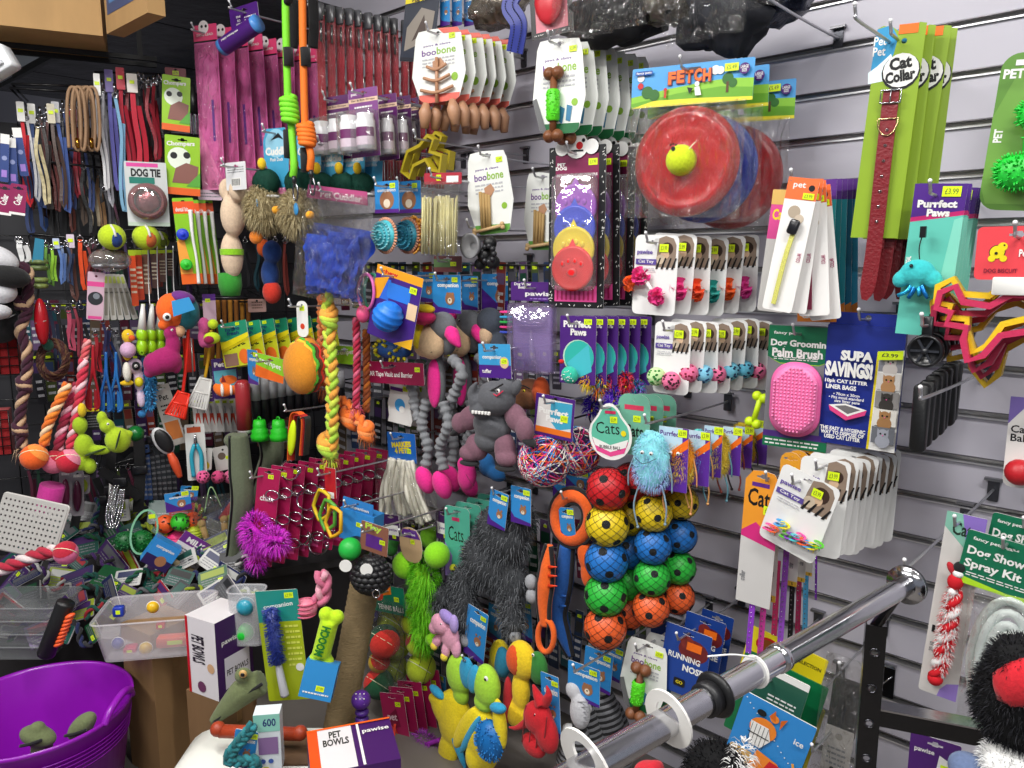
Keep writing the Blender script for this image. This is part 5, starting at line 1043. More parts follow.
# --- pelican, red crab fish
L=Loc(500,642,545,725,.40);k=L.k;t=T_(L,'plush_duck','yellow plush duck with orange face right of the turtles','soft toy')
blob('body',[(L(522,660),(17*k,.03,19*k)),(L(521,690),(10*k,.022,22*k)),(L(516,712),(15*k,.024,16*k))],m('#e8c61c','fabric'),t,.004);mb=MB();mb.ell(L(516,660,.018),(11*k,.022,15*k),m('#d8501a','fabric'));mb.build('face',t);eye(L,t,533,655,.022,.005)
mb=MB();mb.ell(L(538,668,-.01),(11*k,.02,16*k),m('#2f7a30','fabric'));mb.ell(L(508,700,.02),(5*k,.015,24*k),m('#b0202a','fabric'));mb.build('wing',t)
L=Loc(508,685,562,758,.46);k=L.k;t=T_(L,'plush_lobster','ribbed red plush lobster with white ringed eye','soft toy');rd=m('#c01824','fabric')
blob('body',[(L(538,718),(16*k,.03,17*k),(0,.5,0)),(L(546,732),(13*k,.026,20*k),(0,-.3,0)),(L(534,745),(14*k,.022,11*k),(0,.2,0)),('t',[L(542,705,.01),L(536,692,.01),L(533,684,.01)],[.018,.012,.004]),('t',[L(545,704,0),L(549,694,.01),L(546,685,.01)],[.014,.012,.003]),('t',[L(528,722,.01),L(516,728,.02),L(508,727,.02)],[.014,.008,.003])],rd,t,.004,3);eye(L,t,535,715,.034,.0062)
mb=MB();[mb.tube(sm([L(526+7*q,705+4*q,.024),L(524+7*q,722+4*q,.036),L(522+7*q,742+3*q,.026)]),.0016,m('#7c0c16','fabric'),5) for q in range(4)];mb.build('rib_seam',t)
F=fit(542,675,560,735,.44,roll=-4);bearcard(F,'narrow blue bear card right of the red lobster')
for i,(x0,x1,y0,y1,o,r_) in enumerate(((568,600,665,702,.42,0),(584,612,650,690,.34,4),(604,622,645,680,.30,6))):
    bearcard(fit(x0,y0,x1,y1,o,yaw=6,roll=r_),['blue bear card on long black hook above striped toys, front one','blue bear card above striped toys, middle one','blue bear card above striped toys, rear one'][i])
hook(fit(568,664,600,704,.46),'bear cards above striped toys',top=fit(568,664,600,704,.46).top+.0)
# --- striped soft toys low down
for i,(x0,y0,x1,y1,a) in enumerate(((556,722,590,790,.2),(572,700,606,770,-.3),(590,680,622,756,-.35),(604,706,626,762,-.3))):
    L=Loc(x0,y0,x1,y1,.40-.05*i);k=L.k;t=T_(L,'striped_soft_toy','black and grey striped soft toy, '+ORD[i]+' from the left below the bear cards','soft toy','striped soft toys')
    mb=MB();n=26;c=L((x0+x1)/2,(y0+y1)/2);X=Matrix.Translation(c) @ Matrix.Rotation(a,4,'Y')
    for j in range(n):
        z0,z1=-1+2*j/n,-1+2*(j+1)/n;rad=lambda z:max(.15,(1-z*z)**.35)*15*k;mb.lathe([(rad(z0),z0*34*k),(rad((z0+z1)/2)*1.02,(z0+z1)/2*34*k),(rad(z1),z1*34*k)],m('#202022' if j%2 else '#77787c','fabric'),X,14)
    mb.build('body',t);mb=MB();mb.ell(L((x0+x1)/2-4,y0+8,.02),(7*k,.016,6*k),m('#c8c8c8','fabric'));mb.build('ear',t)
L=Loc(562,684,590,730,.425);t=T_(L,'plush_bunny','pale grey ribbed plush toy behind the bear card','soft toy');k=L.k;blob('body',[(L(580,712),(11*k,.02,17*k)),(L(574,690,-.01),(9*k,.018,9*k))],m('#bcbcc0','fabric'),t,.004);mb=MB();[mb.tube([L(573,702+5*q,.018),L(588,702+5*q,.018)],.0014,m('#88888c','fabric'),5) for q in range(5)];mb.build('stitching',t)
# --- green frog with lime fur
L=Loc(390,540,446,650,.40);k=L.k;t=T_(L,'plush_frog','lime green plush frog with round eyes and shaggy body','soft toy');gm=m('#86d018','fabric')
for x,y,r_ in ((405,565,13),(437,555,12)):mb=MB();mb.ell(L(x,y,.02),(r_*k*.98,.04,r_*k),gm,n=18);mb.build('eye_ball',t)
mb=MB();mb.ell(L(420,590),(12*k,.03,26*k),gm,wob=.2);mb.ell(L(422,625),(9*k,.024,22*k),gm);mb.build('body',t);mb=MB();mb.fur([(L(424,575),(14*k,.03,20*k)),(L(422,602),(12*k,.03,22*k)),(L(424,628),(10*k,.026,20*k))],3600,.026,[m('#6ac81a','fur'),m('#8ae03a','fur'),m('#50a818','fur')],.0009,.9,3);mb.build('shaggy_fur',t)
for x,y in ((418,636),(432,640)):mb=MB();mb.ell(L(x,y,.03),(7*k,.018,6*k),gm);mb.build('foot',t)
F=fit(400,528,422,562,.43,roll=-6);w,h=F.w,F.h;t=thing('header_card','kraft and purple card above the green frog toy','header card',F,'cards on ties');mb,A=card(w,h,'#c0a27a',w*.4,drop=.01);A.poly([(-.45,.2),(.45,.2),(.3,.44),(-.3,.44)],'purple');A.text('pawise',0,.3,.1,'white',w=.5);A.price(.1,.1,.02,.014);mb.build('printed_card',t);hook(F,'green frog toy',top=F.top-.01)
# leafy toys behind the frog
for i,(x,y,c,nm) in enumerate(((390,545,'#2a7a28','dark green leafy'),(428,538,'#7ac020','lime leafy'),(380,530,'#c060a0','pink round'))):
    L=Loc(x-12,y-14,x+12,y+14,.32-.03*i);t=T_(L,'plush_vegetable',nm+' plush toy half hidden behind the frog','soft toy');blob('body',[(L(x,y),(10*L.k,.022,11*L.k)),(L(x+4,y-6),(7*L.k,.018,8*L.k))],m(c,'fabric'),t,.004);mb=MB();mb.tube(sm([L(x,y-8,.02),L(x-2,y,.026),L(x,y+9,.02)]),.001,m('#1a3a18','fabric'),4);mb.build('stitching',t)
for i,(x0,x1,y0,y1) in enumerate(((384,400,515,540),(436,452,512,540),(424,440,522,546))):
    F=fit(x0,y0,x1,y1,.38-.05*i,roll=-8+6*i);w,h=F.w,F.h;t=thing('header_card',['purple and white','dark purple','plum'][i]+' label card above the frog, '+ORD[i]+' from left','header card',F);mb,A=card(w,h,'#3c1c50',.003,drop=.008);A.rect(-.4,-.3,.4,.1,'white');A.text('pawise',0,-.1,.14,'purple',w=.6);A.price(.1,-.35,.018,.012);mb.build('printed_card',t)
# --- tennis balls in nets and card
def tball(L,px,py,rpx,c1,c2,t,d=0,nm='ball',seed=0):
    mb=MB();r_=rpx*L.k;c=L(px,py,d);mb.ell(c,r_,m(c1,'fabric'),n=18)
    if c2:
        X=Matrix.Translation(c) @ Euler((.5+seed,seed*1.3,seed)).to_matrix().to_4x4();mb.lathe([(0,r_*1.03),(r_*.42,r_*.94),(r_*.74,r_*.73),(r_*.93,r_*.45)],m(c2,'fabric'),X,16)
    mb.tube([c+Vector((math.cos(a)*r_*1.0,-abs(math.sin(a))*r_*.7-.001,r_*.7*math.sin(a*1.0))) for a in [PI*j/12 for j in range(13)]],.0014,m('#dfe6c0','fabric'),5);return mb.build(nm,t)
L=Loc(362,600,400,704,.44);t=T_(L,'bagged_balls','clear tube bag with red and dark green patchwork balls','balls')
tball(L,384,641,15,'#1d4a34','#d03028',t,0,'ball',1);tball(L,379,662,10,'#c8a020','#d03028',t,-.01,'ball',2);tball(L,379,684,14,'#1d5a3a','#d03028',t,0,'ball',3);tball(L,370,615,8,'#4a3a80',None,t,-.01)
L.F.h;q=pouch(L.F.w*.95,L.F.h,m('white','film'),.05,0,.02,5,.005).build('clear_bag',t)
L=Loc(376,600,440,690,.36);t=T_(L,'netted_tennis_balls','net of yellow-green tennis balls under green card','balls')
for i,(x,y,r_) in enumerate(((392,622,14),(397,645,13),(394,668,13),(420,642,13),(421,668,14),(414,622,12))):tball(L,x,y,r_,'#b8cc2c','#8a1c24' if i==3 else None,t,.01*(i%2),'tennis_ball',i)
mb=MB();[mb.tube(sm([L(x-14,612,.045),L(x,640,.055),L(x-12,685,.045)]),.0009,m('#20301c','plastic'),4) for x in (385,395,405,415,425,435)];mb.build('net',t)
F=fit(373,586,405,613,.42,yaw=8,roll=-6);w,h=F.w,F.h;t=thing('header_card','green and orange tennis ball card beside the frog','header card',F);mb,A=card(w,h,'#0f7a5a',.003,drop=.01);A.poly([(-.3,.5),(.1,.5),(.1,.2),(-.2,.1)],'#f08020');A.disc(-.3,.1,.14,'#d0402a');A.price(.25,.05,.022,.016,'neon');A.text('TENNIS BALLS',.05,-.3,.18,'white',w=.8,bold=.03);mb.build('printed_card',t);hook(F,'tennis balls',top=F.top-.01)
# --- magenta cards low
def mag(F,c,i):
    w,h=F.w,F.h;t=thing('cat_toy_card','x','cat toy',F);mb,A=card(w,h,'#a01c50',.003);A.price(.2,.32,.02,.016);A.poly([(-.3,.1),(.1,.25),(.2,-.05),(-.2,-.1)],'#7a1238');A.text('pet',-.1,.08,.14,'#e0c0c8',w=.4);A.poly([(-.5,-.5),(.2,-.5),(0,-.1),(-.3,0)],'#c83a2a');mb.build('card',t);mb=MB();mb.tube(sm([(0,-.006,0),(-.005,-.012,-h*.2),(.002,-.006,-h*.45)]),[.004]*len(sm([(0,-.006,0),(-.005,-.012,-h*.2),(.002,-.006,-h*.45)])),m('#e8402a','fabric'),6);mb.build('toy',t);return t
sp=[(fit(384+9*i,694-6*i,408+9*i,752-3*i,.46-.03*i,yaw=20,roll=-8),0) for i in range(5)];many(mag,'magenta cat toy card in the low fanned row','fanned magenta cards',sp)
L=Loc(405,730,445,765,.42);t=T_(L,'feather_boa_toy','purple feather fluff beneath the fanned magenta cards','cat toy');mb=MB();mb.tube(sm([L(410,752),L(425,745,.02),L(440,740)]),.008,m('#8a2a9a','fur'),6);mb.fur([(L(425,746),(16*L.k,.02,12*L.k))],700,.022,[m('#8a2a9a','fur'),m('#a848b8','fur')],.001,.5,7);mb.build('feathers',t)
F=fit(425,672,446,692,.3);bearcard(F,'dark blue bear card left of the turtle toys')
# ================================================================ chrome rail, post and low goods at the lower right
def axisT(p,d):
    q=d.to_track_quat('Z','Y');return Matrix.Translation(p) @ q.to_matrix().to_4x4()
pn=atd(556,786,.70);pf=atd(908,584,1.12);pm=pn.lerp(pf,.52);dr=(pf-pn).normalized()
F0=Fit();F0.loc=pf;F0.rz=F0.roll=F0.tilt=0
t=thing('garment_rail_arm','polished chrome tube rail sloping down across the lower right foreground','rail',F0);mb=MB();T=axisT(pn-pf-dr*.35,dr)
ln=(pm-pn).length+.35;mb.lathe([(.0165,0),(.0165,ln)],m('#d4d4d8','chrome'),T,28);mb.lathe([(.0165,ln),(.0185,ln+.001),(.0185,ln+.014),(.0155,ln+.016),(.0155,(pf-pn).length+.35)],m('#d4d4d8','chrome'),T,28);mb.build('tube',t)
mb=MB();mb.lathe([(0,0),(.030,0),(.030,.004),(.017,.006),(.017,.012)][::-1],m('#c8c8cc','chrome'),axisT(-dr*.008,dr) @ Matrix.Scale(1,4),24);mb.lathe([(0,0),(.030,0)],m('#77777c','steel'),axisT(dr*.0,-dr),24);mb.build('end_flange',t)
for a in (-1,1):mb=MB();mb.ell(Vector((0,0,.022*a))-dr*.004,.0042,m('#55555a','chrome'),n=8);mb.build('screw',t)
def on(tt):return pn.lerp(pf,tt)
F1=Fit();F1.loc=on(.35);F1.rz=F1.roll=F1.tilt=0;t=thing('rail_stopper','black rubber stopper ring around the chrome rail','stopper',F1);mb=MB();mb.lathe([(.0168,-.004),(.026,-.004),(.028,0),(.026,.004),(.0168,.004)],m('#111113','rubber'),axisT(Vector(),dr),24);mb.lathe([(.0168,-.006),(.020,-.006),(.0205,-.020),(.0168,-.020)],m('#1a1a1d','rubber'),axisT(Vector(),dr),24);mb.build('ring',t)
def sizer(tt,rad,lab,tilt):
    F=Fit();F.loc=on(tt);F.rz=F.roll=F.tilt=0;t=thing('size_divider',lab,'rail divider',F,'white rail dividers');mb=MB();T=axisT(Vector(),(dr+Vector((0,0,tilt))).normalized()) @ Matrix.Translation((.0,rad-.03,0))
    outer=[(math.cos(a)*rad,math.sin(a)*rad) for a in [2*PI*j/30 for j in range(30)]];inner=[(math.cos(a)*.0172,math.sin(a)*.0172-(rad-.03)) for a in [2*PI*j/18 for j in range(18)]]
    mb.plate(outer,m('#e4e2dd','plastic'),.003,0,[inner[::-1]],T=T @ Matrix.Rotation(PI/2,4,'X'));mb.build('disc',t)
sizer(.235,.034,'white plastic divider disc on the rail below the black stopper',.1);sizer(.06,.038,'white plastic divider disc at the lower end of the rail',.2)
F2=Fit();F2.loc=on(.46);F2.rz=F2.roll=F2.tilt=0;t=thing('cable_tie','loose white cable tie looped over the chrome rail','cable tie',F2);mb=MB();T=axisT(Vector(),dr);mb.tube([T @ Vector((math.cos(a)*.0185,math.sin(a)*.0185,.002*math.sin(a))) for a in [2*PI*j/24 for j in range(24)]],1,m('white','plastic'),4,closed=True,flat=(.004,.0014))
mb.tube(sm([T @ Vector((0,.019,0)),T @ Vector((.01,.030,-.03)),T @ Vector((.03,.028,-.055))]),.0012,m('white','plastic'),5);mb.build('band',t)
# post and crossbar
def post():
    c=atd(870,700,1.17);F=Fit();F.loc=Vector((c.x,c.y,0));F.rz=YAW-R(22);F.roll=F.tilt=0;u=Vector((math.cos(F.rz),math.sin(F.rz),0));top=atd(878,622,1.17).z;t=thing('rack_post','black steel rack upright with round holes and crossbar','rack',F)
    mb=MB();w=.031;out=[(-w/2,0),(w/2,0),(w/2,top),(-w/2,top)];holes=[circ(0,top-.045-.062*i,.0055,12) for i in range(12) if top-.045-.062*i>.03]
    mb.plate(out,m('#0f0f11','gloss'),.003,-.015,holes);mb.box((w/2-.001,0,top/2),(.002,.03,top),m('#a8a8ac','chrome'));mb.box((-w/2+.001,0,top/2),(.002,.03,top),m('#111113','gloss'));mb.build('upright',t)
    for i in range(6):mb=MB();mb.ring((0,-.017,top-.045-.062*i),.0066,.0016,m('#55555a','chrome'));mb.build('hole_grommet',t)
    zc_=atd(885,712,1.17).z;mb=MB();L_=.55;mb.box((w/2+L_/2,0,zc_),(L_,.028,.028),m('#0e0e10','gloss'));mb.box((w/2+L_/2,0,zc_+.0155),(L_,.030,.003),m('#b8b8bc','chrome'));mb.build('crossbar',t)
    q=pf-F.loc;qx=q.dot(u);qy=q.dot(Vector((-u.y,u.x,0)));mb=MB();mb.tube([(0,.005,top-.01),(qx*.8,qy+.02,q.z-.02),(qx,qy+.006,q.z)],.009,m('#222226','gloss'),8);mb.build('rail_bracket',t)
post()
# black plate with short tab on the wall
F=fit(884,664,895,697,.0);t=thing('hook_plate','empty black hook plate on the wall right of the rack post','hook plate',F);mb=MB();mb.plate(rrect(F.w,F.h,.002),m('#1c1c1f','steel'),.003,-.004);mb.box((0,-.008,F.h/2),(F.w*1.2,.014,.006),m('#c8c8cc','chrome'));mb.tube([(F.w*.3,-.008,F.h*.2),(-F.w*.5,-.014,-F.h*.1)],.0018,m('#c8c8cc','chrome'));mb.build('plate',t)
# boards and cards stacked behind the rail
def pad(F,c,e,lab,th=.004,grp=None):
    w,h=F.w,F.h;t=thing('grooming_cloth_pack',lab,'card pack',F,grp);mb,A=card(w,h,c,.004,th,None,edge=e);return t,mb,A
F=fit(729,703,803,800,.36,yaw=10,roll=14);w,h=F.w,F.h;t=thing('picture_card','blue card with grinning orange cartoon dog on snowy ground','picture card',F);mb,A=card(w,h,'#2f86cc',.003,.003,None)
for i in range(14):A.disc(-.45+.9*((i*37)%14)/14,.45-.5*((i*23)%14)/14,.010,'white',n=6)
A.disc(-.12,.22,.17,'#e8842a',1.1);A.disc(-.02,.38,.06,'#e8842a');A.poly([(-.1,.38),(-.04,.47),(.0,.36)],'#d0641a');A.poly([(.06,.4),(.14,.44),(.08,.3)],'#d0641a');A.disc(-.2,.38,.05,'black',1.3);A.poly([(-.3,.26),(-.05,.26),(.02,.14),(-.08,.02),(-.24,.02)],'white')
for q in range(5):A.rect(-.27+.055*q,.02,-.264+.055*q,.25,'black')
A.rect(-.3,.138,0,.148,'black');A.poly([(-.1,.0),(.2,-.04),(.4,-.2),(.38,-.5),(-.2,-.5),(-.16,-.2)],'#e8842a');A.poly([(.1,-.05),(.3,-.06),(.4,-.2),(.2,-.24),(.05,-.16)],'#c8202a');A.poly([(.36,-.2),(.42,-.05),(.36,.05),(.39,.06),(.46,-.06),(.4,-.22)],'#e8a03a');A.text('ice',.36,.28,.06,'white',w=.13);A.disc(.2,-.42,.08,'#f0b050');mb.build('printed_card',t)
F=fit(722,742,744,800,.37,yaw=10,roll=14);t,mb,A=pad(F,'#c8a060','#a88040','wooden backed board at the lower left of the cartoon dog card',.012);mb.build('board',t)
for i,(x0,x1,y0,y1,c,lab,o) in enumerate(((741,800,668,750,'#2a5a48','dark teal grooming pack with clear cover behind the dog card',.31),(733,818,664,752,'#0f7040','green pack with dotted lower edge behind the chrome rail',.26),(742,822,640,700,'#e8d420','yellow card with red oval print behind the chrome rail',.22),(786,816,700,770,'#c8b828','clear yellow edged sleeve right of the dog card',.24))):
    F=fit(x0,y0,x1,y1,o,yaw=8,roll=12);t,mb,A=pad(F,c,'white' if i==0 else c,lab)
    if i==2:A.disc(-.22,.28,.12,'red',1.4);A.disc(-.22,.28,.09,'#8a4a1a',1.4);A.text('SELECTION',.3,.3,.06,'black',w=.3)
    if i==0:A.rect(-.5,.42,.5,.5,'white');A.lines(-.1,.4,0,.2,4,'white')
    if i==1:[A.disc(.3+.03*(q%4),-.2-.04*q,.006,'white',n=5) for q in range(6)]
    mb.build('card',t);
    hook(F,['teal pack','green pack','yellow card','yellow edged sleeve'][i]+' behind the rail',top=F.top-.02)
F=fit(818,652,866,800,.25,yaw=8,roll=4);w,h=F.w,F.h;t=thing('bagged_strap','clear crinkled bag with black strap and grey printed label','bagged goods',F);mb=MB();mb.rbox((0,0,h*.12),(w*.6,.02,h*.4),.01,m('#151517','fabric'));mb.build('black_strap',t);mb=MB();mb.plate(rrect(w*.6,h*.34,.003,3,0,-h*.16),m('#a8a4a0'),.001,-.014);A=Art(mb,w,h,-.0146);A.disc(0,-.05,.08,'#8a8680');A.lines(-.2,.2,-.26,-.12,4,'grey');A.disc(-.05,-.28,.05,'black');mb.build('label',t);pouch(w,h,m('white','film'),.02,0,-.018,8,.007,freq=20).build('clear_bag',t);hook(F,'bagged black strap',top=F.top-.02)
# magpie plush at the corner, near
def magpie():
    F=fit(972,640,1075,820,dep=.92);L=Loc(972,640,1075,820,dep=.92);t=thing('plush_badger','black and white furry plush with red felt patch at lower right corner','soft toy',L.F);k=L.k
    seg=[(L(1022,700),(42*k,.05,52*k)),(L(1020,660,.01),(26*k,.04,22*k))];blob('body',seg,m('#121214','fur'),t,.006,4);mb=MB();mb.fur(seg,5200,.010,[m('#0f0f11','fur'),m('#1c1c20','fur'),m('#26262b','fur')],.0006,.4,4);mb.build('black_fur',t)
    mb=MB();mb.ell(L(1024,684,.045),(23*k,.018,27*k),m('#c81828','fabric'),rot=(0,.5,0),wob=.25);mb.build('red_patch',t)
    seg2=[(L(1018,775,.02),(34*k,.05,30*k)),(L(1004,762,.03),(20*k,.04,18*k))];blob('belly',seg2,m('#d8d8d6','fur'),t,.006,4);mb=MB();mb.fur(seg2,2600,.010,[m('#e8e8e6','fur'),m('#d0d0d0','fur')],.0006,.4,5);mb.build('white_fur',t)
    seg3=[(L(975,775,.05),(26*k,.03,16*k),(0,.4,0))];blob('foot',seg3,m('#5a6a8c','fabric'),t,.005,4)
magpie()
L=Loc(688,735,745,800,dep=1.0);t=thing('furry_slipper','black furry toy with white strands below the chrome rail','soft toy',L.F);k=L.k;sg=[(L(716,775),(30*k,.04,32*k))];blob('body',sg,m('#111113','fur'),t,.006);mb=MB();mb.fur(sg,1500,.010,[m('#0f0f11','fur'),m('#1c1c20','fur')],.0007,.4,2);mb.build('fur',t);mb=MB();mb.fur([(L(740,765),(6*k,.03,24*k))],260,.014,[m('white','fur')],.0008,.6,3);mb.build('white_strands',t)
L=Loc(634,758,664,790,dep=.9);t=thing('red_cushion','red fabric corner peeping under the rail at the bottom edge','soft toy',L.F);k=L.k;blob('body',[(L(650,776),(17*k,.02,13*k)),(L(655,768),(8*k,.016,6*k))],m('#c01c2c','fabric'),t,.004);mb=MB();mb.tube(sm([L(638,768,.02),L(650,772,.024),L(662,768,.02)]),.001,m('#7a0c18','fabric'),4);mb.build('seam',t)
# ================================================================ left part of the slat wall (long hooks)
def scard(name,cat,lab,box,off,c,art=None,grp=None,n=1,step=.04,dx=0,dz=0,yaw=14,roll=0,pl=MAIN,hk=None,hole='euro',r=.004,extra=None,hoff=None,out=None):
    F=fit(*box,off,pl,yaw,roll=roll);w,h=F.w,F.h;t=thing(name,lab,cat,F,grp);mb,A=card(w,h,c,r,hole=hole if w>.035 else 'round',drop=min(.013,h*.2),out=[(a*w,b*h) for a,b in out] if out else None)
    if art:art(A)
    mb.build('printed_card',t)
    if extra:extra(t,w,h)
    if n>1:stack(t,F,n,step,lab,grp,dx=dx,dz=dz)
    if hk:hook(F,hk,top=F.top-.01,off=hoff)
    return t,F
def strap_pack(lab,grp,box,off,n,step,c,pl=MAIN,dx=0,yaw=12,film=True,foil=None):
    F=fit(*box,off,pl,yaw);w,h=F.w,F.h;t=thing('bagged_lead',lab,'dog lead',F,grp);mb=MB()
    for i in range(3):x=w*(-.3+.3*i);mb.tube(sm([(x,0,h*.44),(x*.8,-.004,0),(x*1.1,0,-h*.46)],.03),1,m(c,'webbing'),4,flat=(w*.24,.004))
    mb.build('webbing',t);mb=MB();mb.rbox((0,-.002,h*.46),(w*.7,.014,h*.09),.003,m('#4a4a4e','plastic'));mb.tube([(w*.1,-.004,h*.4),(w*.1,-.006,h*.3)],.004,m('#99999c','chrome'));mb.build('clip',t)
    if film:pouch(w,h,m('white','film'),.008,0,-.006,n,.005,freq=16).build('clear_bag',t)
    if n>1:stack(t,F,n,step,lab,grp,dx=dx)
    return t,F
t,F=strap_pack('bagged crimson webbing lead with grey clip in dense top row','bagged crimson leads',(318,4,328,188),.50,14,.030,'#b01830',dx=.006,yaw=30);hook(F,'bagged crimson leads',top=F.top-.006)
# pink long bags
def pinkbag():
    F=fit(198,24,221,190,.62,yaw=22);w,h=F.w,F.h;t=thing('long_pink_pack','x','bagged goods',F);mb=MB();mb.plate(rrect(w,h,.004),m('#e070b0'),.002,0);A=Art(mb,w,h,-.001);A.rect(-.5,.40,.5,.5,'#e8487a');A.disc(-.05,.485,.22,'#f0e8e8');A.disc(-.12,.49,.05,'black');A.disc(.06,.49,.05,'black');A.text('DOG LEAD',0,.44,.015,'white',w=.7);A.rect(-.5,.395,.5,.405,'black');A.rect(.12,-.2,.22,.05,'#6a3a9a');A.poly([(-.5,-.1),(.3,-.4),(.5,-.45),(.5,-.5),(-.5,-.5)],'#e88ab8');mb.build('printed_card',t);pouch(w*.98,h*.88,m('#ffd8ee','film'),.012,-h*.05,-.004,3,.006).build('clear_bag',t)
    stack(t,F,8,.055,'long pink bagged dog towel pack','long pink packs',dx=.0);hook(F,'long pink packs',top=F.top-.02)
pinkbag()
F=fit(224,6,264,52,.60,yaw=18,roll=-6);w,h=F.w,F.h;t=thing('roll_pack','purple hang card with rolled purple and blue pet mat','roll',F);mb,A=card(w*.72,h*.6,'#4c1f78',.006);A.text('me\nto\nmat',-.2,.0,.12,'white',w=.2);A.lines(0,.4,-.1,.1,2,'white');q=mb.build('hang_card',t)
for v in q.data.vertices:v.co.z+=h*.25;v.co.y+=.01
mb=MB();T=Matrix.Translation((0,-.02,-h*.18)) @ Matrix.Rotation(PI/2-.25,4,'Y');mb.lathe([(0,-w*.5),(.026,-w*.5),(.026,-w*.42)],m('#4f8fd8','plastic'),T,16);mb.lathe([(.0262,-w*.42),(.0262,w*.42)],m('#4a1c74','card'),T,16);mb.lathe([(.026,w*.42),(.026,w*.5),(0,w*.5)],m('#4f8fd8','plastic'),T,16);A=Art(mb,w,h,-.0475);A.text('puppy training mat',-.1,-.2,.06,'white',w=.45,rot=.2);mb.build('roll',t);hook(F,'purple mat roll',top=F.top-.01,off=.63)
# --- rope tug leads
def ropelead(cx,c1,off,y0,y1,coil,lab,grip):
    L=Loc(cx-12,y0,cx+14,y1,off);t=thing('rope_lead',lab,'dog lead',L.F,'thick rope slip leads');r_=4*L.k
    mb=MB();mb.tube(sm([L(cx,y0),L(cx+1,(y0+coil[0])/2,.006),L(cx+3,coil[0]+6)]),r_,m(c1,'webbing'),8);mb.build('rope',t)
    for a,b in grip:mb=MB();mb.tube([L(cx+3,a,.004),L(cx+4,b,.004)],r_*1.35,m('#161618','fabric'),8);mb.build('grip',t)
    mb=MB();n=64;q0,q1=L(cx+3,coil[0],.01),L(cx+6,coil[1],.01);mb.tube([q0.lerp(q1,i/n)+Vector((math.cos(i*.5)*7.5*L.k*(1-abs(i/n-.5)*.4),math.sin(i*.5)*7.5*L.k,0)) for i in range(n+1)],r_*.78,m(c1,'webbing'),7);mb.tube([q0,q1],7*L.k,m(c1,'webbing'),8);mb.build('coiled_knot',t)
    mb=MB();mb.tube(sm([L(cx+6,coil[1]-2),L(cx+9,y1-40,.004),L(cx+8,y1-25)]),r_,m(c1,'webbing'),8);mb.build('tail',t)
    mb=MB();e=L(cx+9,y1-26,.006);mb.tube([e,e+Vector((0,0,-.02))],.006,m('#2a2a2c','plastic'),8);mb.ring(e+Vector((.004,0,-.045)),.012,.0028,m('#8a8a8e','chrome'),sz=2);mb.build('carabiner',t)
ropelead(285,'#7ad82a',.64,-30,202,(97,122),'lime green rope lead with black grips and coiled knot',[(48,66),(130,158),(0,1)])
ropelead(302,'#f0741a',.62,-30,196,(124,145),'orange rope lead with black grips and coiled knot',[(48,66),(148,172)])
for x,c in ((293,'lime'),(313,'orange')):
    L=Loc(x-5,-30,x+5,50,.55);t=thing('rope_lead',c+' rear rope lead end with wide black sleeve at the top edge','dog lead',L.F,'thick rope slip leads');mb=MB();mb.tube(sm([L(x,-30),L(x,4)]),4*L.k,m('#7ad82a' if c=='lime' else '#f0741a','webbing'),8);mb.build('rope',t);mb=MB();mb.tube(sm([L(x,0),L(x+1,25),L(x,48)]),5.5*L.k,m('#131315','fabric'),8);mb.build('sleeve',t)
# --- bottles on purple cards
def bottlecard(t,w,h):
    for i,x in enumerate((-.36,.2)):
        mb=MB();T=Matrix.Translation((w*x,-.022,-h*.16));r_=w*.27;H=h*.52;mb.lathe([(0,-H/2),(r_,-H/2),(r_,H*.30),(r_*.85,H*.36),(r_*.86,H*.5),(0,H*.5)],m('#e2e2e6','plastic'),T,16);b=mb.build('bottle',t)
        mb=MB();mb.lathe([(r_*1.01,-H*.36),(r_*1.01,H*.1)],m('#6a2a60','card'),T,16,a0=PI,a1=2*PI);mb.lathe([(r_*1.02,-H*.40),(r_*1.02,-H*.16)],m('#c8b8c4','card'),T,16,a0=PI,a1=2*PI);mb.build('label',b)
    mb=MB();mb.rbox((-w*.08,-.02,-h*.15),(w*1.2,.045,h*.62),.008,m('white','clear'));mb.build('blister',t)
def bart(A):A.rect(-.5,.30,.5,.36,'#d8b8a0');A.text('Ear & Eye Drops',0,.33,.035,'black',w=.8);A.text('pet',-.3,.42,.05,'white',w=.2);A.lines(-.3,.3,.20,.26,1,'white')
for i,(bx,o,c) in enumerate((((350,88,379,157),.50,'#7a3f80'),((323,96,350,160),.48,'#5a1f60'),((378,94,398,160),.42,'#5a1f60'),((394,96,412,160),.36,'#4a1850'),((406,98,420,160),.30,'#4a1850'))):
    scard('eye_drop_pack','pet medicine','purple card with white capped bottles, '+['front and palest','left one in shade','right of the palest','second right of the palest','rightmost below coral cards'][i],bx,o,c,bart,'purple bottle packs',yaw=16,roll=-2,extra=bottlecard,hk='purple bottle pack, '+ORD[i],r=.002)
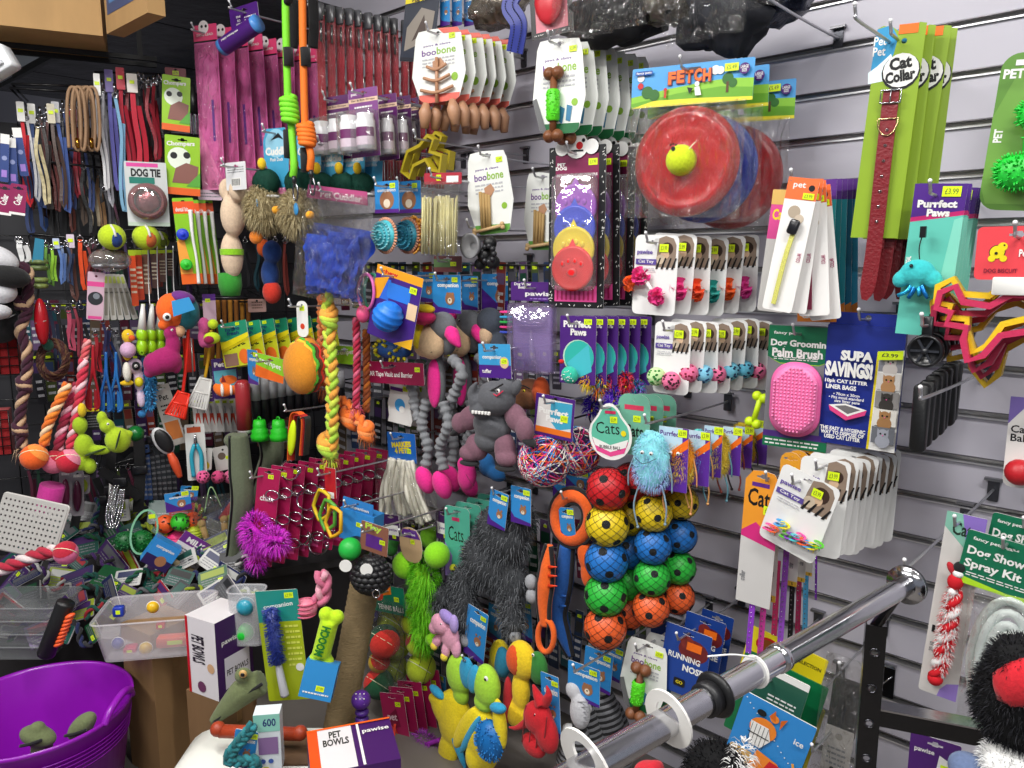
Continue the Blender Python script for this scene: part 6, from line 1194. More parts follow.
# --- mallard cards and fluffy ducks
def duckart(A):A.disc(0,.25,.42,'#8fc8e0',1,16);A.text('Cuddle',0,.12,.14,'white',w=.85,bold=.05);A.text('Plush Duck',0,-.02,.06,'white',w=.5);A.poly([(-.2,.3),(.1,.42),(.3,.3),(.1,.34)],'black')
def duckhead(t,w,h):
    mb=MB();mb.ell((-w*.2,-.03,-h*.42),(w*.46,.035,h*.24),m('#0f3a2e','fur'));mb.fur([((-w*.2,-.03,-h*.42),(w*.44,.034,h*.23))],500,.006,[m('#0f4a38','fur'),m('#0a2e26','fur')],.0007);mb.build('green_head',t);mb=MB();mb.ell((-w*.15,-.05,-h*.12),(.012,.014,.018),m('#e8c020','fabric'));mb.build('beak',t);mb=MB();mb.ell((-w*.2,-.03,-h*.66),(w*.46,.03,.008),m('white','fur'));mb.build('collar',t)
for i,x in enumerate((264,296,318,340,358)):scard('plush_duck','soft toy','blue card with dark green plush duck head, '+ORD[i]+' from the left',(x,128 if i<2 else 140,x+26,188),.58-.04*i,'#3f9fc8',duckart,'plush duck cards',yaw=18,extra=duckhead,hk='plush duck card, '+ORD[i],out=[(-.35,.5),(.35,.5),(.5,.3),(.4,-.5),(-.1,-.5),(-.5,.0),(-.5,.3)])
for i,(x,y,rx,ry) in enumerate(((264,207,16,25),(298,212,18,24))):
    L=Loc(x-rx,y-ry,x+rx,y+ry,.62-.03*i);k=L.k;t=thing('fluffy_toy',['shaggy beige duck body with blue tag, left of two','shaggy beige duck body with blue tag, right of two'][i],'soft toy',L.F,'shaggy beige toys');sg=[(L(x,y),(rx*k*.95,.05,ry*k*.9))];blob('body',sg,m('#9a8c6a','fur'),t,.006);mb=MB();mb.fur(sg,3000,.022,[m('#b0a078','fur'),m('#8e805c','fur'),m('#c8ba94','fur')],.0009,.6,i);mb.build('shaggy_fur',t);mb=MB();mb.ell(L(x-8+6*i,y-3,.075),(.012,.004,.018),m('#3a8ac0','card'));mb.build('tag',t)
    mb=MB();mb.ell(L(x+12,y+3,.045),(.014,.012,.012),m('#e8a020','fabric'));mb.build('wing_tip',t)
    if i==0:mb=MB();mb.ell(L(x-8,y+30,.03),(.03,.016,.022),m('#e8801c','fabric'));mb.build('foot',t)
# --- stuffed tug (blue red)
L=Loc(260,243,290,302,.55);k=L.k;t=thing('plush_tug','blue and red patchwork stuffed leg toy behind the beige ducks','soft toy',L.F);blob('body',[(L(272,252),(11*k,.03,12*k)),(L(270,274),(10*k,.028,16*k))],m('#1c3f80','fabric'),t,.005);mb=MB();mb.ell(L(272,292),(10*k,.03,12*k),m('#c83020','fabric'));mb.build('red_foot',t);mb=MB();mb.ell(L(264,248,.01),(7*k,.024,9*k),m('#e8601c','fabric'));mb.build('orange_patch',t)
# --- plush bottle bone
L=Loc(219,180,247,298,.66);k=L.k;t=thing('plush_carrot','cream stuffed bone toy with lime band and green base','soft toy',L.F);blob('body',[(L(228,190),(7*k,.03,12*k)),(L(238,190),(7*k,.03,12*k)),(L(233,215),(11*k,.04,22*k)),(L(232,255),(10.5*k,.036,24*k))],m('#d8bfa4','fabric'),t,.005);mb=MB();mb.lathe([(0,-16*k),(.8*12*k,-15*k),(11.8*k,-5*k),(11.4*k,8*k),(0,9*k)],m('#2f8a2a','fabric'),Matrix.Translation(L(230,281)),16);mb.build('green_base',t);mb=MB();mb.lathe([(11.6*k,-3*k),(11.8*k,3*k)],m('#8ac820','fabric'),Matrix.Translation(L(232,252)),16);mb.build('lime_band',t);mb=MB();mb.tube([L(228,184,.03),L(228,206,.038)],.0012,m('#a89078','fabric'),4);mb.build('seam',t)
def tagart(A):A.lines(-.4,.4,.1,.35,3,'grey');A.barcode(0,-.22,.5,.3)
scard('barcode_tag','tag','white barcode swing tag above the cream stuffed bone',(226,162,246,190),.68,'#dcdcde',tagart,hk='cream stuffed bone',yaw=10)
# --- towel bag
F=fit(298,190,372,300,.56,yaw=14,roll=8);w,h=F.w,F.h;t=thing('pet_towel_bag','clear bag with rumpled royal blue towel and pink card top','towel',F);mb=MB();mb.plate([(-w*.42,h*.40),(w*.40,h*.40),(w*.38,h*.52),(-w*.40,h*.52)],m('#b04a7a'),.002);A=Art(mb,w,h,-.001);A.text('Pet Cuddler',.05,.45,.06,'white',w=.55,bold=.02);A.text('pet',-.32,.48,.03,'white',w=.1);mb.build('header_card',t)
mb=MB()
for i in range(4):sheet(w*(.92-.12*i),h*(.66-.08*i),m('#1c46b8','fabric'),.045,20,20,.02-.014*i,i+3,mb=mb,z0=-h*(.15+.01*i),taper=.25,freq=9)
mb.build('towel',t);pouch(w,h,m('white','film'),.05,-h*.02,-.01,6,.009,freq=18).build('clear_bag',t);hook(F,'blue towel bag',top=F.top)
# --- spiky balls
def bearart(A):A.disc(0,-.1,.3,'#9a6a4a');A.disc(0,-.2,.14,'#e8d8c0');A.text('companion',0,.2,.14,'white',w=.75);A.price(.25,.35,.02,.014);A.rect(-.5,-.5,.5,-.38,'purple')
for i,(x,c,o) in enumerate(((386,'#4ab8c8',.46),(408,'#3a98b0',.36))):
    scard('header_card','header card','blue bear card above the '+['front','rear'][i]+' spiky rubber ring',(x-11,181,x+13,213),o,'#2f86c8',bearart,'blue bear header cards',yaw=12,hk=['front','rear'][i]+' spiky ring')
    L=Loc(x-17,217,x+17,254,o);t=thing('spiky_ball',['turquoise and peach spiky rubber disc ball, front one','blue spiky rubber disc ball, rear one'][i],'dog toy',L.F,'spiky rubber balls');r_=L.F.h*.5;mb=MB();mb.ell((0,0,0),(r_*.86,r_*.5,r_*.86),m(c,'nebula'),n=20);mb.build('core',t);mb=MB()
    for j in range(36):a=2*PI*j/36;mb.tube([(math.cos(a)*r_*.8,0,math.sin(a)*r_*.8),(math.cos(a)*r_,0,math.sin(a)*r_)],[.005,.003],m('#e0a080','rubber'),5)
    for q in (.25,.5,.7):
        for j in range(int(30*q)+4):a=2*PI*j/(int(30*q)+4);p=Vector((math.cos(a)*r_*q,-r_*.5*math.sqrt(1-(q/.86)**2),math.sin(a)*r_*q));mb.tube([p,p*1.06+Vector((0,-.006,0))],[.0035,.002],m('#8ad8e0' if i==0 else '#4aa8c8','rubber'),5)
    mb.build('spikes',t)
L=Loc(414,216,428,254,.33);t=thing('spiky_ball','orange spiky rubber disc ball edge behind the blue one','dog toy',L.F,'spiky rubber balls');mb=MB();mb.ell((0,0,0),(L.F.w*.4,.04,L.F.h*.45),m('#e0902a','rubber'));mb.build('core',t);mb=MB();[mb.tube([(math.cos(a)*L.F.w*.35,-.02,math.sin(a)*L.F.h*.42),(math.cos(a)*L.F.w*.5,-.03,math.sin(a)*L.F.h*.5)],[.005,.003],m('#f0a840','rubber'),5) for a in [2*PI*j/20 for j in range(20)]];mb.build('spikes',t)
# --- cotton sticks bag
F=fit(423,176,462,257,.42,yaw=12,roll=2);w,h=F.w,F.h;t=thing('chew_stick_bag','clear bag of pale cream rawhide sticks with red header','dog chew',F);mb=MB();mb.plate(rrect(w*.95,h*.14,.003,3,0,h*.47),m('#a82a3a'),.0015);A=Art(mb,w,h,-.0009);A.price(-.1,.48,.016,.016);A.rect(.1,.42,.4,.5,'white');mb.build('header_card',t);mb=MB();rr=random.Random(8)
for i in range(34):x=rr.uniform(-.42,.42)*w;y=rr.uniform(-.022,0);z=rr.uniform(-.02,.02)*h;mb.tube([(x,y,-h*.46+z),(x+rr.uniform(-.004,.004),y,h*.24+z)],.0028,m('#d8d09a','matte'),6)
mb.build('sticks',t);pouch(w,h*.92,m('white','film'),.028,-h*.03,-.012,2,.005).build('clear_bag',t);hook(F,'bag of cream sticks',top=F.top)
scard('header_card','header card','small brown and green card under the cream stick bag',(434,256,462,272),.36,'#6a3a3a',lambda A:(A.rect(-.5,-.2,.1,.3,'#5a7a4a'),A.price(.2,0,.02,.012)),hk='small brown card')
# horn squeakers
L=Loc(463,226,500,272,.34);t=thing('rubber_horn','black rubber trumpet toy with grey round mouth','dog toy',L.F);k=L.k;mb=MB();mb.lathe([(0,.0),(11*k,.002),(12.5*k,.012),(13*k,.020),(10*k,.014),(4*k,.004)],m('#8a8a8c','rubber'),Matrix.Translation(L(474,246,.03)) @ Matrix.Rotation(PI/2,4,'X'),20);mb.build('mouth',t);mb=MB()
for x,y,r_ in ((485,255,8),(490,243,7),(493,262,7),(480,264,6)):mb.ell(L(x,y,0),r_*k,m('#151517','rubber'))
for j in range(9):a=j*.7;mb.ell(L(488+6*math.cos(a),254+8*math.sin(a),.02),3*k,m('#1e1e22','rubber'),n=8)
mb.build('body',t);hook(fit(466,226,490,240,.3),'black rubber trumpet toys')
# yellow cutters under the brown chews
for i,(x,y,s_) in enumerate(((424,158,1),(432,154,.9))):
    L=Loc(404,138,446,180,.40-.05*i);pts=[(404,172),(410,152),(422,146),(430,136),(436,140),(432,152),(444,156),(442,172),(434,170),(428,160),(416,166),(412,178)];t=thing('dog_shaped_ring',['olive yellow dog shaped rubber ring below brown chews, front one','olive yellow dog shaped rubber ring below brown chews, rear one'][i],'dog toy',L.F,'olive rubber rings');mb=MB();mb.tube([L(a+8*i,b-3*i) for a,b in pts],1,m('#a8961c','rubber'),4,closed=True,flat=(.010,.022));mb.build('ring',t)
hook(fit(420,138,432,150,.42),'olive rubber rings')
# --- mat card at top
scard('pet_mat_pack','pet mat','navy pet mat card with grey folded mat photo',(403,-6,437,62),.30,'#1f2638',lambda A:(A.poly([(-.5,.34),(.5,.46),(.5,.5),(-.5,.5)],'yellow'),A.text('PET MAT',.0,.42,.05,'black',w=.6,rot=.1),A.poly([(-.4,-.35),(.35,-.15),(.4,.25),(0,.3),(-.38,0)],'#8f867c'),A.poly([(-.2,-.2),(.1,.2),(.2,-.05)],'#4a3a34'),A.rect(-.5,-.5,.5,-.44,'#0c1020')),roll=9,hk='navy mat pack')
# --- big blue ball pack
F=fit(372,270,418,343,.50,yaw=10,roll=14);w,h=F.w,F.h;t=thing('ball_toy_pack','purple and orange card with grooved bright blue ball','dog toy',F);mb,A=card(w,h,'#42237e',.004);A.rect(-.5,.38,.5,.5,'#f0a020');A.text('chew',-.2,.43,.06,'red',w=.35,bold=.04);A.rect(-.35,.05,-.15,.34,'#2f6ad0');A.rr(.05,.2,.5,.22,'#2f7ad8');A.poly([(-.5,.3),(-.2,.38),(-.35,.05),(-.5,.0)],'#e8a020');A.poly([(.1,-.5),(.5,-.5),(.5,-.34)],'#e8b020');A.rect(.28,-.1,.48,.12,'#e8c8a0');A.price(.34,.30,.026,.018);mb.build('printed_card',t)
mb=MB();c=Vector((w*.04,-.03,-h*.12));r_=h*.215;X=Matrix.Translation(c) @ Euler((0,.35,0)).to_matrix().to_4x4();mb.lathe([(r_*math.sin(a)*(1-.11*(1 if i%3==0 else 0)),r_*math.cos(a)*(1-.05*(1 if i%3==0 else 0))) for i,a in enumerate([PI*j/21 for j in range(22)])],m('#1f7ae0','rubber'),X,28);mb.build('grooved_ball',t);hook(F,'blue grooved ball pack',top=F.top-.01)
# handles: small lilac/green leads near
for i,(x,c) in enumerate(((366,'#d868b0'),(372,'#58b890'))):
    L=Loc(x-10,272,x+14,322,.52-.03*i);t=thing('looped_comb',['pink','mint'][i]+' looped plastic handle left of the blue ball card','grooming tool',L.F,'looped handles');mb=MB();mb.tube([L(x+8*math.cos(a),292+18*math.sin(a),0) for a in [2*PI*j/20 for j in range(20)]],.005,m(c,'plastic'),6,closed=True);mb.build('loop',t);mb=MB();mb.ell(L(x-3,314,.01),(7*L.k,.02,9*L.k),m('#2a9a4a' if i else '#e05080','rubber'));mb.build('ball',t)
# --- navy ball with yellow spikes, magenta card
L=Loc(377,336,412,362,.40);t=thing('spiky_ball','navy ball toy with yellow rubber nubs','dog toy',L.F,'nubbed balls');mb=MB();mb.ell((0,0,0),(L.F.w*.42,.045,L.F.h*.42),m('#1c4f90','rubber'));mb.build('core',t);mb=MB();rr=random.Random(3)
for _ in range(26):d=Vector((rr.uniform(-1,1),-abs(rr.uniform(0,1)),rr.uniform(-1,1))).normalized();p=Vector((d.x*L.F.w*.42,d.y*.045,d.z*L.F.h*.42));mb.tube([p,p+d*.010],[.006,.003],m('#d8c820','rubber'),6)
mb.build('nubs',t)
scard('car_mat_pack','card pack','magenta Car card behind the navy nubbed ball',(363,362,424,384),.42,'#8a1440',lambda A:(A.text('CAR Tape Vault and Barrier',-.05,-.1,.3,'white',w=.75,bold=.02),A.text('pet',-.4,.3,.14,'white',w=.1),A.price(.4,.2,.02,.014)),roll=-2,hk='magenta Car card',yaw=10)
# --- second duck beak heads
L=Loc(408,306,440,345,.42);k=L.k;t=thing('plush_parrot','crimson and yellow plush beak peeping left of the donkey','soft toy',L.F);blob('body',[(L(424,318),(15*k,.03,7*k),(0,-.1,0)),(L(414,318),(9*k,.02,5*k))],m('#c01c5a','fabric'),t,.004);mb=MB();mb.ell(L(424,309,0),(15*k,.02,5*k),m('#e8c81c','fabric'));mb.ell(L(418,334,-.01),(7*k,.02,16*k),m('#d8c020','fabric'));mb.build('yellow_trim',t)
# --- ropes
def ropetoy(px,off,lab,cols,r=4,braid=True,knots=(),grp='plaited rope toys',pl=MAIN,pitch=None,strands=3,ball=None,fray=True):
    xs=[p[0] for p in px];ys=[p[1] for p in px];L=Loc(min(xs)-r,min(ys),max(xs)+r,max(ys),off,pl);k=L.k;t=thing('rope_toy',lab,'dog toy',L.F,grp);mb=MB();mts=[m(c,'fabric') for c in cols];mb.rope([L(x,y) for x,y in px],r*k,mts,braid=braid,strands=strands,pitch=pitch or (r*k*(3.4 if braid else 4.5)))
    mb.build('rope',t)
    for kx,ky,kr in knots:
        mb=MB();c=L(kx,ky,0);
        for q in range(3):X=Matrix.Translation(c+Vector((0,0,(q-1)*kr*k*.5))) @ Euler((.5*(q-1),.4,0)).to_matrix().to_4x4();mb.ring((0,0,0),kr*k*.55,kr*k*.42,mts[q%len(mts)],X,axis='z',n=16,k=8)
        mb.build('knot',t)
    if ball:bx,by,br,c1,c2=ball;tball(L,bx,by,br,c1,c2,t,.01,'ball',2)
    if fray and not ball:
        mb=MB();e=L(*px[-1]);mb.fur([(e+Vector((0,0,-.006)),(r*k*.7,r*k*.6,.012))],90,.022,mts,.0012,1.2,5);mb.build('frayed_end',t)
    return t
ropetoy([(328,292),(329,330),(332,380),(332,430),(330,458)],.56,'lime and orange plaited rope toy with big lower knot',['#a8d040','#c8d848','#e8a040'],8,knots=((329,318,10),(328,446,12)))
ropetoy([(322,296),(322,340),(324,385)],.50,'orange plaited rope toy behind the lime one',['#e8803a','#f0a070','#e07040'],6)
ropetoy([(340,400),(352,410),(366,430)],.50,'orange rope toy with bulky knot right of the lime rope',['#e8742a','#f09050'],7,knots=((350,418,11),(366,432,9)),fray=True)
ropetoy([(356,318),(357,360),(356,408)],.50,'thin crimson and pink twisted rope beside the orange knot',['#b02040','#d86080'],4,braid=False)
ropetoy([(366,330),(367,380),(366,412)],.44,'thin brown and orange twisted rope near the magenta card',['#a0522a','#d0762a'],4,braid=False,fray=False)
# --- burger
L=Loc(277,338,326,394,.60);k=L.k;t=thing('plush_burger','orange plush burger with lettuce frill and cheese layers','soft toy',L.F);bc=m('#d88a1e','fabric')
X=Matrix.Rotation(.35,4,'Z') @ Matrix.Rotation(-.3,4,'X');T0=Matrix.Rotation(PI/2,4,'X')
mb=MB();mb.ell(L(301,368,.02),(24*k,.045,26*k),bc,n=20);mb.build('bun',t);mb=MB();mb.ell(L(306,360,-.03),(22*k,.04,25*k),m('#c87a1a','fabric'),n=20);mb.build('base_bun',t)
for n_,c,d,r_ in (('lettuce','#4aa82a',.0,26.5),('patty','#5a3018',-.012,26),('tomato','#d03020',-.022,25.5),('cheese','#f0c030',.008,25)):
    mb=MB();mb.tube([L(303,366)+Vector((math.cos(a)*r_*k*(.92+.03*math.sin(a*9)),-d+.004*math.sin(a*11),math.sin(a)*r_*k*(.98+.03*math.sin(a*9)))) for a in [2*PI*j/48 for j in range(48)]],.0055,m(c,'fabric'),6,closed=True);mb.build(n_,t)
scard('swing_tag','tag','white oval swing tag with red print above the burger',(297,301,308,337),.60,'#e6e6e2',lambda A:(A.price(0,.3,.02,.016),A.disc(0,-.2,.2,'#d04020')),r=.018,hole='round',hk='plush burger')
# --- teal/yellow animal pouches
def animal(A):A.rect(-.5,.1,.5,.5,'#1f8a6a');A.text('ANIMAL',.0,-.02,.12,'black',w=.7,bold=.03,rot=.15);A.poly([(-.5,-.1),(.5,.12),(.5,.22),(-.5,.06)],'#e8d820');A.poly([(-.5,-.16),(.5,.06),(.5,.1),(-.5,-.08)],'#c8b818');A.rect(-.45,-.48,.02,-.2,'#8a6a5a');A.disc(.25,-.3,.18,'#e8702a');A.text('hydro\nfresh',0,.3,.09,'navy',w=.5);A.price(.2,.44,.018,.01)
scard('animal_treat_pouch','pet treat','green and yellow animal pouch with tomato slice print',(221,322,250,366),.64,'#c8cc2a',animal,'green animal pouches',8,.045,.006,roll=-10,hk='green animal pouches')
scard('treat_pouch','pet treat','lime and orange pouch overlapping blue bear pack left of burger',(256,356,284,380),.62,'#8ac82a',lambda A:(A.poly([(-.5,-.5),(.5,-.5),(.5,-.2),(-.5,.0)],'#e86a20'),A.text('crumpet',0,.15,.25,'white',w=.8,rot=-.1)),roll=8,hk='lime and orange pouch')
scard('treat_pouch','pet treat','lime crumpet pouch right of the plush burger',(334,346,356,364),.44,'#8ac82a',lambda A:A.text('crumpet',0,.1,.3,'white',w=.8,rot=.1),hk='lime pouch right of burger')
bearcard(fit(248,350,258,384,.63),'pale blue bear card between animal pouches and burger')
# --- row of grey tubes with black ends & green cups
for i in range(11):
    x=256+8.4*i;L=Loc(x-4.5,376-i*.6,x+4.5,424-i*2,.58-.03*i);w,h=9*L.k,L.F.h;t=thing('bag_dispenser_tube','grey and black tube pack, '+ORD[i]+' from the left in the middle row','poop bags',L.F,'grey and black tube packs');mb=MB();mb.lathe([(0,0),(w*.55,0),(w*.55,h*.48),(0,h*.48)],m('#a4a4a8','plastic'),None,12);mb.build('upper_sleeve',t);mb=MB();mb.lathe([(0,-h*.5),(w*.52,-h*.5),(w*.52,0)],m('#1c1c20','plastic'),None,12);mb.build('black_sleeve',t)
for i,x in enumerate((260,279)):L=Loc(x-9,420,x+9,440,.60);w,h=18*L.k,L.F.h;t=thing('green_cup_toy','translucent bright green ribbed rubber cup, '+['left','right'][i]+' of two under the tubes','dog toy',L.F,'green rubber cups');mb=MB();mb.lathe([(0,h*.5),(w*.3,h*.5),(w*.36,h*.2),(w*.34,h*.1),(w*.45,0),(w*.42,-h*.12),(w*.5,-h*.25),(w*.48,-h*.5),(0,-h*.5)],m('#1fb81c','rubber'),None,18);mb.build('cup',t);mb=MB();mb.ring((0,0,h*.5),w*.16,.003,m('#1a9a18','rubber'));mb.build('hang_loop',t)
L=Loc(236,380,251,432,.63);w,h=15*L.k,L.F.h;t=thing('water_bottle','dull red tube bottle with white base left of grey tubes','bottle',L.F);mb=MB();mb.lathe([(0,h*.5),(w*.3,h*.49),(w*.48,h*.42),(w*.48,-h*.44),(0,-h*.44)],m('#9a2a30','plastic'),None,16);mb.build('bottle',t);mb=MB();mb.lathe([(w*.46,-h*.44),(w*.46,-h*.5),(0,-h*.5)],m('#c8c0c0','plastic'),None,16);mb.build('base',t)
# reflective snail pull
L=Loc(286,410,312,466,.62);k=L.k;t=thing('reflective_collar','orange and red retractable lead loops with neon oval','dog lead',L.F);mb=MB();mb.ell(L(292,438,.02),(5.5*k,.01,19*k),m('neon','plastic'),rot=(0,.25,0));mb.build('neon_oval',t)
for q,c in enumerate(('#e8601c','#b02020','#2a2a2c')):mb=MB();mb.tube(sm([L(290+q*4,460,-.01*q),L(292+q*4,420,.0),L(297+q*3,412+q*3,.0),L(304+q*2,420,.0),L(302+q*2,455,-.01*q)]),1,m(c,'webbing'),4,flat=(.003,.02));mb.build('webbing',t)
hook(fit(290,408,304,420,.58),'retractable lead loops')
# --- magenta cards with chrome curls (slip chains)
def chainart(A):A.price(.1,.42,.018,.014,tx='2.9');A.rect(-.3,-.44,.3,-.38,'#d84a8a');A.text('chain',0,.2,.06,'white',w=.6)
def chainx(t,w,h):[(lambda mb:(mb.ring((w*.3,-.012,h*(.25-.28*q)),.020,.0026,m('lgrey','chrome'),sx=1.1,sz=.8),mb.build('chain_ring',t)))(MB()) for q in range(3)]
t,F=scard('choke_chain_pack','dog chain','magenta card with chrome chain rings',(254,468,276,566),.66,'#a8184e',chainart,'magenta chain cards',10,.045,.004,yaw=38,roll=8,extra=chainx)
hook(F,'magenta chain cards',top=F.top-.02)
for i,(x,y) in enumerate(((290,470),(306,500),(300,535),(318,545),(292,510))):
    L=Loc(x-10,y-14,x+12,y+14,.60-.02*i);t=thing('slip_chain','chrome slip chain loop among magenta cards, '+ORD[i]+' counted from the top left','dog chain',L.F,'chrome slip chains');mb=MB();mb.tube([L(x+9*math.cos(a),y+9*math.sin(a)*1.1) for a in [PI*j/12 for j in range(20)]],.0035,m('#d8d8dc','chrome'),6);mb.build('chain',t);mb=MB();mb.ring(L(x+9,y,0),.010,.002,m('lgrey','chrome'));mb.build('end_ring',t)
L=Loc(240,510,288,570,.70);k=L.k;t=thing('feather_boa_toy','vivid magenta feather boa toy in front of chain cards','cat toy',L.F);mb=MB();mb.tube(sm([L(248,522),L(262,536,.01),L(282,540)]),.010,m('#c82ac0','fur'),6);mb.fur([(L(256,532),(15*k,.035,18*k)),(L(274,540),(14*k,.03,10*k)),(L(256,556),(8*k,.02,12*k))],2400,.026,[m('#d82ad0','fur'),m('#b020b8','fur'),m('#e85ae0','fur')],.001,.4,7);mb.build('feathers',t)
L=Loc(312,488,342,538,.60);t=thing('rubber_ring_chain','yellow and green interlinked rubber star rings','dog toy',L.F);
for q,(x,y,c) in enumerate(((322,505,'#e0c01c'),(328,515,'#5aa83a'),(334,522,'#e8b020'))):mb=MB();mb.tube([L(x+(7+1.5*(j%2))*math.cos(2*PI*j/10),y+(14+2*(j%2))*math.sin(2*PI*j/10),.01*q) for j in range(10)],.006,m(c,'rubber'),7,closed=True);mb.build('ring',t)
scard('red_tag','tag','small red swing card above the yellow rubber rings',(325,468,336,498),.58,'#b81c28',lambda A:A.rect(-.3,-.5,.3,-.3,'white'),hole='round',hk='yellow rubber rings')
# --- long crocodile toys
def croc(pts,off,lab,r,pl=MAIN):
    xs=[p[0] for p in pts];ys=[p[1] for p in pts];L=Loc(min(xs)-10,min(ys),max(xs)+10,max(ys),off,pl);t=thing('plush_crocodile',lab,'soft toy',L.F,'olive plush crocodiles');k=L.k;P_=sm([L(*p) for p in pts],.012);blob('body',[('t',[L(*p) for p in pts],[a*k for a in r]),(L(pts[0][0]-5,pts[0][1]+6,.02),(8*k,.03,7*k))],m('#5e6650','fabric'),t,.005,5)
    mb=MB();rs=_lerp([a*k for a in r],len(P_));mb.tube([p+Vector((.004,-q*.97,0)) for p,q in zip(P_,rs)],.0045,m('#101012','plastic'),6);mb.build('zip',t)
    e=L(pts[0][0]-7,pts[0][1]+4,.045);mb=MB();mb.ell(e,(.010,.008,.010),m('#d8d0b0','plastic'));mb.ell(e+Vector((0,-.007,0)),(.004,.003,.007),m('black','plastic'));mb.build('eye',t);return t
croc([(238,434),(240,465),(242,500),(236,540),(233,575),(232,612)],.70,'long olive plush crocodile with black zip hanging head up',[9,11,10,8,10,7])
croc([(268,430),(272,455),(262,480),(256,500)],.55,'grey-green plush crocodile tail behind the chain cards',[12,11,9,8])
# --- blue box with bear, Play card etc
F=fit(341,500,374,552,.56,yaw=14,roll=6);w,h=F.w,F.h;t=thing('ball_box','light blue hanging box holding dark toy ball','box',F);mb=MB();mb.box((0,.02,-h*.02),(w,.05,h*.6),m('#2f88d0'));mb.plate(rrect(w*.9,h*.24,.003,3,0,h*.38),m('#2f80c8'),.002,-.002,[circ(0,h*.42,.005,8)]);A=Art(mb,w,h,-.0055);A.text('companion',0,.35,.07,'white',w=.7);A.price(.1,.05,.026,.014);mb.build('carton',t);mb=MB();mb.ell((w*.12,-.012,-h*.36),(w*.34,.03,h*.2),m('#141418','rubber'));mb.ring((w*.12,-.044,-h*.36),w*.14,.004,m('#b8a040','plastic'));mb.build('ball',t);hook(F,'light blue hanging box',top=F.top-.008)
scard('play_card','header card','brown and purple Play card beside the light blue box',(361,524,388,553),.58,'#8a5a48',lambda A:(A.text('Play',-.05,.34,.26,'#b8d848',w=.6,bold=.04),A.rect(-.3,-.35,.3,.1,'purple'),A.price(.3,-.05,.02,.014)),roll=6,hk='brown Play card')
# ================================================================ left bay: racks of leads, brushes, toys
def lhook(F,what,off=None):return hook(F,what,top=F.top-.008,off=off if off is not None else F.off,plate=False)
def lead(x,y0,y1,wpx,c,off,lab,grp,k='webbing',clip=True,tagc=None,n=[0]):
    L=Loc(x-4,y0,x+4,y1,off,LEFT);w=wpx*L.k*.62;t=thing('dog_lead',lab,'dog lead',L.F,grp);h=L.F.h;rr=random.Random(int(x*13+y0));a=rr.uniform(-.012,.012);b=rr.uniform(-.012,.012)
    mb=MB();mb.tube(sm([(0,0,h*.40),(a,-.004,h*.1),(b,.0,-h*.25),(b*.5,-.002,-h*.46),(b*.5+w*1.1,.004,-h*.49),(b+w*1.2,.008,-h*.2),(a+w*.9,.008,h*.2)],.02),1,m(c,k),4,flat=(w,.0025));mb.build('strap',t)
    if clip:mb=MB();mb.tube([(0,-.003,h*.5),(0,-.003,h*.43)],.0045,m('#a8a8ac','chrome'),6);mb.ring((0,-.003,h*.41),w*.5+.003,.0018,m('#c0c0c4','chrome'));mb.build('clip',t)
    if tagc:mb=MB();mb.plate(rrect(w*1.6+.006,h*.16+.01,.002,2,0,h*.42),m(tagc),.001,-.008);mb.plate(rrect(.014,.011,.001,2,0,h*.43),m('neon'),.0008,-.0095);mb.build('swing_tag',t)
    return t
def leadrow(specs,off,y,grp,where,hk=None):
    for i,s_ in enumerate(specs):
        x,y0,y1,w,c,nm=s_[:6];lead(x,y0,y1,w,c,off-.03*(i%3),'%s dog lead, %s from the left in %s'%(nm,ORD[i],where),grp,s_[6] if len(s_)>6 else 'webbing',tagc=s_[7] if len(s_)>7 else None)
W1='the top lead rack'
leadrow([(25,104,205,5,'#c01c2a','red','webbing','white'),(30,110,200,4,'#d8d8dc','white'),(36,106,208,5,'#3a4f80','navy patterned','webbing','white'),(41,118,205,5,'#c8b890','cream spotted','nebula'),(46,116,210,5,'#2a2220','dark brown','leather'),(51,110,212,4,'#5a2420','maroon','leather'),(55,106,206,5,'#4a3a34','brown','leather','#d0c8b0'),(60,104,212,5,'#4f6ab0','steel blue','webbing','lgrey'),(65,112,200,3,'#88888c','chain grey','chrome')],.40,0,'leads on the top left rack',W1)
leadrow([(101,76,190,4,'#d8d8da','silver white','webbing','white'),(107,80,205,4,'#b8b8c0','pale grey'),(113,72,190,6,'#6a68b8','lilac','webbing','#8a78c0'),(119,84,212,5,'#7fb0d0','light blue'),(124,70,185,6,'#b01c34','crimson','webbing','#c8203a'),(130,82,175,5,'#8a1426','dark red','leather'),(135,76,172,8,'#c02038','broad crimson','webbing','#e0d8d0'),(141,72,150,4,'#2a2a2c','black studded','leather'),(146,74,148,4,'#3a2a2a','dark brown studded','leather'),(151,78,160,5,'#8a1a2a','wine red','leather'),(156,76,155,5,'#a81c30','ruby red','webbing'),(161,74,140,4,'#1c1c1e','thin black','leather')],.40,0,'leads on the top middle rack','the rack beside tan ropes')
leadrow([(28,165,235,5,'#3a4a78','blue grey'),(50,168,238,5,'#1c1c1e','black'),(62,158,240,5,'#1a1a1c','plain black'),(68,156,232,4,'#5a2a22','chestnut','leather'),(74,158,240,5,'#202022','matt black','leather'),(80,150,225,4,'#6a5a50','taupe'),(86,160,236,5,'#141416','jet black','leather'),(92,165,226,6,'#b8a88c','cream and brown','nebula'),(99,170,228,5,'#b08860','tan','leather'),(106,185,235,4,'#4a4a50','slate grey'),(112,188,238,4,'#b8b8bc','silver','chrome'),(40,170,230,5,'#4a68a8','cobalt')],.30,0,'leads hanging on the lower part of top rack','the row under the top leads')
rl=random.Random(21)
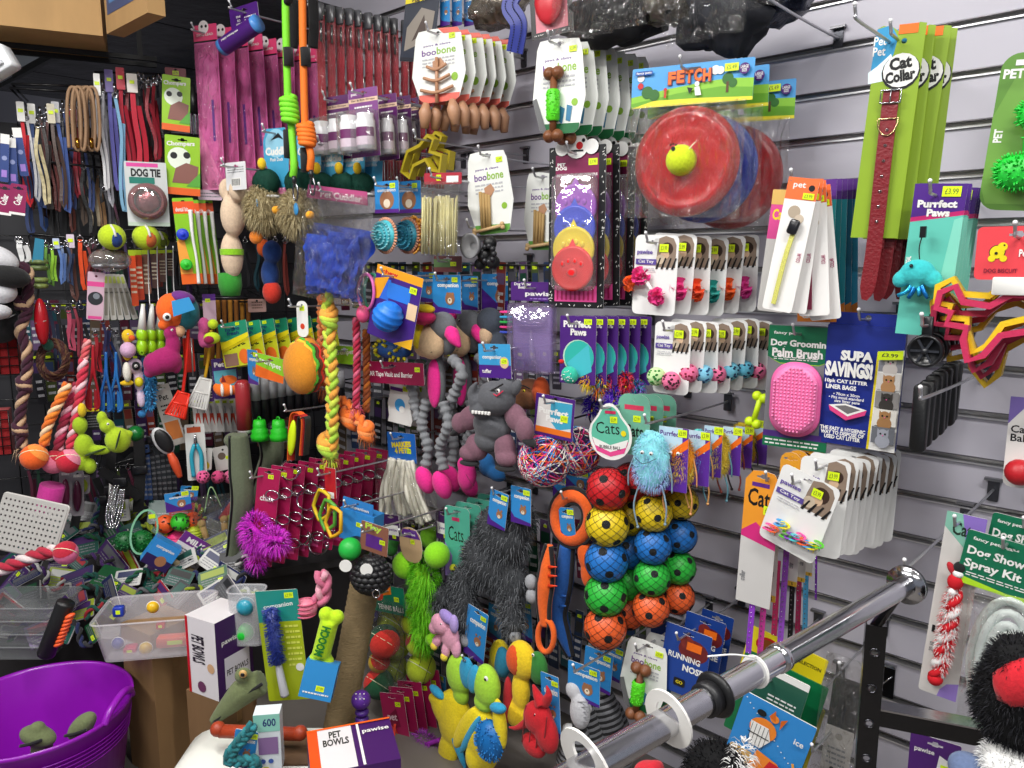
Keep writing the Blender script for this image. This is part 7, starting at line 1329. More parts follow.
for i in range(24):c,nm=rl.choice((('#1a1a1c','black'),('#5a2420','maroon'),('#88888c','silver'),('#3a2c28','dark brown'),('#8a1a2c','wine'),('#3c4c7c','slate blue')));y_=112-i*1.6;lead(27+5.7*i,y_,y_+96+rl.uniform(-14,20),4,c,.30,'thin %s dog lead, %s from the left at the back of the top rack'%(nm,ORD[i]),'thin leads at the back of the top rack',rl.choice(('leather','webbing','chrome')))
# tan rope leads
for i,(x,o) in enumerate(((74,.46),(88,.44),(81,.38))):
    L=Loc(x-8,86,x+8,152,o,LEFT);k=L.k;t=thing('rope_lead','tan cord slip lead looped on the top rack, '+['left','right','rear'][i],'dog lead',L.F,'tan cord leads');mb=MB();c=m('#9a7a5c','webbing')
    for dx in (0,5):mb.tube(sm([L(x-5+dx,148),L(x-7+dx,110,.01),L(x-5+dx,90),L(x+1+dx,88,.0),L(x+5+dx,100,.01),L(x+7+dx,130),L(x+5+dx,150),L(x+dx,146)]),1.7*k,c,7)
    mb.build('cord',t);mb=MB();mb.tube([L(x+3,138,.01),L(x+4,148,.01)],2*k,m('#c08a3a','chrome'),7);mb.build('brass_clip',t)
# black arms of the racks
for i,(xa,ya,xb,yb,*of) in enumerate(((10,88,76,92),(12,84,78,86),(95,72,160,74),(30,160,105,168),(55,148,108,155),(30,234,95,240),(110,232,165,226),(60,375,140,380),(150,228,182,232),(130,248,175,252),(139,449,180,443,.40),(182,90,204,104,.42),(198,301,256,302,.40),(200,298,264,298,.52),(56,471,92,474,.52),(98,470,152,452,.44))):
    L=Loc(min(xa,xb),min(ya,yb)-2,max(xa,xb),max(ya,yb)+2,(of or [.34])[0],LEFT);F=L.F;t=thing('rack_bar','black steel rack bar on the left bay, '+ORD[i]+' counted from the top','rack bar',F,'black bars of the left racks');mb=MB();a,b=L(xa,ya),L(xb,yb);mb.tube([a,b],.004,m('#141416','plastic'),6);mb.build('bar',t)
    for q,p in enumerate((a,b)):mb=MB();mb.tube([p,p+Vector((0,L.F.off,.01))],.0035,m('#1a1a1c','plastic'),6);mb.build('bracket_arm',t)
def lc(name,cat,lab,box,off,c,art=None,**k):return scard(name,cat,lab,box,off,c,art,pl=LEFT,yaw=k.pop('yaw',0),hk=None,**k)
# far left packs
for i,(x,y,r_) in enumerate(((4,158,6),(12,162,2),(20,152,-4))):lc('collar_pack','collar','blue and white narrow collar pack at the left edge, '+ORD[i]+' from left',(x-4,y-24,x+5,y+24),.50-.02*i,'#27407e',lambda A:(A.rect(-.5,.3,.5,.5,'white'),A.disc(0,.0,.3,'#8a94c0'),A.rect(-.3,-.4,.3,-.25,'lilac')),grp='blue collar packs',roll=r_)
for i,x in enumerate((4,18)):lc('collar_card','collar','magenta card with white Collar lettering, '+['left','right'][i]+' one at the left edge',(x-8,184,x+8,215),.52,'#8a1450',lambda A:(A.text('Collar',0,0,.2,'white',w=.8,rot=PI/2-.2,bold=.03),A.rect(-.5,-.5,.5,-.42,'white')),grp='magenta Collar cards',roll=8)
for i,(x,y) in enumerate(((8,138),(16,134),(24,142))):lead(x,y,y+62,4,'#26355e',.40,'navy thin lead, '+ORD[i]+' behind the blue collar packs','thin navy leads')
# chewers: lime and orange dental cards
def dent(A):A.rect(-.5,-.5,.5,-.38,'#e8641c');A.disc(-.1,.12,.33,'#e8f0e0');A.text('Chompers',-.05,.36,.1,'white',w=.8,bold=.04,rot=.08);A.disc(-.25,.16,.1,'black');A.disc(.12,.18,.1,'black');A.poly([(-.3,-.3),(.4,-.3),(.45,0),(.1,.05),(-.2,-.05)],'#8a5a50');A.poly([(.1,-.35),(.5,-.35),(.5,-.1)],'#5aa83a')
lc('dental_treat_pouch','pet treat','upper lime and orange pouch with cartoon eyes',(162,76,190,131),.52,'#96c81e',dent,grp='lime and orange pouches',roll=4)
lc('dental_treat_pouch','pet treat','lower lime and orange pouch with brown treats picture',(165,136,200,195),.56,'#96c81e',dent,grp='lime and orange pouches',roll=3)
for i,(x,y,hh) in enumerate(((192,84,50),(196,92,40),(188,100,32))):
    L=Loc(x-5,y,x+5,y+hh,.46-.03*i,LEFT);t=thing('grooming_comb','black and chrome grooming tool, '+ORD[i]+' behind the lime pouches','grooming tool',L.F,'grooming tools by the pouches');mb=MB();w,h=10*L.k,L.F.h;mb.rbox((0,0,h*.2),(w*.9,.012,h*.55),.004,m('#131315','plastic'));mb.build('handle',t);
    for q in (-1,1):mb=MB();mb.lathe([(w*.2,-h*.5),(w*.22,-h*.1)],m('lgrey','chrome'),Matrix.Translation((q*w*.25,0,0)),8);mb.build('chrome_tube',t)
lc('fruit_bag','card pack','small red card with price dot behind the lime pouch top',(165,68,186,78),.38,'#8a2a3a',lambda A:A.price(0,0,.02,.014),hole='round')
scard('blue_card','card pack','cream fabric pack beneath the lower lime pouch',(198,190,222,200),.52,'#d0b8c8',lambda A:A.lines(-.4,.4,-.3,.3,2,'grey'),hole=None,pl=LEFT,yaw=0)
# coil pack
t,F=lc('tie_out_cable_pack','dog tether','white DOG TIE card with coiled maroon cable in clear bag',(126,162,168,226),.58,'#c8cccb',lambda A:(A.rect(-.45,.42,.3,.48,'#d84a9a'),A.text('DOG TIE',.0,.33,.13,'#1c1c1c',w=.7,bold=.05),A.rect(-.4,.16,.2,.26,'#1f7a6a'),A.rect(-.5,-.5,.5,-.44,'#b8c8b8')),hole='round')
mb=MB();w=F.w*.42
for q in range(3):mb.ring((0,-.012-.006*q,-F.h*.12),w*(1-.06*q),.0062,m('#7a1f2c','rubber'),n=32,k=8)
mb.build('cable_coil',t);mb=MB();mb.ell((0,-.012,-F.h*.12),(w*.72,.018,w*.72),m('#9a5a60','foil'),wob=.3);mb.build('inner_bag',t);mb=MB();mb.rbox((0,-.02,-F.h*.12),(w*2.2,.034,w*2.2),w,m('white','clear'),n=6);mb.build('blister',t)
# tennis balls big
def bigball(x,y,r_,off,c1,c2,lab):
    L=Loc(x-r_,y-r_,x+r_,y+r_,off,LEFT);t=thing('tennis_ball_toy',lab,'dog toy',L.F,'large tennis ball toys');k=L.k;mb=MB();mb.ell((0,0,0),r_*k,m(c1,'fabric'),n=20);mb.build('ball',t);mb=MB();mb.ell((.22*r_*k,-.35*r_*k,-.12*r_*k),(r_*k*.58,r_*k*.68,r_*k*.72),m(c2,'fabric'),n=18);mb.build('coloured_panel',t)
    mb=MB();mb.tube(sm([(0,-r_*k*.5,r_*k*.9),(r_*k*.2,-r_*k*.9,r_*k*.5),(r_*k*.3,-r_*k*1.02,0)]),.004,m('#d8d8d0','webbing'),5);mb.build('strap',t)
bigball(112,237,13,.60,'#b4cc1e','#1a3a7a','large yellow tennis ball with navy panel');bigball(146,237,13,.56,'#b4cc1e','#c0602a','large yellow tennis ball with orange panel');bigball(160,240,9,.48,'#9ab81c','#5a6a1c','dim yellow tennis ball behind the other two')
# toothbrush cards
def tb(A):A.rect(-.5,.32,.5,.46,'#e8541c');A.text('dental kit',-.1,.37,.05,'white',w=.6);A.rect(-.5,-.5,.5,-.38,'#e8641c');A.poly([(-.5,-.38),(.1,-.38),(-.2,.1),(-.5,.0)],'#f0a040')
def tbx(t,w,h):
    mb=MB();mb.tube(sm([(w*.30,-.008,h*.36),(w*.26,-.012,h*.05),(w*.32,-.010,-h*.2),(w*.3,-.008,-h*.5)]),_lerp([.007,.005,.004,.006],len(sm([(w*.30,-.008,h*.36),(w*.26,-.012,h*.05),(w*.32,-.010,-h*.2),(w*.3,-.008,-h*.5)]))),m('white','plastic'),8);mb.build('toothbrush',t)
def tbx0(t,w,h):
    tbx(t,w,h)
    for z,c in ((.08,'#1c3ac8'),(-.27,'#2fc02a')):mb=MB();T=Matrix.Translation((-w*.2,-.012,h*z)) @ Matrix.Rotation(PI/2,4,'X');mb.lathe([(w*.3,0),(w*.3,.006),(w*.22,.012),(w*.12,.008),(w*.1,.013),(0,.013)],m(c,'rubber'),T,16);mb.build('finger_brush',t)
lc('toothbrush_card','dental kit','lime dental card with white toothbrush, blue and green discs',(177,198,198,284),.62,'#8ac41c',tb,grp='lime toothbrush cards',extra=tbx0,roll=-3)
for i in range(3):lc('toothbrush_card','dental kit','lime toothbrush card, '+ORD[i]+' behind the front dental card',(192+7*i,200,203+7*i,284),.56-.04*i,'#7ab81a',tb,grp='lime toothbrush cards',extra=tbx,roll=-3)
for i,x in enumerate((166,171,176)):lead(x,198,242,4,'#161618',.50,'black plain strap, '+ORD[i]+' left of the lime toothbrush card','black straps',clip=False)
# second rack row
R2=[(20,238,262,8,'#d8d8d8','white tagged','matte'),(30,242,300,3,'#2a2a2c','thin black'),(48,240,286,4,'#5a8a30','olive green'),(53,244,282,4,'#8ac030','lime'),(58,240,284,4,'#5a7ab8','light blue','webbing','#b8c4e0'),(63,242,280,4,'#8aa0c8','pale blue'),(68,240,285,4,'#203050','navy'),(73,236,300,5,'#5a3a34','brown leather','leather','#d8c8d8'),(82,234,290,6,'#f0501c','bright orange'),(88,240,285,4,'#6a1c24','wine'),(93,238,275,4,'#2a1c1c','dark brown'),(98,240,270,4,'#3a2a30','plum')]
leadrow(R2,.50,0,'collars on the second rack','the second rack')
leadrow([(52,300,380,5,'#26304a','slate blue'),(60,305,372,5,'#1c1c20','black'),(70,306,350,6,'#d85a78','pink'),(76,300,360,4,'#8a2a3c','wine red'),(84,300,380,5,'#202428','charcoal'),(97,330,372,5,'#b01c2a','red'),(104,318,360,4,'#3a3a6a','indigo'),(112,325,380,4,'#283c78','navy blue'),(118,330,378,4,'#8a8a90','grey')],.42,0,'collars on the third rack','the third rack')
def lblob(name,lab,cat,box,parts,c,off,grp=None,extra=None,k_='fabric',vox=.004):
    L=Loc(*box,off,LEFT);t=thing(name,lab,cat,L.F,grp);k=L.k;blob('body',[((L(p[0],p[1],p[4] if len(p)>4 else 0),(p[2]*k,min(p[2],p[3])*k*.9,p[3]*k))+((p[5],) if len(p)>5 else ())) for p in parts],m(c,k_),t,vox,4)
    if extra:extra(L,t,k)
    return t
def part(t,name,c,k_='fabric',*els):
    mb=MB();[mb.ell(e[0],e[1],m(c,k_),rot=e[2] if len(e)>2 else (0,0,0)) for e in els];return mb.build(name,t)
# camouflage ropes and teal card
L=Loc(30,236,47,292,.54,LEFT);t=thing('rope_ball_toy','olive and green camouflage rope coils under teal card','dog toy',L.F);mb=MB()
for y in (262,268,280,286):mb.ring(L(39,y,.0),6*L.k,2.6*L.k,m('#5a6a3a' if y<275 else '#7a8a4a','nebula'),axis='z',n=18,k=8)
mb.build('coils',t);mb=MB();mb.plate([tuple((L(a,b)).xz) for a,b in ((33,262),(36,238),(45,240),(44,264))][::-1],m('#2a7a98'),.002,-.02);mb.build('teal_card',t)
# brown balls plate, strips
L=Loc(92,248,129,272,.56,LEFT);t=thing('chew_ball_pack','clear domed pack of brown chew balls with silver foil front','dog chew',L.F)
for x,y,r_ in ((101,257,7.5),(119,257,7.5),(110,253,6)):part(t,'chew_ball','#4a2c22','leather',(L(x,y,.01),(r_*L.k,.022,r_*L.k)))
part(t,'foil_base','#8a8a90','foil',(L(101,266,.02),(9*L.k,.02,3.4*L.k)),(L(118,266,.02),(9*L.k,.02,3.4*L.k)));mb=MB();mb.ell(L(110,260,.0),(20*L.k,.05,12*L.k),m('white','clear'));mb.build('clear_dome',t)
def strip(A):A.rect(-.3,.3,.3,.45,'#c8d86a');A.rect(-.25,-.4,.25,.2,'#a09c90');A.text('comb',0,.1,.08,'black',w=.3,rot=PI/2)
for i in range(5):lc('nail_file_card','grooming card','white slim grooming card, '+ORD[i]+' from left under the brown chew balls',(103+5.5*i,274,109+5.5*i,320),.50-.025*i,'#d0cec8',strip,grp='slim white grooming cards',roll=3-4*i,hole='round')
lc('slicker_brush_card','grooming card','pink and white card with black round pad brush',(87,272,104,320),.56,'#c8a8b8',lambda A:(A.rect(-.5,.2,.5,.3,'#d84a90'),A.disc(.0,-.05,.45,'#2a2c30',1,18),A.disc(.05,.0,.2,'#7a8088'),A.rect(-.4,-.48,.4,-.42,'#d84a90')),roll=6,hole='round')
for i,(x,c) in enumerate(((134,'#d84a1c'),(140,'#c03c18'),(147,'#8a5a48'),(155,'#6a4a44'),(163,'#7a5a50'),(171,'#5a3c38'))):lc('biscuit_bag' if i>1 else 'handle_card','pet treat',['orange','deep orange','tan','brown','dusky','dark brown'][i]+' slim treat pack hanging below the tennis balls',(x-4,250,x+3,306-6*i),.46-.02*i,c,lambda A:(A.rect(-.5,.4,.5,.5,'#a8c020'),A.lines(-.4,.4,-.3,.2,5,'cream',4)),grp='slim treat packs',hole='round')
for i,x in enumerate((148,157,166,173)):L=Loc(x-2,246,x+2,300,.56,LEFT);t=thing('wire_prong','long vertical white wire, '+ORD[i]+' from left below the tennis balls','wire',L.F,'vertical white wires');mb=MB();mb.tube(sm([L(x,246),L(x+.5,280),L(x+2,306,.02)]),.0018,m('#c8c8c8','steel'),5);mb.build('wire',t)
# lime scoops
for i,x in enumerate((142,151,160)):
    L=Loc(x-7,300,x+7,358,.60-.03*i,LEFT);k=L.k;t=thing('food_scoop','lime plastic scoop with long white handle, '+ORD[i]+' from left','scoop',L.F,'lime scoops');mb=MB();mb.tube([L(x+1,304),L(x,330)],[1.6*k,4.5*k],m('#d8dcd8','plastic'),10);mb.build('handle',t);mb=MB();mb.ell(L(x,335),(5.5*k,.02,8*k),m('#9ad01c','plastic'));mb.ell(L(x,347),(5.5*k,.022,9*k),m('#9ad01c','plastic'));mb.build('scoop_bowl',t);mb=MB();mb.ring(L(x,353,.022),1.6*k,.002,m('#7ab010','plastic'));mb.build('hang_ring',t)
# orange teal fish ball
def ex(L,t,k):
    part(t,'teal_half','#176a78','fabric',(L(186,312,.0),(13*k,15*k,18*k)));part(t,'purple_band','#6a2a80','fabric',(L(183,298,.01),(12*k,.05,7*k),(0,.3,0)));eye(L,t,167,317,.062,.013)
    mb=MB();mb.plate([tuple(L(a,b).xz) for a,b in ((173,315),(171,300),(188,296),(194,308))][::-1],m('#3a9ad8'),.002,-.085);mb.build('tag',t)
lblob('plush_fish_ball','round orange and teal plush fish with big eye and blue tag','soft toy',(158,292,200,330),[(172,310,15,17,.01),(164,325,6,5,.02)],'#f0641c',.62,extra=ex)
# llama
def ex(L,t,k):eye(L,t,172,330,.035,.004,'white');part(t,'muzzle','#d8a880','fabric',(L(180,331,.0),(5*k,.02,6*k)));
lblob('knitted_llama','magenta knitted llama toy hanging below the orange fish ball','soft toy',(143,325,184,378),[(171,333,7,8),(173,345,7,14),(166,360,15,13),(155,364,11,12),(149,372,5,6,0),(176,362,6,12)],'#a01a62',.64,extra=ex)
# duck + horse + chenille
def ex(L,t,k):part(t,'lilac_belly','#d0a8c8','fabric',(L(128,350,.01),(7.5*k,.028,8*k)));part(t,'white_leg','#e0dcd0','fabric',(L(127,372,.01),(4*k,.016,10*k)));part(t,'beak','#d85a1c','fabric',(L(132,338,.02),(3*k,.012,3*k)));eye(L,t,128,334,.026,.003)
lblob('rubber_duck_toy','yellow long-legged plush duck left of the lime scoops','soft toy',(119,328,137,388),[(128,336,6,7),(127,352,5,9),(127,383,7,3),(127,372,3.5,10)],'#e0b81c',.60,extra=ex)
def ex(L,t,k):part(t,'dark_patch','#141416','fabric',(L(136,366,.016),(4*k,.016,4.5*k)));eye(L,t,136,366,.035,.005);part(t,'yellow_ring','#d8c81c','rubber',(L(139,382,.02),(4*k,.012,5*k)))
lblob('plush_cow','white and lilac plush calf with dark eye patch','soft toy',(128,358,144,400),[(135,366,7,8),(139,380,5,12),(141,398,4,10)],'#d8c0d8',.58,extra=ex)
L=Loc(138,356,156,418,.56,LEFT);t=thing('chenille_tug','sky blue noodle-pile chenille tug below the llama','dog toy',L.F);mb=MB();mb.tube(sm([L(146,358),L(148,385),L(146,408)]),5*L.k,m('#2a7ab0','fabric'),10);mb.fur([(L(147,385),(7*L.k,.026,26*L.k))],520,.012,[m('#3f9ad0','fabric'),m('#2a80b8','fabric')],.0028,.3,3);mb.build('noodle_pile',t);part(t,'end_ball','#2a70a8','fabric',(L(142,414),(4*L.k,.014,4*L.k)))
# brown/yellow sticks & pink-lime bee
for i in range(8):x=206+6*i;L=Loc(x-2,298,x+2,366,.50-.02*i,LEFT);t=thing('rawhide_stick','amber rawhide stick, '+ORD[i]+' from left behind the green animal pouches','dog chew',L.F,'amber rawhide sticks');mb=MB();mb.tube(sm([L(x,300),L(x+.7,335),L(x,366)]),_lerp([2.4*L.k,2*L.k,2.5*L.k],len(sm([L(x,300),L(x+.7,335),L(x,366)]))),m('#8a5418' if i%2 else '#a8701c','matte'),8);mb.build('stick',t)
def ex(L,t,k):part(t,'lime_head','#b8d01c','fabric',(L(213,324,.02),(5*k,.018,5*k)),(L(212,338,.02),(8*k,.018,6*k)));part(t,'maroon_face','#8a1440','fabric',(L(209,340,.035),(5*k,.012,4*k)))
lblob('plush_bee','pink and lime plush bee by the amber rawhide sticks','soft toy',(197,316,222,352),[(204,326,6,9),(202,338,4,10),(208,342,7,6)],'#b84a80',.64,extra=ex)
lc('treat_card','pet treat','lilac and white card above the pink and lime bee',(203,294,216,326),.56,'#c8a8b8',lambda A:(A.rect(-.5,.3,.5,.5,'purple'),A.price(-.1,.3,.016,.012)),hole='round')
lc('treat_card','pet treat','small pale pink card right of the amber sticks',(248,298,266,312),.50,'#d0a8a0',lambda A:A.lines(-.3,.3,-.3,.3,3,'brown'),hole='round')
# coffee/tool row y 380-430
def cup(A):A.text('Pet',-.2,.35,.12,'white',w=.4,bold=.04);A.rect(-.45,-.4,.45,.2,'#58a8b8');A.disc(.1,-.05,.2,'#e8702a',1.8,12);A.poly([(-.2,-.1),(-.1,.1),(0,-.1)],'#8a2a2a')
lc('fish_toy_card','cat toy','purple and teal card with orange clownfish drawing',(213,358,238,398),.58,'#42246e',cup,roll=-3)
def ex(L,t,k):part(t,'white_stripe','#e8e4dc','fabric',(L(222,390,.006),(2*k,.024,6.5*k)),(L(231,390,.006),(1.6*k,.020,5.5*k)))
lblob('plush_clownfish','orange plush clownfish with white stripes','cat toy',(214,380,238,400),[(224,390,9,7),(234,390,5,5),(216,388,3,5)],'#f0701c',.62,extra=ex)
def scis(A):A.rect(-.5,.38,.5,.5,'purple');A.price(0,.3,.014,.01);A.poly([(-.3,-.3),(0,-.1),(.3,-.35),(.2,.0),(-.2,.0)],'#c83a1c');A.rect(-.05,0,.05,.2,'#8a8a90')
for i in range(6):lc('grooming_scissor_card','grooming card','white card with red handled scissors, '+ORD[i]+' from left under the white shovel',(193+7*i,394,202+7*i,432),.56-.03*i,'#d8d6d2',scis,grp='white scissor cards',roll=-2,hole='round')
lc('treat_card','pet treat','dark purple and white card above the scissor cards',(196,388,214,402),.58,'#4a2468',lambda A:A.lines(-.4,.4,-.3,.3,3,'white'),hole='round')
def shovel(c,lab,x,y0,y1,hy,off,hc):
    L=Loc(x-12,hy,x+12,y1,off,LEFT);k=L.k;t=thing('litter_scoop',lab,'scoop',L.F);mb=MB();mb.tube(sm([L(x+8,hy),L(x+6,(hy+y0)/2),L(x+2,y0)]),1.6*k,m(hc,'plastic'),8);mb.build('handle',t)
    p0,p1=L(x+3,y0,.01),L(x-6,y1,.02);ax=(p1-p0);sd=Vector((-ax.z,0,ax.x)).normalized();mb=MB()
    for q in range(-3,4):wq=1-abs(q)*.04;mb.tube([p0+sd*q*2*k*.7,p1+sd*q*3*k*wq],1,m(c,'plastic'),4,flat=(1.9*k,.003))
    for q in (.02,.5,1):s0=p0.lerp(p1,q)
    for q,ww in ((.05,5),(.5,8),(1,9.5)):s0=p0.lerp(p1,q);mb.tube([s0-sd*ww*k,s0+sd*ww*k],.0035,m(c,'plastic'),6)
    mb.tube([p0-sd*5*k,p1-sd*9.5*k],.004,m(c,'plastic'),6);mb.tube([p0+sd*5*k,p1+sd*9.5*k],.004,m(c,'plastic'),6);mb.build('slotted_blade',t)
shovel('#e0301c','bright red slotted litter scoop hanging head down',181,392,416,312,.62,'#d8281c');shovel('#d8d8d4','white slotted litter scoop with yellow handle',203,378,408,330,.58,'#c89a20')
L=Loc(183,338,195,372,.56,LEFT);t=thing('food_scoop','red flat plastic scoop right of the llama','scoop',L.F);mb=MB();mb.rbox((0,0,0),(10*L.k,.02,L.F.h),.006,m('#d82a1c','plastic'));mb.build('blade',t);mb=MB();mb.tube([(.01,-.014,L.F.h*.5),(.008,-.014,-L.F.h*.6)],.003,m('#c8c8c8','steel'),6);mb.build('wire_handle',t)
# brush black oval
L=Loc(152,426,184,482,.60,LEFT);k=L.k;t=thing('pin_brush','oval black pin brush with orange handle','grooming tool',L.F);mb=MB();mb.ell(L(163,441,.0),(8.5*k,.014,15*k),m('#c8c8ca','plastic'),rot=(0,-.45,0));mb.build('head_rim',t);mb=MB();mb.ell(L(164,441,.012),(7*k,.010,13*k),m('#141416','rubber'),rot=(0,-.45,0));mb.build('pad',t);mb=MB();mb.tube(sm([L(170,453,.004),L(175,464,.008),L(180,477,.004)]),_lerp([3*k,4.5*k,4*k,2.5*k],len(sm([L(170,453,.004),L(175,464,.008),L(180,477,.004)]))),m('#d8502a','rubber'),10);mb.build('handle',t)
lc('brush_card','grooming card','tall grey card with orange print beside the pin brush',(160,384,178,446),.52,'#b8b4ac',lambda A:(A.text('Pet',0,.3,.1,'black',w=.5),A.rect(-.4,-.4,.4,-.1,'#c8763a'),A.lines(-.3,.3,0,.2,3,'black')),roll=-12)
lc('nail_clipper_card','grooming card','white card with turquoise handled nail clippers',(186,424,206,480),.58,'#d8d8d4',lambda A:A.rect(-.4,.35,.3,.45,'#b8502a'),extra=lambda t,w,h:[ (lambda mb:(mb.tube(sm([(s_*w*.05,-.01,h*.15),(s_*w*.24,-.012,-h*.05),(s_*w*.2,-.01,-h*.42)]),.007,m('#2aa0b8','rubber'),8),mb.build('handle',t)))(MB()) for s_ in (-1,1)]+[(lambda mb:(mb.tube([(0,-.01,h*.12),(0,-.012,h*.34)],[.008,.003],m('lgrey','chrome'),6),mb.build('blade',t)))(MB())])
for i in range(7):lc('flea_comb_card','grooming card','slim dark comb card, '+ORD[i]+' from left under the lime caterpillars',(141+5*i,446-1.5*i,146+5*i,500),.46-.02*i,'#26406e' if i<2 else '#33363c',lambda A:A.lines(-.4,.4,-.45,.3,8,'grey',2),grp='slim dark comb cards',hole='round')
for i,(x,c) in enumerate(((203,'#e05a90'),(218,'#d84a80'),(230,'#e06a98'))):
    L=Loc(x-7,470,x+7,484,.60-.03*i,LEFT);t=thing('spotted_ball','pink ball with dark spots, '+ORD[i]+' from left beside the olive crocodile','cat toy',L.F,'pink spotted balls');part(t,'ball',c,'fabric',((0,0,0),(6.5*L.k,)*3));mb=MB();rr=random.Random(i);[mb.ell(Vector((rr.uniform(-1,1),-abs(rr.uniform(.2,1)),rr.uniform(-1,1))).normalized()*6.3*L.k,.0035,m('#5a1030','fabric'),n=6) for _ in range(16)];mb.build('spots',t)
lc('cat_toy_card','cat toy','white card above the left pink spotted ball',(198,448,212,470),.56,'#d0ceca',lambda A:A.disc(0,-.3,.35,'#d8c020'),hole='round',roll=6);lc('cat_toy_card','cat toy','white card above the right pink spotted balls',(214,446,234,470),.52,'#c8c6c2',lambda A:(A.disc(-.1,.1,.2,'#6a5a50'),A.price(.2,0,.016,.012)),hole='round',roll=-6)
# scissors
for i,(x,y0,y1,c,lab) in enumerate(((93,345,410,'#a81c28','crimson long handled shears'),(106,352,412,'#2460a8','blue long handled shears, left pair'),(116,352,412,'#2a70b8','blue long handled shears, right pair'))):
    L=Loc(x-6,y0,x+6,y1,.60-.02*i,LEFT);k=L.k;t=thing('tick_remover',lab,'grooming tool',L.F,'long handled plastic tools')
    for s_ in (-1,1):mb=MB();mb.tube(sm([L(x,y0),L(x+s_*1,(y0+y1)/2-6,.004),L(x+s_*5,y1-18,.004),L(x+s_*6,y1-4,0),L(x+s_*1.5,y1,0)]),1.3*k,m(c,'plastic'),7);mb.plate([tuple(L(a,b).xz) for a,b in ((x+s_*1,y1-22),(x+s_*5.5,y1-16),(x+s_*5.5,y1-3),(x+s_*1,y1-2))][::(-1 if s_>0 else 1)],m(c,'plastic'),.003,0);mb.build('jaw',t)
# red brush in third rack
L=Loc(35,298,48,345,.60,LEFT);t=thing('slicker_brush','red curved brush on the third rack near the rope','grooming tool',L.F);mb=MB();mb.ell((0,0,0),(6.5*L.k,.026,L.F.h*.5),m('#a81420','plastic'));mb.build('body',t);mb=MB();mb.tube([(-5*L.k,-.02,-.004),(5*L.k,-.022,.004)],.0016,m('#d8d8d8','steel'));mb.build('wire_band',t)
L=Loc(36,338,72,388,.52,LEFT);t=thing('rope_lead','brown and olive rope lead coiled in loops','dog lead',L.F,'coiled brown leads');mb=MB();[mb.rope([L(53+(15-2*q)*math.cos(a),360+(20-3*q)*math.sin(a),.01*q) for a in [PI*j/8 for j in range(-1,17)]],2.2*L.k,[m('#4a2420','fabric'),m('#6a4a30','fabric')]) for q in range(3)];mb.build('coil',t);part(t,'knot','#2a5a4a','fabric',(L(48,345,.03),(5*L.k,.016,6*L.k)))
# rope at far left
ropetoy([(6,270),(26,268),(28,290),(27,312),(20,330),(27,350),(26,380),(22,400),(20,420),(22,448)],.62,'thick burgundy and cream twisted rope toy at the left edge',['#3a1428','#b89878','#3a1428'],5.5,braid=False,knots=((8,268,9),(22,305,8),(24,385,8),(20,430,8)),pl=LEFT)
L=Loc(-20,236,24,300,.66,LEFT);t=thing('plush_badger','white plush shape cut by the left edge above black fabric','soft toy',L.F);k=L.k;blob('body',[(L(-2,258),(20*k,.04,12*k),(0,.5,0)),(L(2,292),(14*k,.04,12*k))],m('#c8c8cc','fabric'),t,.006);part(t,'black_back','#0f0f11','fabric',(L(6,276,.01),(22*k,.05,12*k),(0,.2,0)));part(t,'grey_snout','#b8b8bc','fabric',(L(-4,312,.02),(14*k,.04,8*k)))
L=Loc(-20,300,24,335,.58,LEFT);t=thing('black_bag','black fabric bundle at the left edge beside rope toy','bag',L.F);k=L.k;blob('body',[(L(10,305),(18*k,.05,30*k)),(L(0,330),(16*k,.04,14*k))],m('#101012','fabric'),t,.008);mb=MB();mb.tube(sm([L(-8,316,.05),L(6,318,.06),L(16,314,.05)]),.002,m('#8a8a8c','steel'));mb.build('zip',t)
for i,y in enumerate((352,432)):
    L=Loc(-40,y-22,20-i*8,y+22,.50,LEFT);t=thing('red_basket',['red fabric carrier behind black grid at the left edge','small red box at the left edge below the carrier'][i],'carrier',L.F);mb=MB();mb.box((0,0,0),(L.F.w,.06,L.F.h),m('#8a0f14','fabric'));mb.build('body',t);mb=MB();[mb.tube([(L.F.w*(-.5+q/6),-.034,-L.F.h*.5),(L.F.w*(-.5+q/6),-.034,L.F.h*.5)],.002,m('black','plastic'),4) for q in range(7)];[mb.tube([(-L.F.w*.5,-.037,L.F.h*(-.5+q/5)),(L.F.w*.5,-.037,L.F.h*(-.5+q/5))],.002,m('black','plastic'),4) for q in range(6)];mb.build('black_grid',t)
# ropes with balls
def rb(pts,ball,cols,lab,off):return ropetoy(pts,off,lab,cols,5,braid=False,grp='rope toys with tennis balls',pl=LEFT,ball=ball,strands=3)
rb([(68,384),(60,400),(48,425),(44,445)],(34,457,12.5,'#f0601c','#f08a3a'),['#e8842a','#e8c8a0','#d86a20'],'orange and cream rope toy with orange tennis ball',.66)
rb([(78,384),(70,405),(62,430),(58,450)],(54,462,11.5,'#d8708c','#a81c30'),['#b02c50','#e8b0c0','#8a2038'],'pink and crimson rope toy with pink ball, left one',.63)
rb([(84,360),(80,395),(74,430),(70,448)],(69,461,12,'#c01c34','#d88098'),['#c83048','#e8c0c8','#c83048'],'red and pale pink rope toy with red ball, right one',.65)
ropetoy([(88,340),(84,360),(80,400)],.58,'coral twisted rope behind the pale pink rope toy',['#d85a60','#e8a0a0'],4,braid=False,pl=LEFT)
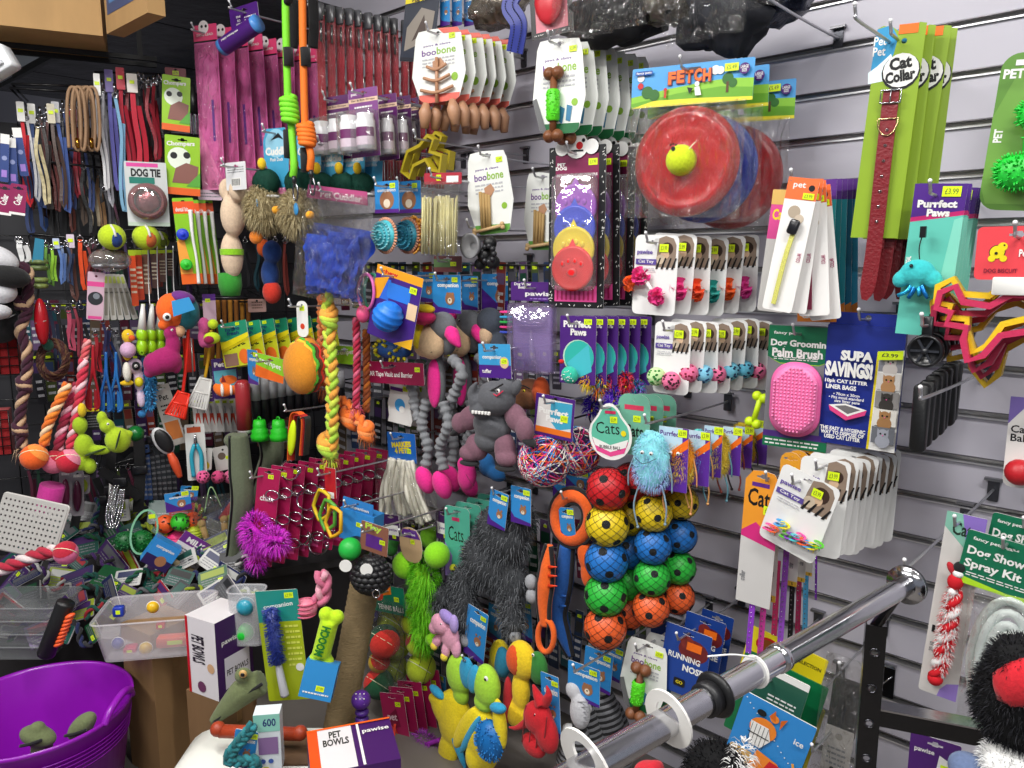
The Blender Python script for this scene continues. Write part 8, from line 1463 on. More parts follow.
# lime caterpillar toys
def ex(L,t,k):part(t,'beak','#d8b81c','fabric',(L(82,410,.01),(4*k,.016,7*k)));part(t,'dark_seam','#2a3a10','fabric',(L(95,452,.02),(10*k,.012,1.2*k),(0,-.3,0)))
lblob('plush_duck','lime green plush duck with yellow beak, left of two','soft toy',(70,403,115,475),[(80,425,7,9),(84,446,9,12),(80,462,7,9),(98,450,12,5,.01,(0,.15,0)),(90,466,6,8)],'#9ab81c',.66,extra=ex)
def ex(L,t,k):part(t,'seam','#26360e','fabric',(L(118,440,.045),(1*k,.006,10*k),(0,.3,0)));eye(L,t,108,424,.04,.004)
lblob('plush_duck','lime green plush duck with round belly, right of two','soft toy',(96,410,134,458),[(102,418,5,7),(107,426,7,7),(118,440,12,13),(128,434,5,4)],'#a4c020',.67,extra=ex)
lc('toy_card','card pack','black and yellow product card between the lime ducks',(86,408,100,430),.60,'#1c1c1e',lambda A:(A.rect(-.5,.35,.5,.5,'#e8d020'),A.lines(-.4,.4,-.4,.2,5,'grey')),hole='round')
L=Loc(128,425,143,442,.60,LEFT);t=thing('rubber_ball','glossy dark green rubber ball right of the lime ducks','dog toy',L.F);part(t,'ball','#0f6a2a','plastic',((0,0,0),(7.5*L.k,)*3));mb=MB();mb.ring((0,0,0),7.6*L.k,.0012,m('#0a4a1c','rubber'));mb.build('seam',t)
# black harness mass
for i,(pts,w_) in enumerate((([(100,470),(120,482),(140,498)],9),([(112,450),(110,490),(116,520)],8),([(138,430),(140,470),(138,512)],10),([(96,478),(104,500),(100,530)],6),([(125,462),(150,440)],5),([(70,470),(78,500),(74,530)],8))):
    L=Loc(min(p[0] for p in pts)-3,min(p[1] for p in pts),max(p[0] for p in pts)+3,max(p[1] for p in pts),.50-.02*i,LEFT);t=thing('dog_harness','black nylon harness strap, '+ORD[i]+' in the dark tangle under the lime ducks','harness',L.F,'black harness straps');mb=MB();mb.tube(sm([L(*p) for p in pts]),1,m('#131315','webbing'),4,flat=(w_*L.k,.006));mb.build('strap',t);mb=MB();mb.rbox(L(*pts[len(pts)//2],.008),(w_*L.k*1.3,.012,.03),.004,m('#1e1e22','plastic'));mb.build('buckle',t)
# maroon sachet, bottles
for i,(x,y,c) in enumerate(((66,492,'#6a1c44'),(78,494,'#4a1430'),(84,484,'#8a9a2a'))):lc('plastic_sachet','bagged goods',['maroon blister pack under the red rope ball','dark wine blister pack beside the maroon one','small clear olive blister pack'][i],(x-7,y-24 if i<2 else y-10,x+6,y+22 if i<2 else y+10),.56-.03*i,'#8f8a90',lambda A:A.lines(-.3,.3,.3,.45,1,'white'),hole='round',r=.01,roll=4,extra=lambda t,w,h,c=c:(lambda mb:(mb.ell((0,-.01,-h*.05),(w*.36,.012,h*.34),m(c,'plastic')),mb.build('contents',t)))(MB()))
ch=Loc(104,478,128,535,.60,LEFT);t=thing('show_chain','silver bead chains looped on a white card','dog chain',ch.F);mb=MB()
for q in range(3):
    P_=sm([ch(112+3*q,486),ch(106+3*q,515,.01),ch(110+3*q,528,.01),ch(116+3*q,510),ch(120+2*q,490)],.0075);[mb.ell(p,.0042,m('#c8c8cc','chrome'),n=6) for p in P_]
mb.build('beads',t);mb=MB();mb.plate([tuple(ch(a,b).xz) for a,b in ((109,484),(108,506),(114,520),(116,490))],m('white'),.001,.01);mb.build('card',t)
# netted balls lower left: green in frame; orange/green/pink
for i,(x,y,r_,c,nm) in enumerate(((125,541,9.5,'#0f5a28','dark green knobbly ball, left of two'),(142,541,10.5,'#0f6a2c','dark green knobbly ball inside mint plastic frame'),(165,524,9,'#f0602a','orange ball with black slits, left one'),(180,522,9,'#3ac02a','bright green ball with black slits'),(193,520,8,'#e8562a','orange ball with black slits, right one'),(178,542,11,'#e83a80','pink ridged ball below the orange and green balls'),(194,534,8,'#a8b828','olive lime ball beside the pink ridged ball'))):
    L=Loc(x-r_,y-r_,x+r_,y+r_,.62-.02*(i%3),LEFT);t=thing('rubber_ball',nm,'dog toy',L.F,'small rubber balls');k=L.k;part(t,'ball',c,'rubber',((0,0,0),(r_*k,)*3));mb=MB();rr=random.Random(i)
    if i<2:[mb.ell(Vector((rr.uniform(-1,1),rr.uniform(-1,0),rr.uniform(-1,1))).normalized()*r_*k,.004,m(c,'rubber'),n=6) for _ in range(60)];mb.build('knobs',t)
    elif i<5:[mb.ell(Vector((rr.uniform(-1,1),rr.uniform(-1,-.2),rr.uniform(-1,1))).normalized()*r_*k*.99,(.006,.004,.0024),m('#101010','rubber'),rot=(0,rr.uniform(0,3),0),n=8) for _ in range(12)];mb.build('slits',t)
    else:[mb.ring((0,0,r_*k*z),r_*k*math.sqrt(1-z*z)*1.01,.003,m(c,'rubber'),axis='z') for z in (-.6,-.3,0,.3,.6)];mb.build('ridges',t)
L=Loc(129,508,160,556,.66,LEFT);t=thing('oval_cat_toy','mint green oval card frame around the dark green ball','cat toy',L.F);mb=MB();mb.tube([L(144+13*math.cos(a)+4*math.sin(a),532-22*math.sin(a)) for a in [2*PI*j/24 for j in range(24)]],1,m('#8ac8a0','plastic'),4,closed=True,flat=(.006,.004));mb.build('frame',t);mb=MB();mb.plate(rrect(.02,.014,.002,2,*tuple(L(152,516).xz)),m('neon'),.001,-.004);mb.build('price_tag',t)
bearcard(fit(165,492,191,511,.66,LEFT,roll=-3),'blue bear card above the orange and green slit balls');bearcard(fit(180,486,198,500,.58,LEFT,roll=10),'blue bear card edge behind the wider blue bear card')
F=fit(146,540,176,566,.70,LEFT,roll=38);w,h=F.w,F.h;t=thing('ball_box','open light blue box with brown bear print lying tilted','box',F);mb=MB();mb.box((0,0,0),(w,.05,h),m('#2f88d0'));A=Art(mb,w,h,-.0255);A.rect(-.5,-.5,.5,-.1,'#2a1c50');A.disc(.1,-.2,.2,'#9a6a4a');A.text('companion',0,.25,.15,'white',w=.7);mb.build('carton',t)
F=fit(170,536,206,572,.66,LEFT,roll=40);t=thing('milk_chew_card','white and purple tilted card with pale chew bone','card pack',F);mb,A=card(F.w,F.h,'#d8d4d8',.006);A.rect(-.5,.2,.5,.5,'#6a2a80');A.text('MILK',0,.33,.15,'white',w=.6,bold=.04);A.lines(-.4,.4,-.2,.1,4,'grey');mb.build('card',t);mb=MB();mb.tube([(-F.w*.4,-.02,-F.h*.3),(F.w*.4,-.02,-F.h*.3)],.010,m('#c8b48c','matte'),10);mb.build('chew_bone',t)
# bag of tan sticks
F=fit(194,494,232,562,.62,LEFT);w,h=F.w,F.h;t=thing('chew_bag','clear bag with tan chew bones beside the olive crocodile','dog chew',F);mb=MB()
for a,b,c,d in ((-.3,.1,-.15,-.25),(.3,.12,.3,-.2),(-.1,-.28,.35,-.32),(.3,-.32,.4,-.46)):mb.tube([(a*w,-.01,b*h),(c*w,-.014,d*h)],.011,m('#b8945c','matte'),8);mb.ell((a*w,-.01,b*h),.014,m('#b8945c','matte'));mb.ell((c*w,-.014,d*h),.014,m('#b8945c','matte'))
mb.build('chew_bones',t);pouch(w,h,m('white','film'),.04,0,-.01,9,.008).build('clear_bag',t);mb=MB();mb.tube(sm([(-w*.2,0,h*.25),(0,-.01,h*.62),(w*.25,0,h*.3)]),.002,m('#9ac08a','plastic'));mb.build('green_tie',t)
# ================================================================ overhead cartons, floor pile, post
def D(x0,y0,x1,y1,dep):return Loc(x0,y0,x1,y1,dep=dep,yaw=42.8)
def fb(p,rz):F=Fit();F.loc=Vector(p);F.rz=rz;F.roll=F.tilt=0;F.u=Vector((math.cos(rz),math.sin(rz),0));return F
def carton(lab,p,rz,w,d,h,c='#a07c52',name='carton',cat='box',art=None,side=None,kind='carton',flaps=True):
    """p = front lower-left corner"""
    t=thing(name,lab,cat,fb(p,rz));mb=MB();mb.box((w/2,d/2,h/2),(w,d,h),m(c,kind));
    if art:art(Art(mb,w,h,-.0006,Matrix.Translation((w/2,0,h/2))))
    if side:side(Art(mb,d,h,-.0006,Matrix.Translation((w if side_right else 0,d/2,h/2)) @ Matrix.Rotation(PI/2 if side_right else-PI/2,4,'Z')))
    mb.build('body',t)
    if flaps:mb=MB();mb.box((w/2,d/2,h+.0006),(w*.12,d*1.0,.0012),m('#8a6a44','plastic'));mb.box((w/2,-.0008,h*.86),(w*.12,.001,h*.28),m('#8a6a44','plastic'));mb.build('tape',t)
    return t
side_right=True
# cartons on the rack top
P=atd(103,36,2.5);t=carton('large tan carton overhanging at the top left corner',P-LEFT.u*.75,LEFT.ang,.75,.32,.42,'#b08a58');
P2=P+Vector((.03,.0,.0));carton('tan carton with blue picture beside the large overhead carton',P2,0,.30,.05,.36,'#a88455',art=lambda A:(A.rect(-.44,-.36,.44,.5,'#1a3f70'),A.rect(-.38,-.28,.38,.5,'#3a78b0'),A.disc(.1,.1,.14,'#a8c8d8'),A.disc(-.2,.2,.08,'#d8e8f0')))
t=thing('rack_bar','black bearer bars carrying the overhead cartons','rack bar',fb(P,LEFT.ang));mb=MB();[mb.box((-.35,y,-.008),(1.0,.016,.014),m('#111113','paint')) for y in (.2,.29)];mb.build('bar',t)
mb=MB();[mb.box((x,.26,.08),(.016,.016,.2),m('#111113','paint')) for x in (.1,)];mb.build('hanger',t)
# ceiling sign fragment at far left
L=D(-20,45,14,82,2.4);t=thing('light_fitting','white lamp fitting corner at the left edge under cartons','light',L.F);mb=MB();mb.rbox((0,0,0),(L.F.w,.05,L.F.h*.7),.01,m('#e8ecee','plastic'),ry=-.5);mb.build('housing',t);mb=MB();mb.box((0,-.03,-L.F.h*.2),(L.F.w*.8,.01,.01),m('#c8ccce','plastic'),ry=-.5);mb.build('lip',t)
# --- top shelf goods over the middle
for i,(x0,x1,y0,y1,c,lab,k_) in enumerate(((560,660,-26,42,'#16161a','black crumpled pack in shade at the top edge','matte'),(640,690,-20,20,'#8a8478','beige crumpled bag at the top edge','foil'),(672,760,-30,46,'#24262e','dark grey plastic wrapped bundle at the top right','matte'),(740,800,-30,14,'#202638','navy plastic wrapped bundle at the top edge','foil'),(466,506,-20,24,'#8a8074','taupe furry toy in clear bag at the top edge','foil'))):
    L=Loc(x0,y0,x1,y1,.32-.02*i);t=thing('wrapped_bundle',lab,'bagged goods',L.F,'dark bundles at the top');w,h=L.F.w,L.F.h;mb=MB();mb.ell((0,.05,0),(w*.52,.08,h*.5),m(c,k_),n=22,wob=.5,seed=i);mb.build('bundle',t);mb=MB();sheet(w*.95,h*.9,m('white','film'),.03,14,10,-.04,i,mb=mb,freq=12);mb.build('film_wrap',t)
F=fit(500,-16,530,54,.34,yaw=10);w,h=F.w,F.h;t=thing('dog_muzzle','royal blue perforated curved strap near the top centre','dog gear',F);P_=sm([(w*.3,0,h*.5),(-w*.1,-.01,h*.2),(w*.2,-.01,-.1*h),(-w*.0,0,-h*.48)]);mb=MB();mb.tube(P_,1,m('#28348a','rubber'),4,flat=(w*.5,.006));mb.build('strap',t)
mb=MB();[mb.ell(p+Vector((dx*w,-.005,0)),(.0018,.002,.0018),m('black','matte'),n=5) for p in P_ for dx in (-.12,.12)];mb.build('perforation',t);hook(F,'blue perforated strap',top=F.top)
for i,(x0,x1,y1,c) in enumerate(((530,572,36,'#c8303a'),(578,600,22,'#6a1a34'))):
    F=fit(x0,-40,x1,y1,.34-.04*i,yaw=12,roll=-4);w,h=F.w,F.h;t=thing('heart_lid_card',['black speckled card with coral red heart dish at top centre','dark maroon speckled card beside the heart dish'][i],'dog bowl',F);mb,A=card(w,h,'#1a1a1c',.003);A.rect(-.38,-.42,.38,.4,'#d87a88' if not i else '#4a1428');rr=random.Random(4);[A.disc(rr.uniform(-.48,.48),-.46,.01,'white',n=5) for _ in range(18)];mb.build('card',t)
    if not i:mb=MB();mb.ell((0,-.012,-.05*h),(w*.34,.014,h*.32),m(c,'plastic'));mb.build('dish',t)
    hook(F,['heart dish card','maroon speckled card'][i],top=F.top-.01)
for i,x in enumerate((440,452,464)):F=fit(x,-10,x+10,26,.26-.03*i,yaw=10);bearcard(F,'blue card behind the coral chew cards, '+ORD[i]+' from left at top edge')
# --- rear rows of muted goods
rc=['#3a2450','#20304e','#16402e','#5a1a34','#2c2c30','#6a5a48','#14404c','#4a4a52','#7a2a20','#1a1a20','#3c4a1c','#5c4668'];rn=['violet','navy','bottle green','claret','charcoal','khaki','petrol','slate','rust','black','moss','mauve']
def rear(pl,off,y0,y1,xs,where,seed,tg):
    rr=random.Random(seed);L=Loc(xs[0],y0,xs[-1]+10,y0+6,off,pl);t=thing('rack_bar','thin dark bar carrying the muted row '+where,'rack bar',L.F);w=L.F.w/2;mb=MB();mb.tube([(-w,0,0),(w,0,0)],.0035,m('#141416','plastic'));[mb.tube([(x,0,0),(x,off,.004)],.003,m('#141416','plastic')) for x in (-w,w)];mb.build('bar',t)
    for i,x in enumerate(xs):
        q=rr.randrange(12);o=off;dy=rr.uniform(-7,7);lab='%s %s, %s from the left %s'%(rn[q],'slim pack' if tg else 'hanging strap',ORD[i],where)
        if tg:F=fit(x,y0,x+rr.uniform(7,11),y1+dy,o,pl,rr.uniform(-8,14),roll=rr.uniform(-4,4));t=thing('hanging_pack',lab,'card pack',F,'muted packs '+where);mb,A=card(F.w,F.h,rc[q],.003,hole='round');A.rect(-.4,.1,.4,.3,rc[(q+3)%12]);A.lines(-.35,.35,-.4,0,3,'lgrey',i);A.price(0,.4,.014,.009);mb.build('printed_card',t)
        else:lead(x,y0,y1+dy,4,rc[q],o,lab,'muted straps '+where)
rear(LEFT,.26,300,346,range(0,210,10),'behind the third rack',1,True);rear(LEFT,.24,400,446,range(92,300,11),'behind the lime ducks',2,True);rear(LEFT,.22,462,520,range(30,225,10),'in the lowest left row',3,False)
rear(LEFT,.28,236,290,range(96,290,10),'behind the tennis balls',4,False);rear(LEFT,.24,352,400,range(34,240,11),'behind the llama',6,True)
rear(LEFT,.36,556,606,range(240,345,10),'above the brush card',13,True);rear(MAIN,.20,398,450,range(338,560,12),'behind the donkey and rhino',7,True);rear(MAIN,.20,262,312,range(340,556,12),'under the spiky rings',8,True);rear(MAIN,.2,520,580,range(360,600,12),'behind the gorilla',9,True);rear(MAIN,.18,610,668,range(392,640,13),'behind the turtles',10,True);rear(MAIN,.22,350,394,range(372,560,12),'beside the magenta Car card',11,True)
# --- sisal post, black ball
a,b=atd(366,578,2.15),atd(336,742,2.05);dd=(b-a).normalized();b=a+dd*((a.z-.02)/-dd.z);t=thing('scratching_post','tall leaning scratching post wrapped in brown sisal','scratching post',fb((b.x,b.y,0),0));o=Vector((b.x,b.y,0));mb=MB();n=70;mb.tube([a.lerp(b,i/n)-o for i in range(n+1)],[.043+.0018*(i%2) for i in range(n+1)],m('#8a7654','sisal'),20);mb.build('sisal_wrap',t);mb=MB();mb.lathe([(0,0),(.17,0),(.17,.018),(0,.02)],m('#7a6a58','fabric'));mb.build('base',t)
L=D(350,550,394,598,2.02);k=L.k*.84;t=thing('rubber_ball','black scaly rubber ball with round white tag on the post','dog toy',L.F);mb=MB();mb.ell((0,0,0),20*k,m('#131315','rubber'),n=20);mb.build('ball',t);mb=MB()
for j in range(9):
    for i in range(9):aa=PI+PI*(i+.5*(j%2))/9;z=math.cos(.35+j*.3);s_=math.sqrt(max(0,1-z*z));mb.ell((s_*math.cos(aa)*20*k,s_*math.sin(aa)*20*k,z*20*k),(.014,.012,.010),m('#1a1a1d','rubber'),n=8)
mb.build('scales',t);mb=MB();mb.plate(circ(-2*k,14*k,7*k,16),m('white'),.0015,-21*k);mb.build('round_tag',t);mb=MB();mb.ring((8*k,-21*k,-14*k),4*k,.0022,m('lgrey','chrome'),sz=1.2);mb.build('ring',t)
L=D(338,540,362,562,2.0);t=thing('rubber_ball','bright green ball with white disc left of the black scaly ball','dog toy',L.F);mb=MB();mb.ell((0,0,.006),11*L.k,m('#1fb040','rubber'));mb.build('ball',t);mb=MB();mb.plate(circ(-2*L.k,-10*L.k,6*L.k),m('white'),.002,-12*L.k);mb.build('round_tag',t)
# --- brush card and neon bone pack
def card2(lab,cat,name,box,dep,c,art,rl=0):F=fit(*box,dep=dep,yaw=42.8,roll=rl);t=thing(name,lab,cat,F);mb,A=card(F.w,F.h,c,.005,.0015);art(A);mb.build('printed_card',t);return t,F.w,F.h
t,w,h=card2('teal and lime card with blue bristle brush, white handle','grooming tool','brush_pack',(262,590,304,700),1.95,'#a8b81c',lambda A:(A.rect(-.5,.22,.5,.5,'#1f8a80'),A.text('companion',.0,.36,.05,'white',w=.7,rot=.1),A.price(.28,.45,.024,.016),A.lines(.1,.45,-.2,.2,8,'#d8e060'),A.disc(.35,-.2,.1,'white')),-4)
mb=MB();mb.tube([(-w*.12,-.02,h*.36),(-w*.1,-.02,-h*.12)],.016,m('#4a58a8','plastic'),10);rr=random.Random(1)
for _ in range(420):z=rr.uniform(-.12,.38);aa=rr.uniform(PI,2*PI);mb.tube([(-w*.11,-.02,h*z),(-w*.11+math.cos(aa)*.026,-.02+math.sin(aa)*.026,h*z)],.0009,m('#2f3f98','plastic'),3,cap=False)
mb.build('bristles',t);mb=MB();P_=sm([(-w*.1,-.02,-h*.1),(-w*.08,-.022,-h*.22),(-w*.04,-.02,-h*.42)]);mb.tube(P_,_lerp([.008,.010,.011,.012],len(P_)),m('#c8c8d0','plastic'),10);mb.build('handle',t)
t=carton('blue and navy box under the neon bone, leaning forward',atd(298,696,1.85),YAW,.085,.04,.095,'#2f88c8','ball_box',kind='card',flaps=False,art=lambda A:(A.price(.1,-.2,.022,.014),A.lines(-.4,.4,-.4,-.3,1,'white')));t.rotation_euler=(-.25,.22,YAW)
L=D(310,608,340,664,1.9);k=L.k;t=thing('squeaky_bone','neon lime plush bone with green lettering','dog toy',L.F);blob('body',[('t',[L(330,620),L(321,655)],[9*k,9*k])]+[(L(*q),(7*k,7*k,7*k)) for q in ((326,614),(337,617),(316,659),(327,662))],m('#b8e01c','fabric'),t,.004);mb=MB();mb.text('MOOCH',0,0,.024,m('#1f7a30'),-10.5*k,.05,.085,1.25);mb.build('lettering',t)
# --- cartons and tubs on the floor
carton('tall worn brown carton standing right of the purple tub',Vector((*atd(155,700,2.05).xy,0)),YAW+R(58),.145,.145,.455,'#8a6a45')
def tubbox(L,lab,c,nm='storage_tub',fill=None,tilt=0):
    w,h=L.F.w,L.F.h;t=thing(nm,lab,'storage tub',L.F);d=w*.62;mb=MB();o=rrect(w,d,.02);i_=rrect(w*.86,d*.84,.018);n=len(o)
    vs=[(x,y+d*.3,h*.5) for x,y in o]+[(x,y+d*.3,-h*.5) for x,y in i_]+[(x*.97,y*.96+d*.3,h*.49) for x,y in o]+[(x*.96,y*.96+d*.3,-h*.47) for x,y in i_]
    fs=[(j,(j+1)%n,n+(j+1)%n,n+j) for j in range(n)]+[(2*n+(j+1)%n,2*n+j,3*n+j,3*n+(j+1)%n) for j in range(n)]+[(j,2*n+j,2*n+(j+1)%n,(j+1)%n) for j in range(n)]+[tuple(range(n,2*n))[::-1],tuple(range(3*n,4*n))];mb.add(vs,fs,m(c,'frost'));mb.build('shell',t);mb=MB();mb.tube([(x,y+d*.3,h*.5) for x,y in rrect(w*1.02,d*1.03,.022)],.003,m(c,'frost'),6,closed=True);mb.build('rim',t);return t,w,d,h
L=D(100,616,206,655,2.03);L.F.rz+=R(10);t,w,d,h=tubbox(L,'clear plastic tub of small coloured toys on the brown carton','#d8d4d8')
def loose(L,x,y,d,r,c,lab,k_='plastic',name='small_toy'):
    F=Fit();p=L(x,y,d);F.loc=L.F.loc+L.F.u*p.x+Vector((L.F.u.y,-L.F.u.x,0))*(-p.y)+Vector((0,0,p.z));F.rz=L.F.rz;F.roll=F.tilt=0;t=thing(name,lab,'small toy',F,'small toys in the pile');mb=MB()
    if hasattr(r,'__len__'):mb.rbox((0,0,0),r,.006,m(c,k_))
    else:mb.ell((0,0,0),r,m(c,k_))
    mb.build('body',t);mb=MB();(mb.ring((0,0,0),r*1.01,.0012,m('white','plastic')) if not hasattr(r,'__len__') else mb.box((0,-r[1]/2,0),(r[0]*.4,.001,r[2]*.4),m('neon')));mb.build('marking',t)
for q in ((118,643,-.03,.017,'#2a3a9a','indigo ball at the left inside the clear tub'),(146,648,-.02,.018,'#d8b01c','mustard ball low inside the clear tub'),(131,649,-.03,(.035,.03,.02),'#c02a50','crimson block low inside the clear tub'),(176,640,-.03,(.10,.03,.03),'#e85a3a','orange roll inside the clear tub'),(194,620,-.08,.02,'#5a2060','plum ball at the right inside the clear tub'),(161,625,-.06,(.024,.02,.02),'#c8181c','red block at the tub centre'),(153,607,-.02,.017,'#e0b01c','yellow spoon head above the clear tub'),(119,611,-.08,(.03,.02,.03),'#2038a0','blue block at the back left of the tub')):loose(L,*q)
side_right=False;BR=YAW+R(62)
P=Vector((*atd(219,700,1.93).xy,0));az=1.5-(736-262)/778*1.93;carton('plain brown carton under the upright pet bowls box',P,BR,.13,.13,az,'#7a5c3c')
def bowls(A):A.rect(-.5,-.5,-.42,.5,'red');A.text('PET BOWLS',-.1,.1,.22,'black',w=.7,rot=-PI/2,bold=.03);A.disc(-.05,-.38,.14,'#6a3a5a');A.disc(.3,-.1,.12,'#c8a078')
carton('white and purple pet bowls box in front of the brush card',P+Vector((0,0,az)),BR,.125,.115,.225,'#dcd8da','bowl_box','box',lambda A:(A.rect(-.5,-.5,.5,.5,'#3c1858'),A.rect(-.3,-.4,.4,.0,'#d8d4dc'),A.text('PET BOWLS',.05,-.2,.08,'black',w=.6),A.text('pawise',-.1,.2,.08,'white',w=.5)),bowls,'card',False)
P=Vector((*atd(312,800,1.47).xy,0));carton('second purple and white pet bowls box lying at the bottom centre',P,YAW+R(18),.19,.16,.435,'#42185e','bowl_box','box',lambda A:(setattr(A,'h',.16),setattr(A,'T',Matrix.Translation((.095,.08,.436)) @ Matrix.Rotation(-PI/2,4,'X')),A.rect(-.5,-.5,.02,.5,'#dcd8da'),A.rect(-.5,-.5,-.38,.5,'#e0501c'),A.text('PET\nBOWLS',-.18,.22,.17,'black',w=.3,bold=.03),A.rect(.08,-.5,.11,.5,'white'),A.text('pawise',.3,.25,.12,'white',w=.32),A.rect(-.5,.46,.5,.5,'#e8601c')),None,'card',False)
# purple tub
c=atd(36,706,1.92);r_=.232;t=thing('flexible_tub','large bright purple flexible bucket with handles','bucket',fb((c.x,c.y,.0),YAW));H=c.z;pr=m('#8a12a8','plastic');mb=MB()
mb.lathe([(0,.006),(r_*.76,.006),(r_*.80,.03),(r_*.985,H-.006),(r_,H),(r_*1.025,H+.002),(r_*1.025,H-.010),(r_*1.0,H-.014),(r_*.80,.0),(0,0)][::-1],pr,None,56);mb.build('bucket',t)
for a0 in (0,PI):mb=MB();mb.tube(sm([(math.cos(a0+q)*r_*1.01,math.sin(a0+q)*r_*1.01,H-.01+z) for q,z in ((-.32,0),(-.22,.028),(0,.044),(.22,.028),(.32,0))]),.010,pr,8);mb.build('handle',t)
for i in range(5):mb=MB();mb.ring((0,0,H-.05-.012*i),r_*(.985-.008*i),.0014,pr,axis='z',n=56);mb.build('ridge',t)
for i,(x,y,rz) in enumerate(((38,738,.3),(82,728,-.8))):
    L=D(x-18,y-18,x+18,y+14,1.84+.02*i);k=L.k;t=thing('plush_crocodile',['olive plush crocodile head inside the purple bucket, left','olive plush crocodile head inside the purple bucket, right'][i],'soft toy',L.F,'crocodiles in the bucket');blob('body',[((0,0,0),(17*k,.03,9*k),(0,rz,0)),((0,0,8*k*(1-i)),(7*k,.02,6*k)),((0,.01,-16*k),(9*k,.03,16*k))],m('#66704a','fabric'),t,.005);mb=MB();mb.tube(sm([(-10*k,-.03,-3*k),(0,-.034,0),(10*k,-.03,3*k)]),.004,m('black','fabric'));mb.build('mouth',t)
L=D(208,668,264,726,1.84);k=L.k;t=thing('plush_crocodile','olive plush crocodile lying across the pet bowls box','soft toy',L.F);pts=[(262,682),(245,690),(230,704),(212,722)];blob('body',[('t',[L(*p) for p in pts],[12*k,13*k,9*k,4*k]),(L(243,675,.02),(8*k,.02,7*k))],m('#66704a','fabric'),t,.005);mb=MB();mb.tube(sm([L(262,684,13*k),L(245,695,12.5*k),L(230,708,9*k),L(214,722,5*k)]),.0045,m('black','fabric'));mb.build('zip',t);eye(L,t,243,674,.045,.011,'#c8a060')
# carrier
L=D(160,722,345,830,1.66);w,h=L.F.w,L.F.h;t=thing('pet_carrier','white plastic pet carrier roof at the bottom with brown opening','pet carrier',L.F);c2=m('#dcdcd4','plastic');z0=L(200,764).z;X0_=L(165,760).x;mb=MB();mb.rbox((0,.07,z0-.15),(w,.20,.30),.09,c2,n=6);mb.build('shell',t);mb=MB();mb.rbox((w*.16,.06,z0+.001),(w*.58,.13,.008),.003,m('#5a4028','carton'));mb.build('opening',t);mb=MB();mb.ring((-w*.28,-.032,z0-.03),.014,.002,c2,sz=.5);mb.build('button',t)
carton('white and pale blue upright glove box on the carrier',atd(256,772,1.6),YAW+R(8),.058,.04,.14,'#d8e0e4','glove_box','box',lambda A:(A.rect(-.5,.2,.5,.5,'#8ac8b8'),A.text('600',.1,.36,.14,'navy',w=.5),A.rect(-.35,-.2,.4,.1,'#8a6a9a'),A.disc(-.2,-.32,.1,'#3a5aa8'),A.disc(.1,-.32,.1,'#3a5aa8'),A.rect(-.5,-.5,0,-.42,'yellow')),None,'card',False)
L=D(212,722,305,742,1.7);t=thing('rubber_bone','rust red rubber bone lying on the white carrier','dog toy',L.F);mb=MB();mb.tube([L(220,731),L(300,734)],6*L.k,m('#a03a1c','rubber'),12);[mb.ell(L(x,y),7*L.k,m('#a03a1c','rubber')) for x,y in ((218,729),(300,733))];mb.build('bone',t)
t=ropetoy([(236,742),(228,758),(238,770),(222,790)],.0,'dark teal rope toy hanging over the white carrier',['#1f6a70','#2a8088'],4);L=D(215,738,250,800,1.58);t.location=L.F.loc;t.rotation_euler=(0,0,YAW);t.scale=(.55,)*3
F=fit(233,730,256,768,dep=1.6,yaw=42.8,roll=10);bearcard(F,'purple and blue bear card over the carrier opening')
L=D(350,690,372,742,1.95);t=thing('squeaky_bone','purple ribbed rubber toy with white dots beside the post','dog toy',L.F);mb=MB();mb.ell(L(361,700),9*L.k,m('#5a2a90','glitter'));[mb.ell(L(362,712+7*q),(6.5*L.k,.02,4*L.k),m('#4a2280','glitter')) for q in range(5)];mb.build('body',t);mb=MB();[mb.ell(L(356+4*(q%3),694+5*(q//3),.025),.0022,m('white','matte'),n=5) for q in range(9)];mb.build('dots',t)
# --- pile on the deck
for i in range(4):L=D(-20+2*i,604+13*i,62-2*i,618+13*i,2.16);tubbox(L,'smoky clear lidded bin, %s from the top of the left stack'%ORD[i],'#8f9294','clear_bin')
F=fit(-6,500,62,552,dep=2.2,yaw=42.8,roll=12);F.tilt=R(-20);w,h=F.w,F.h;t=thing('perforated_tray','grey perforated plastic tray tilted on the pile','tray',F);mb=MB();mb.plate(rrect(w,h,.008),m('#a8a6a2','plastic'),.004,0,[[(a,b) for a,b in rrect(.0065,.0065,.002,1,w*(-.44+.0677*i),h*(-.40+.1*j))] for i in range(14) for j in range(9)]);mb.build('tray',t);mb=MB();mb.tube([(x,.004,z) for x,z in rrect(w,h,.008)],.004,m('#b8b6b2','plastic'),6,closed=True);mb.build('rim',t)
t=carton('white and pink rolled mat standing behind the grey tray',atd(30,518,2.3),YAW,.07,.06,.02,'#d8d8d8','rolled_mat','roll',None,None,'card',False);mb=MB();mb.lathe([(.036,0),(.036,.09),(.030,.092),(.018,.088),(0,.09)],m('#b02a80','fabric'),Matrix.Translation((.035,.03,.01)) @ Matrix.Rotation(.3,4,'Y'));mb.build('mat',t)
L=D(0,540,80,575,2.12);k=L.k;t=thing('rope_toy','red and white rope toy with pink tennis ball on the pile','dog toy',L.F);mb=MB();mb.rope([L(-6,572),L(20,562),L(40,554),L(58,550)],6.5*k,[m('#a82038','fabric'),m('#d8c8c8','fabric'),m('#a82038','fabric')]);mb.build('rope',t);tball(L,66,553,11,'#d86a94','#b01c34',t,.01)
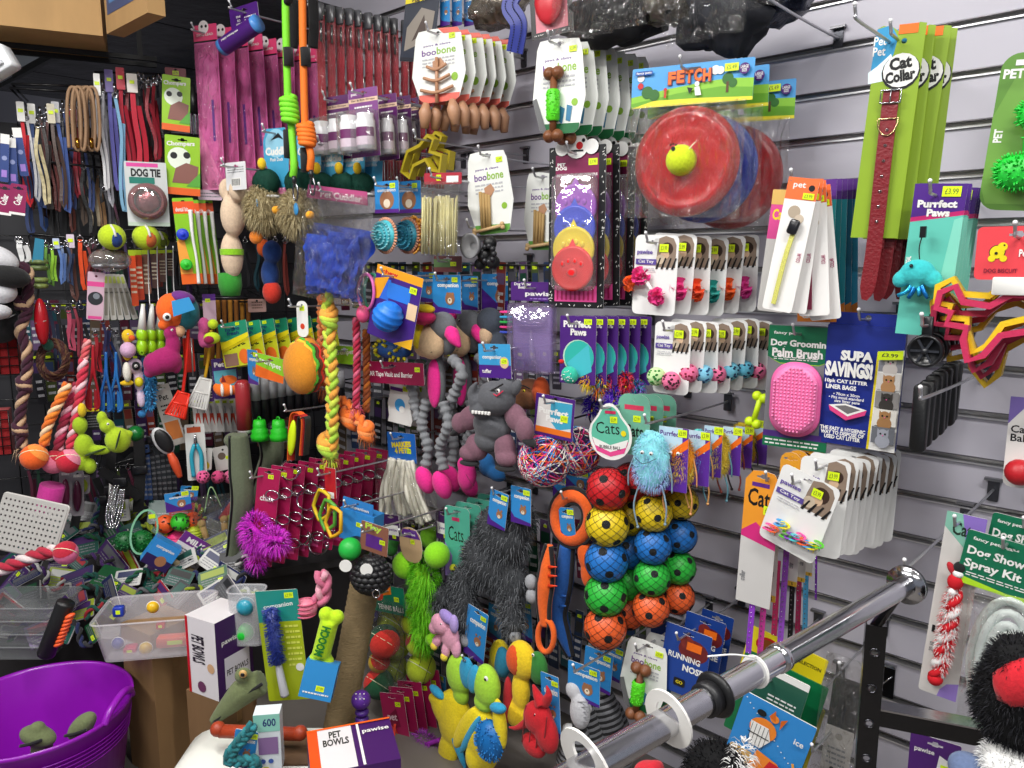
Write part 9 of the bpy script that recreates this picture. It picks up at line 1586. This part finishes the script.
pc=[('lime','#8a9a24'),('red','#981c28'),('green','#14502c'),('white','#bcbcb8'),('black','#161618'),('navy','#1c2450'),('purple','#3c1c58'),('grey','#5a5a5e'),('charcoal','#26262a'),('teal','#0f4a40')];rr=random.Random(12);spots=[(x,y) for y in (512,530,546,562,578,594,612,632) for x in range(62 if y<556 else 8,250 if y<600 else 122,17)]
for i,(x,y) in enumerate(spots):
    nm,c_=pc[rr.randrange(10)];dep=2.62-(y-512)*.0036+rr.uniform(-.02,.02);g_=rr.uniform(.7,1.5);F=fit(x-11*g_,y-8*g_,x+13*g_,y+8*g_,dep=dep,yaw=42.8+rr.uniform(-30,30),roll=rr.uniform(-60,60));F.tilt=R(rr.uniform(-60,-10));t=thing('loose_pack','%s loose pack in the heap, %s across in the %s row down'%(nm,ORD[(x-8)//17 if y >= 556 else (x-62)//17],ORD[(512,530,546,562,578,594,612,632).index(y)]),'card pack',F,'loose packs in the heap');mb=MB()
    if i%3==2:mb.rope([(-F.w*.6,0,0),(0,-.01,F.h*.3),(F.w*.3,0,-F.h*.2),(F.w*.6,0,F.h*.1)],.010,[m(c_,'fabric'),m(pc[(i+3)%10][1],'fabric')],strands=2);mb.build('rope',t);t['label']=t['label'].replace('loose pack','knotted rope');t.name='rope_toy';t['category']='dog toy'
    else:mb,A=card(F.w,F.h,c_,.004,.006 if i%2 else .002,None);A.rect(-.4,.05,.4,.4,pc[(i*3+1)%10][1]);A.lines(-.4,.4,-.4,0,3,'grey',i);i%3 or A.price(.25,-.2,.016,.010);mb.build('printed_card',t)
L=D(36,596,78,662,2.0);k=L.k;t=thing('grooming_tool','black and orange grooming handle lying upright on the pile','grooming tool',L.F);mb=MB();mb.tube(sm([L(66,602),L(56,628,.01),L(46,654)]),8*k,m('#151517','rubber'),10);mb.build('handle',t);mb=MB();[mb.ell(L(70-1.6*q,616+4*q,.02),(5*k,.012,2.2*k),m('#e85a2a','rubber'),rot=(0,-.4,0)) for q in range(8)];mb.build('orange_grip',t)
L=D(228,592,264,645,2.0);t,w,d,h=tubbox(L,'white clip-on feeder cup with teal lid on the pile','#d8d8dc','feeder_cup');loose(L,246,606,.0,.026,'#2a90a8','teal knob on the white feeder cup',name='teal_lid');loose(L,244,632,-.02,.028,'#1fd03a','bright green ball in the white feeder cup')
L=D(292,575,330,615,1.98);k=L.k;t=thing('rope_toy','pale pink braided toy over the brush card','dog toy',L.F);mb=MB();mb.rope([L(322,572),L(324,590),L(318,604)],8*k,[m('#c86a88','fabric'),m('#e0a0b0','fabric')]*2,braid=True);mb.build('braid',t);mb=MB();mb.ell(L(306,608,.01),(11*k,.026,9*k),m('#e08098','rubber'));[mb.ring(L(306,602+4*q,.01),9*k,.0025,m('#c85a78','rubber'),axis='z') for q in range(4)];mb.build('ribbed_ball',t)
